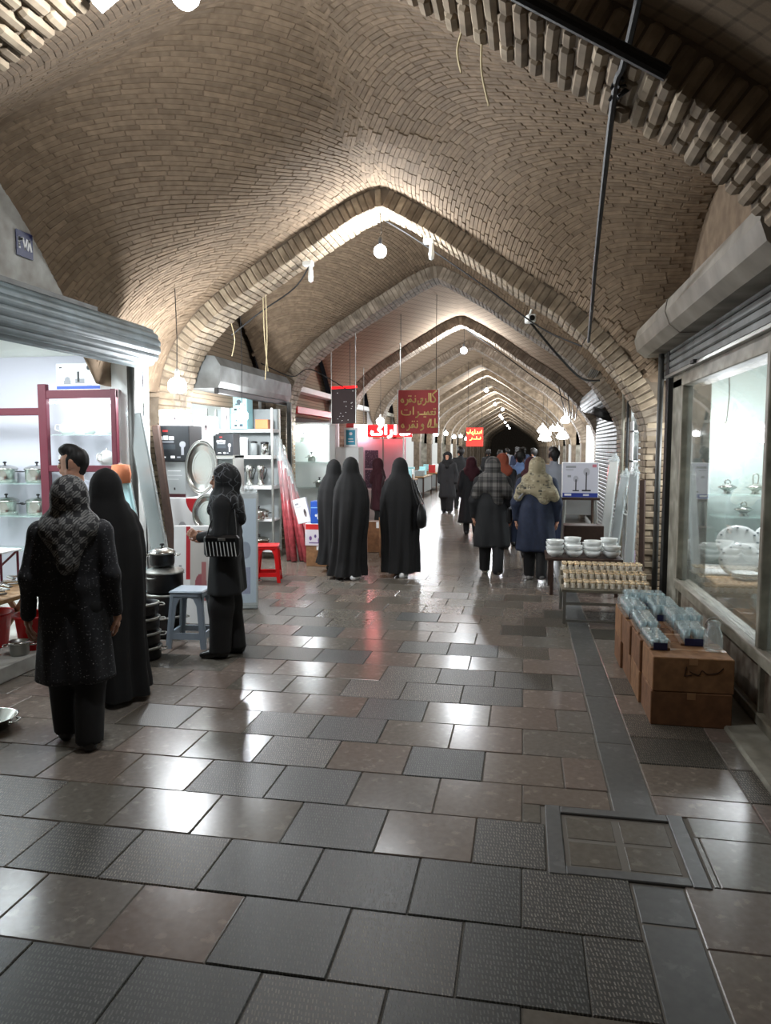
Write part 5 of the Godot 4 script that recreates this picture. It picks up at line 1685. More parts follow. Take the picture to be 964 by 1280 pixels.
	for k in 6:
		st = begin(true)
		lathe(st, [Vector2(0, 0), Vector2(0.06, 0), Vector2(0.12, 0.016), Vector2(0.122, 0.02), Vector2(0.06, 0.006), Vector2(0, 0.006)], 24)
		var d := put(self, "side_plate", st, M.porcelain, Transform3D(Basis.IDENTITY, Vector3(2.02 + 0.26 * (k % 2), 0.502 + 0.02 * int(k / 2), -7.2)))
		tag(d, ["bottom", "middle", "top"][int(k / 2)] + " white plate of the " + ["left", "right"][k % 2] + " pile at the window bottom", "plate", "white plates piled in the window")
	slab_box(self, "plate_bench", Vector3(1.7, 0.1, -7.35), Vector3(2.6, 0.5, -6.9), M.wood, 0.01)
	tag(get_child(get_child_count() - 1), "wooden bench for the plates inside the right window", "bench")
	for k in 2:
		hanging_bulb(Vector3([1.94, 2.2][k], 1.8, [-7.75, -7.4][k]), 2.6, 0.5, ["left", "right"][k] + " of the two white bulbs seen through the right window", 0.07, "bulbs in the right window", true)

# ---------------------------------------------------------------- goods standing out on the right
func build_right_goods():
	var names := ["front", "second", "third", "rear"]
	for k in 4:
		for lv in 2:
			var z := -4.66 - 0.19 - k * 0.395
			carton("cardboard_box", "%s %s cardboard box of the row under the right window" % ["lower" if lv == 0 else "upper", names[k]], Vector3(1.03 + rng.randf_range(-0.008, 0.008) - 0.012 * k, lv * 0.215, z), Vector3(0.47, 0.213, 0.385), M.card_dark if (k + lv) % 3 != 1 else M.card, rng.randf_range(-0.015, 0.015), "cardboard boxes in the row under the window", null, mat("tape", Color(0.62, 0.46, 0.32), 0.4))
	# scribbled marks on the cartons
	var mk := begin()
	ribbon(mk, spline([Vector2(-0.07, 0.02), Vector2(-0.02, 0.0), Vector2(0.0, 0.03), Vector2(0.03, 0.01), Vector2(0.09, 0.02), Vector2(0.12, 0.05)], 3), 0.006, 0.0, 0.001)
	ribbon(mk, [Vector2(-0.09, 0.05), Vector2(-0.1, -0.01), Vector2(-0.06, 0.0)], 0.006, 0.0, 0.001)
	var front_box: Node3D = null
	for c in get_children():
		if c.has_meta("label") and c.get_meta("label").begins_with("upper front cardboard"): front_box = c
	put(front_box, "pen_marks", mk, mat("pen", Color(0.22, 0.13, 0.08), 0.8), Transform3D(Basis.IDENTITY, Vector3(0.05, 0.11, 0.194)))
	# shrink-wrapped glassware on the boxes
	var i := 0
	for e in [[0.86, -4.98, 0.12, 0.34, 0.07], [1.1, -5.08, 0.16, 0.26, 0.11], [0.86, -5.4, 0.14, 0.4, 0.09], [1.12, -5.42, 0.2, 0.28, 0.13], [0.84, -5.85, 0.16, 0.4, 0.1], [1.05, -5.82, 0.18, 0.38, 0.12], [0.96, -6.12, 0.3, 0.16, 0.13]]:
		var t := thing("glass_pack", ["narrow front", "front right", "second left", "second right", "third left", "third right", "rearmost"][i] + " film wrapped pack of glasses on the cardboard row", "glass pack", Vector3(e[0], 0.43, e[1]), rng.randf_range(-0.04, 0.04), "film wrapped packs of glasses")
		var st := begin()
		box(st, Vector3(0, 0.008, 0), Vector3(e[2], 0.015, e[3]), 0.002)
		put(t, "tray", st, M.card)
		st = begin(true)
		var nx := int(maxf(2, e[2] / 0.06))
		var nz := int(maxf(2, e[3] / 0.06))
		for a in nx:
			for b in nz:
				var c := Vector3((a + 0.5) / nx * e[2] - e[2] * 0.5, 0.016, (b + 0.5) / nz * e[3] - e[3] * 0.5)
				lathe(st, [Vector2(0, 0), Vector2(0.02, 0), Vector2(0.026, e[4] - 0.02), Vector2(0.024, e[4] - 0.02), Vector2(0.018, 0.01), Vector2(0, 0.01)], 10, Transform3D(Basis.IDENTITY, c))
		tag(put(t, "glasses", st, mat("pale_glass", Color(0.72, 0.80, 0.82), 0.08, 0.35)), "", "", "", "stuff")
		st = begin()
		box(st, Vector3(0, e[4] * 0.5, 0), Vector3(e[2] + 0.006, e[4], e[3] + 0.006), 0.012)
		put(t, "film", st, M.clear)
		st = begin()
		box(st, Vector3(0, 0.025, e[3] * 0.5 + 0.004), Vector3(e[2] * 0.7, 0.045, 0.004))
		put(t, "label_strip", st, M.navy)
		i += 1
	var jar := thing("glass_jar", "clear glass jar standing at the front right of the cardboard row", "jar", Vector3(1.19, 0.43, -4.86))
	var js := begin(true)
	lathe(js, [Vector2(0, 0), Vector2(0.05, 0), Vector2(0.06, 0.02), Vector2(0.055, 0.1), Vector2(0.035, 0.15), Vector2(0.035, 0.17), Vector2(0.032, 0.17), Vector2(0.032, 0.15), Vector2(0.052, 0.1), Vector2(0.056, 0.02), Vector2(0, 0.006)], 20)
	put(jar, "body", js, M.clear)
	js = begin(true)
	lathe(js, [Vector2(0.038, 0.155), Vector2(0.04, 0.18), Vector2(0.02, 0.19), Vector2(0, 0.19)], 16)
	put(jar, "lid", js, M.clear)
	js = begin(true)
	var hp := []
	for k in 13: hp.append(Vector3(cos(PI * k / 12.0) * 0.05, 0.16 + sin(PI * k / 12.0) * 0.05, 0))
	tube(js, hp, 0.003, 5)
	put(jar, "wire_handle", js, M.dull_steel)
	# table of gilt glasses
	var t := thing("steel_table", "low steel framed table with rows of gilt glasses", "table", Vector3(0.8, 0, -7.6))
	var st := begin()
	box(st, Vector3(0, 0.33, 0), Vector3(0.84, 0.03, 0.74), 0.004)
	put(t, "tabletop", st, M.frame_paint)
	for e in [[-0.39, 0.34], [0.39, 0.34], [-0.39, -0.34], [0.39, -0.34]]:
		st = begin()
		box(st, Vector3(e[0], 0.16, e[1]), Vector3(0.03, 0.32, 0.03))
		put(t, "leg", st, M.dull_steel)
	for e in [[0.0, 0.2, 0.34, 0.78, 0.02], [0.0, 0.03, 0.34, 0.78, 0.02], [0, 0.2, -0.34, 0.78, 0.02]]:
		st = begin()
		box(st, Vector3(e[0], e[1], e[2]), Vector3(e[3], 0.025, e[4]))
		put(t, "rail", st, M.dull_steel)
	for k in 2:
		st = begin()
		box(st, Vector3(0, 0.3725 + k * 0.055, [-0.125, -0.22][k]), Vector3(0.82, 0.055, [0.43, 0.23][k]))
		put(t, "step", st, M.frame_paint)
	var proto: Node3D = null
	var ords := ["first", "second", "third", "fourth", "fifth", "sixth", "seventh", "eighth", "ninth", "tenth", "eleventh", "twelfth", "thirteenth"]
	for row in 9:
		for c in 13:
			var y := 0.346 if row < 3 else (0.401 if row < 6 else 0.456)
			var p := Vector3(0.8 - 0.37 + c * 0.062 + (0.008 if row % 2 else 0.0), y, -7.31 - row * 0.072)
			var lab := "gilt glass, %s from the lane in the %s row of the steel table" % [ords[c], ords[row]]
			if proto == null:
				proto = thing("gilt_glass", lab, "glass", p, 0.0, "gilt glasses on the steel table")
				var g := begin(true)
				lathe(g, [Vector2(0, 0), Vector2(0.02, 0), Vector2(0.022, 0.008), Vector2(0.015, 0.03), Vector2(0.025, 0.062), Vector2(0.023, 0.062), Vector2(0.012, 0.028), Vector2(0, 0.01)], 10)
				put(proto, "cup", g, mat("gilt_glass", Color(0.94, 0.91, 0.86), 0.1, 0.1))
				g = begin(true)
				lathe(g, [Vector2(0.024, 0.052), Vector2(0.0262, 0.058), Vector2(0.0262, 0.066), Vector2(0.0235, 0.066)], 10)
				put(proto, "gilt_rim", g, M.gold)
			else: copy(proto, p, rng.randf() * 6.0, lab)
	# boards of white bowls
	var bt := thing("bowl_stand", "board stand piled with white bowls behind the gilt glasses", "stand", Vector3(0.7, 0, -9.0))
	st = begin()
	box(st, Vector3(0, 0.42, 0), Vector3(0.86, 0.03, 0.7), 0.004)
	put(bt, "board", st, M.dark_wood)
	for e in [[-0.36, 0.32], [0.36, 0.32], [-0.36, -0.32], [0.36, -0.32]]:
		st = begin()
		box(st, Vector3(e[0], 0.2, e[1]), Vector3(0.04, 0.41, 0.04))
		put(bt, "leg", st, M.dark_wood)
	var bp: Node3D = null
	for row in 2:
		for c in 4:
			for lv in (2 if (c + row) % 2 else 3):
				var p := Vector3(0.7 - 0.32 + c * 0.212, 0.437 + lv * 0.058, -8.8 - row * 0.28)
				var lab := "white bowl, %s of the pile %s, %s row of bowls" % [["bottom", "second", "top"][lv], ["nearest the lane", "second from the lane", "third from the lane", "nearest the wall"][c], ["front", "back"][row]]
				if bp == null:
					bp = thing("white_bowl", lab, "bowl", p, 0.0, "white bowls on the bowl stand")
					var g := begin(true)
					lathe(g, [Vector2(0, 0), Vector2(0.045, 0), Vector2(0.048, 0.008), Vector2(0.078, 0.022), Vector2(0.096, 0.048), Vector2(0.1, 0.075), Vector2(0.096, 0.075), Vector2(0.09, 0.048), Vector2(0.07, 0.026), Vector2(0, 0.014)], 20)
					put(bp, "bowl", g, M.porcelain)
					g = begin(true)
					lathe(g, [Vector2(0.097, 0.07), Vector2(0.103, 0.073), Vector2(0.102, 0.079), Vector2(0.096, 0.078)], 20)
					put(bp, "rim", g, M.porcelain)
				else: copy(bp, p, rng.randf() * 3.0, lab)
	# easel-like stand with a fan box
	var es := thing("trestle", "dark metal trestle carrying the fan picture box", "trestle", Vector3(0.76, 0, -10.35))
	for e in [[-0.2, 0.15, -0.24, 0.22], [0.2, 0.15, 0.24, 0.22], [-0.2, -0.15, -0.24, -0.22], [0.2, -0.15, 0.24, -0.22]]:
		st = begin()
		rod(st, Vector3(e[0], 1.02, e[1]), Vector3(e[2], 0, e[3]), 0.014)
		put(es, "leg", st, M.dull_steel)
	st = begin()
	box(st, Vector3(0, 1.02, 0), Vector3(0.5, 0.03, 0.34))
	put(es, "top", st, M.dark_wood)
	carton("fan_picture_box", "pale box with pictures of two standing fans and blue base", Vector3(0.75, 1.036, -10.3), Vector3(0.47, 0.47, 0.2), M.white_card, 0.0, "", M.print_fans)
	carton("dark_chest", "dark brown wooden chest under the fan picture box", Vector3(0.78, 0.0, -9.95), Vector3(0.5, 0.7, 0.3), M.dark_wood)
	leaning("wrapped_board", "lilac grey wrapped board leaning on the right arch pier", Vector3(1.1, 0, -8.04), Vector3(1.17, 1.42, -8.26), 0.09, 0.04, M.grey_card, "board", Vector3(-0.5, 0, 1))
	leaning("dark_plank", "dark wooden plank leaning on the right arch pier", Vector3(1.24, 0, -8.04), Vector3(1.26, 1.36, -8.26), 0.06, 0.03, M.dark_wood, "plank", Vector3(-0.5, 0, 1), false)
	leaning("wrapped_board", "silver film wrapped board leaning by the second right pier", Vector3(1.13, 0, -10.9), Vector3(1.3, 1.5, -11.2), 0.13, 0.04, M.dull_steel, "board", Vector3(-0.5, 0, 1))
	leaning("wrapped_board", "pale wrapped board leaning before the bright right shop", Vector3(1.2, 0, -10.5), Vector3(1.4, 1.3, -10.75), 0.12, 0.04, M.grey_card, "board", Vector3(-0.5, 0, 1))
	# the bright second shop
	shop_room(1, -8.85, -11.95, 1.3, 2.7, M.white_wall, "wall_right_shop", 0.1, 1.62)
	tube_fixture("tube lamp on the ceiling of the bright right shop", Vector3(2.2, 2.62, -10.4), 1.2, PI / 2, 3.5)
	var u := thing("white_shelf", "white shelf unit in the bright right shop", "shelf", Vector3(2.1, 0.1, -11.78))
	for y in [0.5, 0.95, 1.4, 1.85]:
		st = begin()
		box(st, Vector3(0, y, 0), Vector3(1.0, 0.025, 0.3))
		put(u, "shelf", st, M.white_card)
	for x in [-0.49, 0.49]:
		st = begin()
		box(st, Vector3(x, 1.0, 0), Vector3(0.02, 2.0, 0.3))
		put(u, "side", st, M.white_card)
	for k in 6: carton("shelf_carton", ["top left", "top right", "middle left", "middle right", "low left", "low right"][k] + " pale box on the white shelf of the bright right shop", Vector3(1.85 + 0.42 * (k % 2), [1.963, 1.513, 1.063][int(k / 2)], -11.76), Vector3(0.3, 0.26, 0.22), [M.white_card, M.grey_card][k % 2], 0.0, "pale boxes on the white shelf")
	var wr := thing("wire_rack", "round wire grille rack standing in the bright right shop doorway", "rack", Vector3(1.5, 0.72, -10.2))
	for k in 4:
		st = begin(true)
		var ring := []
		for j in 25: ring.append(Vector3(cos(TAU * j / 24) * 0.05 * (k + 1), 0.3 + sin(TAU * j / 24) * 0.06 * (k + 1), 0))
		tube(st, ring, 0.005, 5, false)
		put(wr, "ring", st, M.steel)
	for k in 5:
		st = begin()
		rod(st, Vector3(-0.16 + k * 0.08, 0.1, 0), Vector3(-0.16 + k * 0.08, 0.5, 0), 0.004, 5)
		put(wr, "wire", st, M.steel)
	carton("lilac_box", "lilac striped box in the bright right shop doorway", Vector3(1.48, 0.0, -9.9), Vector3(0.26, 0.4, 0.3), mat("lilac", Color(0.78, 0.66, 0.80), 0.6))
	carton("brown_bottle_box", "brown and cream box on the lilac box", Vector3(1.48, 0.4, -9.9), Vector3(0.24, 0.16, 0.26), M.card)
	carton("grille_box", "dull steel boxed heater under the wire rack", Vector3(1.5, 0.0, -10.25), Vector3(0.34, 0.82, 0.24), M.dull_steel)
	for e in [[1.42, -11.32, 0.022, "frame_paint", "pale conduit pipe at the second right pier"], [1.47, -11.2, 0.02, "cable", "black pipe beside the pale conduit on the right"]]:
		st = begin(true)
		tube(st, [Vector3(e[0], 0, e[1]), Vector3(e[0], 2.5, e[1])], e[2], 10)
		tag(put(self, "conduit", st, M[e[3]]), e[4], "pipe")

func build_right_far():
	# closed roller shutter of the third right shop
	var s := thing("closed_shutter", "closed grey roller shutter on the right beyond the bright shop", "shutter", Vector3(1.5, 0, -14.4))
	for k in 34:
		var st := begin()
		box(st, Vector3(0, 0.04 + k * 0.07, 0), Vector3(0.03, 0.064, 3.6), 0.012)
		put(s, "slat", st, M.shutter)
	var r := shop_room(1, -12.55, -16.25, 0.6, 2.7, M.dark_wall, "wall_right_shop", 0.1, 1.62)
	rolled_shutter("round shutter drum above the closed right shutter", Vector3(1.34, 2.62, 0), 0.2, -12.6, -16.2, M.shutter, 14)
	var tr := begin(true)
	tube(tr, [Vector3(1.3, 2.3, -12.7), Vector3(1.26, 2.2, -12.72)], 0.2, 18)
	tag(put(self, "wall_fan", tr, M.dark_metal), "dark round ventilator on the right wall near the closed shutter", "fan")
	far_shops(1)
	# wide oval lamps hung on the right
	for e in [[0.52, 2.18, -21.8, "upper"], [0.66, 1.95, -23.0, "lower"], [0.95, 1.97, -19.2, "nearer brighter"]]:
		hanging_bulb(Vector3(e[0], e[1], e[2]), -1.0, 0.7, e[3] + " wide oval lamp glowing on the right of the crowd", 0.16, "wide oval lamps on the right", true)
	# far red sign
	var t := thing("far_sign", "small red and orange sign with pale lettering far down the lane", "sign", Vector3(-1.56, 1.75, -24.0))
	var st := begin()
	box(st, Vector3(0, 0.3, 0), Vector3(0.54, 0.6, 0.03), 0.004)
	put(t, "board", st, mat("far_red", Color(0.85, 0.2, 0.16), 0.5, 0.0, {"glow": 0.35, "glow_color": Color(1.0, 0.22, 0.16)}))
	st = begin()
	glyph(st, [[V(0.22, 0.52), V(0.22, 0.42)], [V(0.17, 0.47), V(0.17, 0.42), V(0.1, 0.42)], [V(0.08, 0.48), V(0.1, 0.43), V(0.03, 0.4)], [V(0.0, 0.54), V(0.0, 0.42), V(-0.06, 0.42)], [V(-0.05, 0.47), V(-0.1, 0.42), V(-0.04, 0.36)], [V(-0.14, 0.54), V(-0.14, 0.42)], [V(-0.18, 0.46), V(-0.2, 0.4), V(-0.25, 0.46)]], V(0, 0), 1.0, 0.022, 0.016, 0.02)
	glyph(st, [[V(0.18, 0.3), V(0.18, 0.24), V(0.08, 0.24)], [V(0.06, 0.32), V(0.06, 0.24), V(-0.05, 0.24)], [V(-0.08, 0.28), V(-0.1, 0.22), V(-0.16, 0.2)]], V(0, 0), 1.0, 0.022, 0.016, 0.02)
	put(t, "lettering", st, mat("far_letters", Color(1, 0.85, 0.5), 0.5, 0.0, {"glow": 1.2, "glow_color": Color(1, 0.8, 0.45)}))
	for sx in [-1, 1]:
		st = begin()
		rod(st, Vector3(sx * 0.22, 0.6, 0), Vector3(sx * 0.22, ceiling_y(-1.56 + sx * 0.22, -24.0) - 1.75, 0), 0.006)
		put(t, "wire", st, M.cable)

# ---------------------------------------------------------------- cables, rods and fittings overhead
func cable(label: String, pts: Array, r: float, m: Material, n := "cable"):
	var st := begin()
	tube(st, spline(pts, 6), r, 6)
	tag(put(self, n, st, m), label, "cable" if n == "cable" else n.replace("_", " "))

func build_overhead():
	cable("long dark cable from the near arch down to the second arch", [Vector3(0.392, 3.36, -2.95), Vector3(0.39, 3.32, -3.4), Vector3(0.385, 3.3, -3.75), Vector3(0.49, 3.12, -5.6), Vector3(0.58, 2.96, -7.0), Vector3(0.66, 2.83, -8.28)], 0.016, M.cable)
	var bar := begin()
	rod(bar, Vector3(-0.25, 3.6, -3.12), Vector3(0.52, 3.13, -3.12), 0.028, 10)
	tag(put(self, "iron_bar", bar, M.dark_metal), "black iron bar across the near arch at the top right", "bar")
	var knot := begin()
	for k in 7:
		var a := rng.randf() * TAU
		rod(knot, Vector3(0.385 + rng.randf_range(-0.03, 0.03), 3.29 + rng.randf_range(-0.05, 0.03), -3.7 + 0.03 * k), Vector3(0.39 + cos(a) * 0.06, 3.33 + sin(a) * 0.05, -3.6), 0.007, 5)
	tag(put(self, "wire_knot", knot, M.cable), "tangle of wires where the long cable meets the near arch", "wires")
	cable("cable along the right side of the whitewashed arch", [Vector3(-1.6, 4.3, -8.6), Vector3(-1.2, 4.06, -8.7), Vector3(-0.5, 3.56, -8.7), Vector3(0.15, 3.06, -8.66), Vector3(0.6, 2.8, -8.4)], 0.009, M.cable)
	cable("cable along the left side of the whitewashed arch", [Vector3(-2.5, 3.86, -8.6), Vector3(-2.75, 3.62, -8.75), Vector3(-3.2, 3.36, -8.8), Vector3(-3.6, 3.1, -8.84)], 0.009, M.cable)
	cable("thick cable sagging behind the arch on the right", [Vector3(0.02, 3.2, -8.95), Vector3(0.4, 2.82, -9.4), Vector3(0.72, 2.6, -10.0), Vector3(1.0, 2.62, -10.6)], 0.014, M.cable)
	cable("black cable hanging under the third arch", [Vector3(-1.3, 4.28, -16.4), Vector3(-0.6, 3.8, -16.3), Vector3(0.2, 3.2, -16.3), Vector3(0.9, 2.7, -16.2)], 0.012, M.cable)
	cable("cable across the second arch at the left", [Vector3(-4.0, 3.0, -11.0), Vector3(-3.7, 2.85, -11.6), Vector3(-3.5, 3.0, -12.0), Vector3(-3.0, 2.7, -12.5)], 0.009, M.cable)
	for k in 5:
		cable(["first", "second", "third", "fourth", "fifth"][k] + " loose cable in the bundle above the right shutters", [Vector3(0.7 + 0.1 * k, 3.0 - 0.1 * k, -16.2), Vector3(0.9 + 0.06 * k, 2.55 - 0.05 * k, -17.5), Vector3(1.0 + 0.05 * k, 2.5, -19.0), Vector3(1.2, 2.4 + 0.06 * k, -20.2)], 0.012, M.dull_steel if k % 2 else M.cable)
	for e in [[[Vector3(-3.06, 3.52, -8.6), Vector3(-3.05, 3.0, -8.6), Vector3(-3.08, 2.52, -8.6)], "long pale string hanging from the whitewashed arch"], [[Vector3(-3.1, 3.5, -8.62), Vector3(-3.09, 3.05, -8.62), Vector3(-3.05, 2.62, -8.62)], "second pale string beside the long one"], [[Vector3(-3.5, 3.2, -8.6), Vector3(-3.46, 3.0, -8.6), Vector3(-3.5, 2.81, -8.6)], "short pale string on the left of the arch"], [[Vector3(-0.31, 3.84, -3.88), Vector3(-0.36, 3.7, -3.9), Vector3(-0.34, 3.58, -3.9)], "short pale string under the near arch"], [[Vector3(-0.23, 3.82, -3.88), Vector3(-0.24, 3.6, -3.9), Vector3(-0.2, 3.41, -3.9)], "longer pale string under the near arch"]]:
		cable(e[1], e[0], 0.006, M.string, "string")
	# fittings
	var c := thing("security_camera", "small white security camera on the right of the arch", "camera", Vector3(0.05, 3.2, -8.95), 0.25)
	var st := begin()
	box(st, Vector3(0, 0, 0), Vector3(0.1, 0.09, 0.16), 0.012)
	put(c, "body", st, M.fixture)
	st = begin(true)
	tube(st, [Vector3(0, 0, 0.075), Vector3(0, 0, 0.088)], 0.032, 14)
	put(c, "lens", st, M.black_plastic)
	st = begin()
	rod(st, Vector3(0, 0.04, -0.05), Vector3(0.03, 0.12, -0.06), 0.012)
	put(c, "bracket", st, M.fixture)
	for e in [[Vector3(-2.5, 3.74, -8.6), "unlit white bulb in a holder on the left of the arch"], [Vector3(-1.07, 3.93, -8.6), "small white bulb holder on the right of the arch peak"]]:
		var h := thing("bulb_holder", e[1], "lamp holder", e[0], 0.0, "unlit bulb holders on the arch")
		st = begin()
		box(st, Vector3(-0.03, 0.12, 0), Vector3(0.12, 0.06, 0.09), 0.01)
		put(h, "base", st, M.fixture)
		st = begin(true)
		lathe(st, [Vector2(0, -0.1), Vector2(0.028, -0.08), Vector2(0.034, -0.03), Vector2(0.026, 0.03), Vector2(0.022, 0.1), Vector2(0, 0.1)], 12)
		put(h, "unlit_bulb", st, M.porcelain)
	var fx := begin()
	box(fx, Vector3(-2.26, 4.12, -3.86), Vector3(0.14, 0.05, 0.1), 0.006, Basis(Vector3(0, 0, 1), 0.55))
	tag(put(self, "lamp_bracket", fx, M.fixture), "white bracket on the near arch at the top left", "bracket")
	var vg := begin()
	for k in 5: box(vg, Vector3(0.98 + 0.028 * k, 2.86 - 0.006 * k, -11.98), Vector3(0.014, 0.12, 0.02), 0.0, Basis(Vector3(0, 0, 1), -0.5))
	tag(put(self, "wall_vent", vg, M.dull_steel), "small ribbed metal vent under the right springing of the second arch", "vent")

# ---------------------------------------------------------------- people
class Acc:
	var v := PackedVector3Array()
	var n := PackedVector3Array()
	var i := PackedInt32Array()

func sdf(acc: Acc, bones: Array, k: float, cell: float, ymin := -9.0, fold := 0.0, fold_n := 7.0, fold_y := 1.0):
	# bones: [a, b, ra, rb]; smooth union of tapered capsules, meshed as surface nets near the surface only
	var lo := Vector3(1e9, 1e9, 1e9)
	var hi := -lo
	var nb := bones.size()
	for b in bones:
		var r: float = maxf(b[2], b[3]) + cell * 2 + k * 0.3 + fold
		lo = lo.min(b[0] - Vector3.ONE * r).min(b[1] - Vector3.ONE * r)
		hi = hi.max(b[0] + Vector3.ONE * r).max(b[1] + Vector3.ONE * r)
	lo.y = maxf(lo.y, ymin - cell * 2)
	var bn := Vector3i(((hi - lo) / (cell * 4)).ceil())
	var sx := bn.x * 4 + 1
	var sy := bn.y * 4 + 1
	var sz := bn.z * 4 + 1
	var val := PackedFloat32Array()
	val.resize(sx * sy * sz)
	val.fill(1e6)
	var half := cell * 4 * 0.87
	var blocks := []
	for bz in bn.z:
		for by in bn.y:
			for bx in bn.x:
				var c := lo + Vector3(bx * 4 + 2, by * 4 + 2, bz * 4 + 2) * cell
				var ds := PackedFloat32Array()
				var dm := 1e9
				for b in bones:
					var ab: Vector3 = b[1] - b[0]
					var t := clampf((c - b[0]).dot(ab) / maxf(ab.length_squared(), 1e-9), 0, 1)
					var d: float = (c - b[0] - ab * t).length() - lerpf(b[2], b[3], t)
					ds.append(d)
					dm = minf(dm, d)
				if dm > half + k * 0.3 + fold or dm < -half - fold - 0.02: 
					if dm > 0: continue
					# deep inside: only matters where the hem cuts it
					if not (c.y - half < ymin and c.y + half > ymin): continue
				var near := []
				for q in nb:
					if ds[q] < dm + half * 2 + k: near.append(bones[q])
				blocks.append(Vector3i(bx, by, bz))
				for z in range(bz * 4, bz * 4 + 5):
					for y in range(by * 4, by * 4 + 5):
						for x in range(bx * 4, bx * 4 + 5):
							var id := (z * sy + y) * sx + x
							if val[id] < 1e5: continue
							var p := lo + Vector3(x, y, z) * cell
							var m := 1e9
							for b in near:
								var a: Vector3 = b[0]
								var ab: Vector3 = b[1] - a
								var t := clampf((p - a).dot(ab) / maxf(ab.length_squared(), 1e-9), 0, 1)
								var d: float = (p - a - ab * t).length() - lerpf(b[2], b[3], t)
								var h := maxf(k - absf(m - d), 0.0) / k
								m = minf(m, d) - h * h * k * 0.25
							if fold > 0.0:
								var w := clampf(1.0 - p.y / fold_y, 0.0, 1.0)
								m -= fold * w * sin(atan2(p.z, p.x) * fold_n + 2.0 * sin(p.y * 4.0))
							if ymin > -5.0: m = maxf(m, ymin - p.y)
							val[id] = m
	var ids := PackedInt32Array()
	ids.resize(sx * sy * sz)
	ids.fill(-1)
	var base := acc.v.size()
	var verts := PackedVector3Array()
	var cells := PackedInt32Array()
	var off := [0, 1, sx, sx + 1, sx * sy, sx * sy + 1, sx * sy + sx, sx * sy + sx + 1]
	var edges := [[0, 1], [2, 3], [4, 5], [6, 7], [0, 2], [1, 3], [4, 6], [5, 7], [0, 4], [1, 5], [2, 6], [3, 7]]
	var cp := []
	for q in 8: cp.append(Vector3(q & 1, (q >> 1) & 1, q >> 2))
	for b in blocks:
		for z in range(b.z * 4, b.z * 4 + 4):
			for y in range(b.y * 4, b.y * 4 + 4):
				for x in range(b.x * 4, b.x * 4 + 4):
					var id := (z * sy + y) * sx + x
					var mask := 0
					for q in 8:
						if val[id + off[q]] < 0.0: mask |= 1 << q
					if mask == 0 or mask == 255: continue
					var s := Vector3.ZERO
					var n := 0
					for e in edges:
						var a := val[id + off[e[0]]]
						var c := val[id + off[e[1]]]
						if (a < 0.0) != (c < 0.0):
							s += cp[e[0]].lerp(cp[e[1]], a / (a - c))
							n += 1
					ids[id] = verts.size()
					cells.append(id)
					verts.append(lo + (Vector3(x, y, z) + s / n) * cell)
	var norm := PackedVector3Array()
	norm.resize(verts.size())
	var idx := PackedInt32Array()
	for id in cells:
		var a := val[id]
		for ax in 3:
			var step: int = [1, sx, sx * sy][ax]
			var c := val[id + step]
			if (a < 0.0) == (c < 0.0): continue
			var u: int = [sx, sx * sy, 1][ax]
			var w: int = [sx * sy, 1, sx][ax]
			var q := [id, id - u, id - u - w, id - w]
			if q[2] < 0: continue
			var i0 := ids[q[0]]
			var i1 := ids[q[1]]
			var i2 := ids[q[2]]
			var i3 := ids[q[3]]
			if i1 < 0 or i2 < 0 or i3 < 0: continue
			var order := [i0, i3, i2, i1] if a < 0.0 else [i0, i1, i2, i3]
			var nn := (verts[order[2]] - verts[order[0]]).cross(verts[order[1]] - verts[order[0]]) + (verts[order[3]] - verts[order[0]]).cross(verts[order[2]] - verts[order[0]])
			for o in order: norm[o] += nn
			for o in [0, 1, 2, 0, 2, 3]: idx.append(base + order[o])
	for j in norm.size(): norm[j] = norm[j].normalized()
	acc.v.append_array(verts)
	acc.n.append_array(norm)
	acc.i.append_array(idx)

func put_acc(parent: Node, n: String, acc: Acc, m: Material) -> MeshInstance3D:
	var arr := []
	arr.resize(Mesh.ARRAY_MAX)
	arr[Mesh.ARRAY_VERTEX] = acc.v
	arr[Mesh.ARRAY_NORMAL] = acc.n
	arr[Mesh.ARRAY_INDEX] = acc.i
	var mesh := ArrayMesh.new()
	mesh.add_surface_from_arrays(Mesh.PRIMITIVE_TRIANGLES, arr)
	return mesh_node(parent, n, mesh, m)

func scaled(bones: Array, s: float) -> Array:
	var out := []
	for b in bones: out.append([b[0] * s, b[1] * s, b[2] * s, b[3] * s])
	return out

func P(x: float, y: float, z: float) -> Vector3: return Vector3(x, y, z)

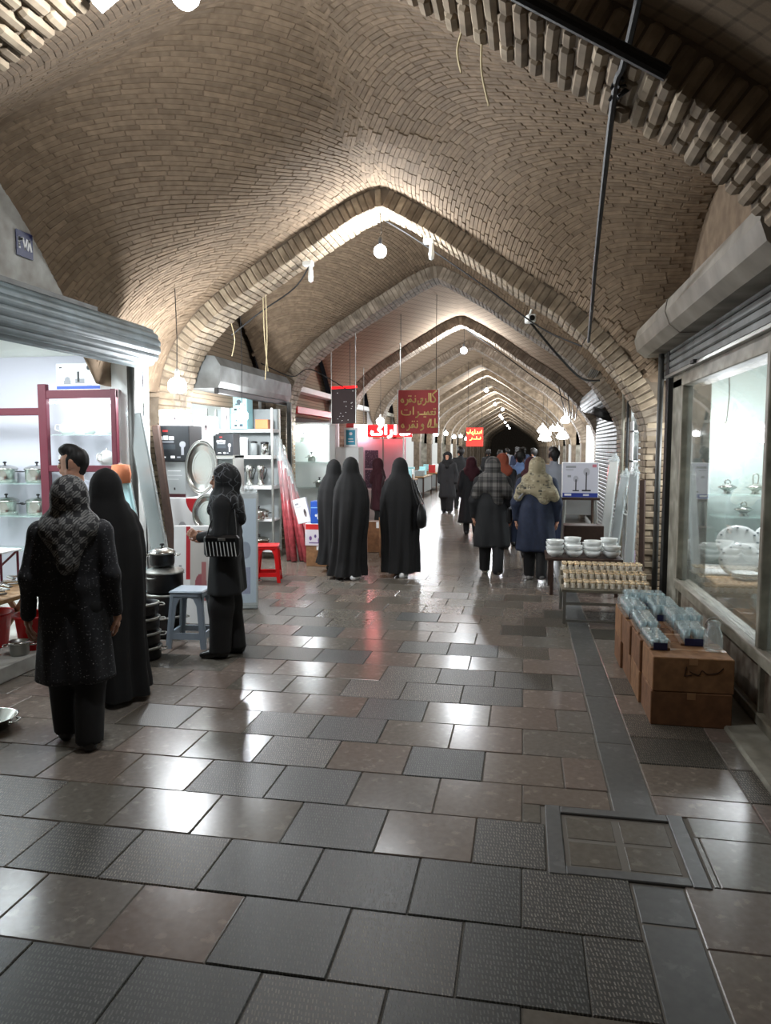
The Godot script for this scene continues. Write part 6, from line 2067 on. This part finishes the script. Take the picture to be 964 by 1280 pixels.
func hand(acc: Acc, wrist: Vector3, dir: Vector3, palm_n: Vector3, side: float, curl: float, cell: float, s := 1.0):
	# dir: from wrist to knuckles; palm_n: the way the palm faces; side: +1 puts the thumb on dir x palm_n
	var d := dir.normalized()
	var n := (palm_n - d * palm_n.dot(d)).normalized()
	var w := d.cross(n) * side
	var bones := []
	var o := wrist
	bones.append([o, o + d * 0.03 * s, 0.024 * s, 0.026 * s])
	for k in 4:
		var kn := o + d * (0.082 - 0.004 * absf(k - 1.5)) * s + w * (0.03 - k * 0.02) * s
		bones.append([o + d * 0.02 * s + w * (0.012 - k * 0.008) * s, kn, 0.014 * s, 0.011 * s])
		var l: float = [0.068, 0.076, 0.07, 0.056][k] * s
		var a := curl * (0.6 + 0.08 * k)
		var d1 := d.rotated(w.normalized() * side * -1.0, -a * side) if false else (d * cos(a) + n * sin(a))
		var p1 := kn + d1 * l * 0.45
		var d2 := d * cos(a * 2.1) + n * sin(a * 2.1)
		var p2 := p1 + d2 * l * 0.32
		var d3 := d * cos(a * 2.8) + n * sin(a * 2.8)
		bones.append([kn, p1, 0.0098 * s, 0.009 * s])
		bones.append([p1, p2, 0.009 * s, 0.0083 * s])
		bones.append([p2, p2 + d3 * l * 0.23, 0.0083 * s, 0.0072 * s])
	var tb := o + d * 0.025 * s + w * 0.024 * s
	var t1 := tb + (d * 0.6 + w * 0.7 + n * 0.3).normalized() * 0.035 * s
	var t2 := t1 + (d * 0.85 + w * 0.2 + n * 0.5).normalized() * 0.03 * s
	bones.append([tb, t1, 0.014 * s, 0.0115 * s])
	bones.append([t1, t2, 0.0112 * s, 0.0095 * s])
	bones.append([t2, t2 + (d * 0.9 + n * 0.5).normalized() * 0.022 * s, 0.0095 * s, 0.008 * s])
	sdf(acc, bones, 0.008 * s, cell)

func head_bones(c: Vector3, s: float) -> Array:
	var b := [
		[P(0, 0.03, 0.02), P(0, 0.04, 0.0), 0.083, 0.083], [P(0, 0.0, 0.03), P(0, 0.0, 0.02), 0.075, 0.075],
		[P(0, -0.01, -0.03), P(0, -0.05, -0.042), 0.062, 0.046], [P(0, -0.09, -0.06), P(0, -0.095, -0.06), 0.024, 0.024],
		[P(-0.045, -0.065, -0.01), P(0.045, -0.065, -0.01), 0.03, 0.03],
		[P(0, 0.012, -0.09), P(0, -0.022, -0.112), 0.008, 0.013], [P(-0.012, -0.026, -0.098), P(0.012, -0.026, -0.098), 0.009, 0.009],
		[P(-0.034, 0.026, -0.08), P(0.034, 0.026, -0.08), 0.012, 0.012], [P(-0.018, -0.056, -0.09), P(0.018, -0.056, -0.09), 0.008, 0.008],
		[P(-0.015, -0.068, -0.088), P(0.015, -0.068, -0.088), 0.008, 0.008],
		[P(-0.08, -0.02, 0.012), P(-0.086, 0.02, 0.022), 0.012, 0.016], [P(0.08, -0.02, 0.012), P(0.086, 0.02, 0.022), 0.012, 0.016],
		[P(0, -0.05, 0.02), P(0, -0.16, 0.03), 0.055, 0.055]]
	var out := []
	for e in b: out.append([c + e[0] * s, c + e[1] * s, e[2] * s, e[3] * s])
	return out

func make_person(label: String, at: Vector3, turn: float, o: Dictionary, group := "") -> Node3D:
	# facing -z; measures for a figure of 1.6 m, scaled to o.h
	var t := thing("person", label, "person", at, turn, group)
	var s: float = o.get("h", 1.58) / 1.6
	var cell: float = o.get("cell", 0.02)
	var stride: float = o.get("stride", 0.06)
	var wide: float = o.get("wide", 1.0)
	var la: Array = o.get("left", [P(-0.235 * wide, 1.02, 0.03), P(-0.225 * wide, 0.8, -0.03)])
	var ra: Array = o.get("right", [P(0.235 * wide, 1.02, 0.03), P(0.225 * wide, 0.8, -0.03)])
	var shl := P(-0.165 * wide, 1.285, 0.0)
	var shr := P(0.165 * wide, 1.285, 0.0)
	var lean: float = o.get("lean", 0.0)
	var legs := []
	for sd in [-1, 1]:
		var st: float = stride * sd
		var lift := 0.05 if st > 0 and stride > 0.1 else 0.0
		legs.append([P(sd * 0.08, 0.82, 0), P(sd * 0.085, 0.44, st * 0.35 - 0.02), P(sd * 0.085, 0.085 + lift, st)])
	# the body: one continuous figure
	var body := Acc.new()
	var bb := []
	for l in legs:
		bb.append([l[0], l[1], 0.075, 0.052])
		bb.append([l[1], l[2], 0.052, 0.036])
		bb.append([l[2], l[2] + P(0, -0.05, -0.12), 0.034, 0.026])
	bb.append_array([[P(-0.05, 0.86, 0), P(0.05, 0.86, 0), 0.085, 0.085], [P(0, 0.88, 0), P(0, 1.2, 0), 0.085, 0.09], [shl, shr, 0.055, 0.055], [P(0, 1.28, 0.01), P(0, 1.4, 0), 0.06, 0.05]])
	for a in [[shl, la], [shr, ra]]:
		bb.append([a[0], a[1][0], 0.045, 0.036])
		bb.append([a[0 + 1][0], a[1][1], 0.036, 0.026])
	var hc := P(o.get("head_x", 0.0), 1.488, o.get("head_z", -0.01))
	if not o.get("face", false): bb.append([hc + P(0, 0.03, 0.01), hc + P(0, -0.03, -0.02), 0.082, 0.07])
	sdf(body, scaled(bb, s), 0.04, maxf(cell * 1.5, 0.024))
	if o.get("face", false): sdf(body, head_bones(hc * s, s), 0.018, 0.0055 if cell < 0.018 else 0.009)
	if o.get("hands", true):
		var hcell := 0.0055 if cell < 0.018 else 0.008
		var hd: Array = o.get("hand_dir", [P(0, -1, -0.15), P(0, -1, -0.15)])
		hand(body, la[1] * s, hd[0], P(1, 0, 0) if absf(hd[0].x) < 0.5 else P(0, 0, 1), 1.0, o.get("curl", 0.45), hcell, s * 0.95)
		hand(body, ra[1] * s, hd[1], P(-1, 0, 0) if absf(hd[1].x) < 0.5 else P(0, 0, 1), -1.0, o.get("curl", 0.45), hcell, s * 0.95)
	put_acc(t, "body", body, M.skin)
	# shoes
	for l in legs:
		var sh := Acc.new()
		var a: Vector3 = l[2]
		var gy := a.y - 0.085
		sdf(sh, scaled([[P(a.x, gy + 0.04, a.z + 0.03), P(a.x, gy + 0.032, a.z - 0.08), 0.04, 0.037], [P(a.x, gy + 0.032, a.z - 0.08), P(a.x * 1.06, gy + 0.026, a.z - 0.15), 0.038, 0.028], [P(a.x, gy + 0.05, a.z + 0.02), P(a.x, gy + 0.085, a.z + 0.015), 0.04, 0.038]], s), 0.03, minf(cell, 0.014), gy * s + 0.002)
		put_acc(t, "shoe", sh, o.get("shoes", M.shoe_black))
	# trousers or long skirt
	if o.has("trousers"):
		var tr := Acc.new()
		var fl: float = o.get("flare", 0.062)
		var tb := [[P(-0.06, 0.86, 0), P(0.06, 0.86, 0), 0.12, 0.12]]
		for l in legs:
			tb.append([l[0], l[1], 0.1, fl + 0.012])
			tb.append([l[1], l[2] + P(0, -0.03, 0), fl + 0.012, fl])
		sdf(tr, scaled(tb, s), 0.05, cell, 0.045 * s, 0.006, 5.0, 1.2)
		put_acc(t, "trousers", tr, o.trousers)
	# coat, manteau or shirt
	if o.has("coat"):
		var hem: float = o.get("hem", 0.5)
		var co := Acc.new()
		var ar: float = o.get("sleeve", 0.056)
		var cb := [[shl + P(0.01, -0.01, 0), shr - P(0.01, 0.01, 0), 0.074, 0.074], [P(-0.065 * wide, 1.2, -0.005), P(-0.06 * wide, 0.98, 0), 0.115 * wide, 0.112 * wide], [P(0.065 * wide, 1.2, -0.005), P(0.06 * wide, 0.98, 0), 0.115 * wide, 0.112 * wide], [P(0, 1.28, 0.01), P(0, 1.37, 0.0), 0.085, 0.066]]
		cb.append([P(0, 1.22, 0.005), P(0, 0.95, 0.005), 0.118, 0.112])
		var sk: float = o.get("skirt", 0.16)
		cb.append([P(-0.065 * wide, 0.95, 0), P(-0.085 * wide, hem - 0.12, 0), 0.118 * wide, sk])
		cb.append([P(0.065 * wide, 0.95, 0), P(0.085 * wide, hem - 0.12, 0), 0.118 * wide, sk])
		for a in [[shl, la], [shr, ra]]:
			cb.append([a[0], a[1][0], 0.07, ar])
			cb.append([a[1][0], a[1][0].lerp(a[1][1], 0.9), ar, ar * 0.8])
		sdf(co, scaled(cb, s), 0.032, cell, hem * s, o.get("fold", 0.012), 8.0, 1.15 * s)
		put_acc(t, "coat", co, o.coat)
	if o.has("scarf"):
		var sc := Acc.new()
		var sb := []
		if o.get("face", false):
			sb = [[hc + P(0, 0.035, 0.03), hc + P(0, 0.045, 0.018), 0.1, 0.1], [hc + P(0, -0.03, 0.045), hc + P(0, -0.1, 0.03), 0.095, 0.09], [hc + P(-0.075, 0.0, 0.0), hc + P(-0.05, -0.1, -0.03), 0.04, 0.05], [hc + P(0.075, 0.0, 0.0), hc + P(0.05, -0.1, -0.03), 0.04, 0.05], [hc + P(-0.07, 0.06, -0.02), hc + P(0.07, 0.06, -0.02), 0.04, 0.04]]
		else:
			sb = [[hc + P(0, 0.035, 0.01), hc + P(0, -0.02, 0.0), 0.1, 0.098], [hc + P(0, -0.02, 0.02), hc + P(0, -0.11, 0.02), 0.095, 0.085]]
		sb.append([P(-0.09, 1.325, 0.01), P(0.09, 1.325, 0.01), 0.085, 0.085])
		sb.append([P(0, 1.34, -0.06), P(0, 1.24, -0.1), 0.07, 0.06])
		var drop: float = o.get("drop", 1.16)
		sb.append([P(-0.1, 1.3, 0.07), P(o.get("tip", 0.0), drop, 0.115), 0.055, 0.035])
		sb.append([P(0.1, 1.3, 0.07), P(o.get("tip", 0.0), drop, 0.115), 0.055, 0.035])
		sb.append([P(0, 1.3, 0.07), P(o.get("tip", 0.0) * 0.6, drop + 0.02, 0.105), 0.075, 0.05])
		if o.get("shawl", 0.0) > 0.0:
			for sd in [-1, 1]: sb.append([P(sd * 0.13, 1.31, 0.03), P(sd * 0.2 * wide, 1.1, 0.06), 0.07, 0.06])
			sb.append([P(-0.2, 1.2, 0.09), P(0.2, 1.16, 0.1), 0.06, 0.06])
		sdf(sc, scaled(sb, s), 0.05, minf(cell, 0.016), -9.0, 0.003 if o.get("shawl", 0.0) > 0.0 else 0.006, 9.0, 2.4)
		put_acc(t, "headscarf", sc, o.scarf)
	if o.has("hair"):
		var ha := Acc.new()
		var hb := [[hc + P(0, 0.042, 0.036), hc + P(0, 0.078, -0.005), 0.088, 0.076], [hc + P(0, 0.0, 0.06), hc + P(0, -0.05, 0.055), 0.06, 0.045], [hc + P(-0.05, 0.105, -0.055), hc + P(0.05, 0.11, -0.06), 0.03, 0.03], [hc + P(-0.08, 0.03, 0.0), hc + P(-0.083, -0.03, -0.005), 0.018, 0.01], [hc + P(0.08, 0.03, 0.0), hc + P(0.083, -0.03, -0.005), 0.018, 0.01], [hc + P(-0.03, 0.12, -0.03), hc + P(0.04, 0.12, -0.06), 0.035, 0.025]]
		sdf(ha, scaled(hb, s), 0.025, minf(cell, 0.01), -9.0, 0.004, 14.0, 3.0)
		put_acc(t, "hair", ha, o.hair)
	if o.get("face", false):
		for sd in [-1, 1]:
			for e in [["eye", P(sd * 0.031, 0.006, -0.088), 0.009, "eye_dark"], ["eyebrow", P(sd * 0.034, 0.03, -0.09), 0.0, "hair"]]:
				var fe := begin(true)
				var c: Vector3 = (hc + e[1]) * s
				if e[0] == "eye": lathe(fe, [Vector2(0, -0.006), Vector2(0.009, -0.003), Vector2(0.012, 0), Vector2(0.009, 0.003), Vector2(0, 0.006)], 10, Transform3D(Basis.IDENTITY, c))
				else: tube(fe, [c + P(-0.018, -0.002, 0.006), c, c + P(0.018, -0.002, 0.006)], 0.0045, 6)
				put(t, e[0], fe, mat("eye_dark", Color(0.06, 0.04, 0.035), 0.3) if e[0] == "eye" else M.hair)
	return t

func make_chador(label: String, at: Vector3, turn: float, h: float, o := {}, group := "") -> Node3D:
	var t := thing("person", label, "person", at, turn, group)
	var s := h / 1.6
	var body := Acc.new()
	var bb := []
	var stride: float = o.get("stride", 0.12)
	for sd in [-1, 1]:
		bb.append([P(sd * 0.08, 0.82, 0), P(sd * 0.075, 0.44, stride * sd * 0.3), 0.07, 0.045])
		bb.append([P(sd * 0.075, 0.44, stride * sd * 0.3), P(sd * 0.08, 0.08, stride * sd * 0.8), 0.045, 0.034])
		bb.append([P(-sd * 0.12, 1.25, 0), P(-sd * 0.14, 1.02, -0.02), 0.045, 0.04])
		bb.append([P(-sd * 0.14, 1.02, -0.02), P(-sd * 0.05, 0.98, -0.1), 0.034, 0.028])
	bb.append_array([[P(0, 0.86, 0), P(0, 1.2, 0), 0.11, 0.11], [P(-0.12, 1.25, 0), P(0.12, 1.25, 0), 0.045, 0.045], [P(0, 1.25, 0), P(0, 1.4, 0), 0.05, 0.05], [P(0, 1.49, -0.01), P(0, 1.45, -0.015), 0.075, 0.065]])
	sdf(body, scaled(bb, s), 0.04, 0.026)
	put_acc(t, "body", body, M.skin)
	for sd in [-1, 1]:
		var sh := Acc.new()
		var z: float = stride * sd
		sdf(sh, scaled([[P(sd * 0.085, 0.04, z + 0.04), P(sd * 0.085, 0.032, z - 0.08), 0.04, 0.036], [P(sd * 0.085, 0.032, z - 0.08), P(sd * 0.09, 0.026, z - 0.15), 0.037, 0.028]], s), 0.03, 0.013, 0.002)
		put_acc(t, "shoe", sh, o.get("shoes", M.shoe_black))
	# the cloak: rings of cloth with folds that deepen towards the hem
	var w: float = o.get("wide", 1.0)
	var hem: float = o.get("hem", 0.05)
	var tab := [[hem, 0.255, 0.235], [0.25, 0.235, 0.205], [0.5, 0.225, 0.19], [0.8, 0.245, 0.19], [1.0, 0.25, 0.185], [1.15, 0.235, 0.17], [1.26, 0.2, 0.15], [1.33, 0.155, 0.135], [1.39, 0.118, 0.122], [1.45, 0.108, 0.122], [1.51, 0.1, 0.115], [1.56, 0.075, 0.088], [1.59, 0.04, 0.048], [1.6, 0.006, 0.006]]
	var rings := []
	var seed_a: float = o.get("seed", 0.0)
	for k in 45:
		var f := k / 44.0
		var y := lerpf(hem, 1.6, 1.0 - pow(1.0 - f, 1.5))
		var a := 0
		while a < tab.size() - 2 and tab[a + 1][0] < y: a += 1
		var q := clampf((y - tab[a][0]) / (tab[a + 1][0] - tab[a][0]), 0, 1)
		q = q * q * (3 - 2 * q) if a < 8 else q
		var rx: float = lerpf(tab[a][1], tab[a + 1][1], q)
		var rz: float = lerpf(tab[a][2], tab[a + 1][2], q)
		if y > 0.3 and y < 1.3: rx *= w
		elif y <= 0.3: rx *= lerpf(o.get("hem_wide", 1.0), w, y / 0.3)
		var amp := 0.042 * clampf(1.12 - y / 1.28, 0.0, 1.0)
		var ring := []
		for j in 72:
			var th := TAU * j / 72.0
			var fo := amp * (sin(th * 7.0 + seed_a + 1.5 * sin(y * 2.2 + seed_a)) * 0.6 + sin(th * 13.0 + y * 1.7 + seed_a * 2.0) * 0.35)
			var sway: float = o.get("sway", 0.0) * clampf(1.0 - y / 1.0, 0, 1)
			ring.append(P(cos(th) * (rx + fo) + sway, y, sin(th) * (rz + fo) - 0.01) * s)
		rings.append(ring)
	var st := begin(true)
	loft(st, rings, true, false)
	put(t, "cloak", st, o.get("cloth", M.black_cloth))
	return t

func build_people():
	# the four on the left
	make_person("woman in a speckled dark coat and grey checked headscarf, seen from behind at left", Vector3(-2.5, 0.0, -3.74), 0.38, {"h": 1.53, "cell": 0.013, "wide": 1.0, "sleeve": 0.05, "coat": M.speckled_coat, "hem": 0.4, "skirt": 0.145, "scarf": M.check_scarf, "trousers": M.black_trousers, "shoes": M.shoe_black, "stride": 0.1, "flare": 0.075, "drop": 1.1, "left": [P(-0.23, 1.03, 0.05), P(-0.265, 0.77, -0.04)], "right": [P(0.225, 1.03, 0.04), P(0.24, 0.78, -0.03)]})
	make_chador("person in a long black cloak beside the speckled coat", Vector3(-2.72, 0.0, -4.48), 0.9, 1.57, {"shoes": M.shoe_light, "stride": 0.05, "wide": 1.02, "hem": 0.04, "seed": 0.8})
	make_person("man with short dark hair in a pale shirt, seen in profile", Vector3(-3.36, 0.12, -5.1), 1.72, {"h": 1.57, "cell": 0.014, "face": true, "coat": M.shirt_white, "hem": 0.78, "skirt": 0.13, "hair": M.hair, "trousers": M.denim, "stride": 0.04})
	make_person("woman in a black coat and white lined headscarf, facing the goods", Vector3(-2.36, 0.0, -5.62), 1.72, {"h": 1.55, "cell": 0.013, "face": true, "coat": M.black_coat, "hem": 0.55, "skirt": 0.15, "scarf": M.line_scarf, "trousers": M.black_trousers, "flare": 0.085, "stride": 0.05, "shoes": M.shoe_black, "left": [P(-0.22, 1.05, 0.0), P(-0.1, 1.02, -0.2)], "right": [P(0.22, 1.03, 0.02), P(0.12, 0.98, -0.2)], "hand_dir": [P(0.1, 0.5, -1), P(-0.1, 0.5, -1)], "curl": 0.7})
	var bag := thing("striped_handbag", "black handbag with thin white stripes at the woman's hip", "handbag", Vector3(-2.3, 0.86, -5.38), 0.08)
	var st := begin()
	box(st, Vector3(0, 0.08, 0), Vector3(0.28, 0.17, 0.07), 0.02)
	put(bag, "pouch", st, M.leather)
	st = begin()
	for k in 9: box(st, Vector3(-0.115 + k * 0.029, 0.06, 0.0355), Vector3(0.006, 0.11, 0.003), 0.0, Basis(Vector3(0, 0, 1), 0.12))
	put(bag, "stripes", st, M.porcelain)
	st = begin()
	box(st, Vector3(0.01, 0.135, 0.037), Vector3(0.06, 0.02, 0.006), 0.003)
	put(bag, "clasp", st, M.dull_steel)
	st = begin(true)
	tube(st, spline([Vector3(-0.12, 0.15, 0), Vector3(-0.08, 0.3, -0.05), Vector3(0.02, 0.5, -0.2), Vector3(0.08, 0.3, -0.1), Vector3(0.12, 0.15, 0)], 5), 0.006, 6)
	put(bag, "strap", st, M.leather)
	# the cloaked women in the middle
	make_chador("left of the pair of black cloaked women walking away", Vector3(-2.55, 0.0, -9.82), 0.2, 1.55, {"seed": 2.0, "hem": 0.12, "wide": 0.95})
	make_chador("right of the pair of black cloaked women, nearest the camera", Vector3(-2.2, 0.0, -9.32), -0.1, 1.59, {"shoes": M.shoe_white, "hem": 0.05, "seed": 4.0, "sway": -0.06, "wide": 0.98})
	make_chador("black cloaked woman with a bag on her right shoulder", Vector3(-1.6, 0.0, -9.6), -0.15, 1.58, {"shoes": M.shoe_white, "hem": 0.07, "seed": 1.2, "wide": 1.08, "stride": 0.13, "hem_wide": 0.95})
	var sb := thing("shoulder_bag", "slouchy black shoulder bag on the cloaked woman's right side", "handbag", Vector3(-1.3, 0.66, -9.5), -0.15)
	st = begin(true)
	var rr := []
	for e in [[0.0, 0.03, 0.08], [0.03, 0.06, 0.13], [0.12, 0.065, 0.15], [0.22, 0.05, 0.13], [0.3, 0.025, 0.1], [0.32, 0.01, 0.08]]:
		var ring := []
		for j in 20: ring.append(Vector3(cos(TAU * j / 20.0) * e[1] * (1.0 + 0.12 * sin(j * 1.9)), e[0], sin(TAU * j / 20.0) * e[2]))
		rr.append(ring)
	loft(st, rr)
	put(sb, "pouch", st, M.leather)
	for k in 2:
		st = begin(true)
		tube(st, spline([Vector3(0.02 - 0.04 * k, 0.29, -0.08), Vector3(-0.06 - 0.03 * k, 0.5, -0.05), Vector3(-0.1 - 0.03 * k, 0.63, 0.0), Vector3(-0.06 - 0.03 * k, 0.5, 0.06), Vector3(0.02 - 0.04 * k, 0.29, 0.08)], 5), 0.008, 6)
		put(sb, "strap", st, M.leather)
	# the pair on the right of the lane
	make_person("woman in black with a grey plaid shawl walking away", Vector3(-0.4, 0.0, -9.85), 0.05, {"h": 1.57, "cell": 0.018, "wide": 1.1, "coat": M.black_coat, "hem": 0.4, "skirt": 0.16, "scarf": M.plaid_scarf, "shawl": 1.0, "drop": 1.02, "tip": 0.1, "trousers": M.black_trousers, "flare": 0.072, "stride": 0.17, "shoes": mat("shoe_grey", Color(0.45, 0.42, 0.38), 0.6)})
	make_person("woman in a navy coat and beige patterned scarf walking away", Vector3(0.17, 0.0, -9.55), -0.08, {"h": 1.57, "cell": 0.018, "wide": 1.16, "coat": M.blue_coat, "hem": 0.4, "skirt": 0.17, "scarf": M.paisley_scarf, "shawl": 1.0, "drop": 1.06, "tip": 0.12, "trousers": M.black_trousers, "flare": 0.07, "stride": 0.13, "shoes": mat("shoe_grey2", Color(0.5, 0.5, 0.5), 0.6)})
	var cb := thing("cross_bag", "small black bag between the two walking women", "handbag", Vector3(-0.17, 0.74, -9.66))
	st = begin()
	box(st, Vector3(0, 0.09, 0), Vector3(0.07, 0.2, 0.16), 0.02)
	put(cb, "pouch", st, M.leather)
	st = begin(true)
	tube(st, spline([Vector3(0.0, 0.18, 0.06), Vector3(0.14, 0.36, 0.22), Vector3(0.26, 0.5, 0.19)], 5), 0.009, 6)
	put(cb, "strap", st, M.shirt_grey)
	# others farther down
	make_person("woman in dark clothes coming down the lane at the left stalls", Vector3(-1.95, 0.0, -19.3), PI - 0.1, {"h": 1.58, "cell": 0.028, "face": true, "coat": M.black_coat, "hem": 0.4, "scarf": M.black_cloth, "trousers": M.black_trousers, "hands": false, "flare": 0.09})
	make_person("taller figure in a dark coat behind the woman at the stalls", Vector3(-1.72, 0.0, -20.6), 0.4, {"h": 1.7, "cell": 0.028, "coat": M.black_coat, "hem": 0.5, "hair": M.hair, "trousers": M.black_trousers, "hands": false})
	make_person("dark clothed figure just left of the plaid shawl", Vector3(-1.0, 0.0, -14.5), 0.2, {"h": 1.52, "cell": 0.026, "coat": M.black_coat, "hem": 0.25, "skirt": 0.2, "scarf": M.maroon_cloth, "trousers": M.black_trousers, "hands": false})
	make_person("woman in maroon leaning at the jeweller's counter", Vector3(-2.62, 0.0, -13.3), -1.2, {"h": 1.5, "cell": 0.026, "coat": M.maroon_cloth, "hem": 0.6, "scarf": M.maroon_cloth, "trousers": M.black_trousers, "hands": false})
	make_person("figure with a rust brown headscarf ahead of the plaid shawl", Vector3(-0.35, 0.0, -12.6), 0.0, {"h": 1.6, "cell": 0.024, "coat": M.black_coat, "hem": 0.5, "scarf": M.rust_scarf, "trousers": M.black_trousers, "hands": false})
	make_person("man in a light blue shirt walking away between the two women", Vector3(-0.06, 0.0, -12.9), 0.0, {"h": 1.66, "cell": 0.022, "coat": M.shirt_blue, "hem": 0.78, "skirt": 0.12, "sleeve": 0.07, "hair": M.hair, "trousers": M.denim, "hands": false, "wide": 1.15})
	make_person("man in a grey shirt on the right of the navy coat", Vector3(0.52, 0.0, -13.2), 0.3, {"h": 1.68, "cell": 0.022, "coat": M.shirt_grey, "hem": 0.8, "skirt": 0.12, "hair": M.hair, "trousers": M.denim, "hands": false})
	make_person("figure in a dark maroon scarf ahead of the navy coat", Vector3(0.12, 0.0, -11.6), 0.1, {"h": 1.55, "cell": 0.024, "coat": M.black_coat, "hem": 0.5, "scarf": M.maroon_cloth, "trousers": M.black_trousers, "hands": false})
	var n := 0
	for e in [[-0.75, -24.0, 1.6], [-0.2, -26.0, 1.7], [0.3, -22.5, 1.66], [-1.3, -28.0, 1.62], [0.0, -31.0, 1.7], [-0.7, -33.0, 1.65]]:
		make_person(["distant walker in dark clothes at the far left of the crowd", "distant man in dark clothes in mid crowd", "distant man in a grey shirt near the oval lamps", "distant walker by the far red sign", "very distant dark walker", "very distant walker left of centre"][n], Vector3(e[0], 0.0, e[1]), 0.3 * (n % 3), {"h": e[2], "cell": 0.035, "coat": [M.black_coat, M.denim, M.shirt_grey][n % 3], "hem": 0.55, "hair": M.hair, "trousers": M.black_trousers, "hands": false}, "distant walkers")
		n += 1
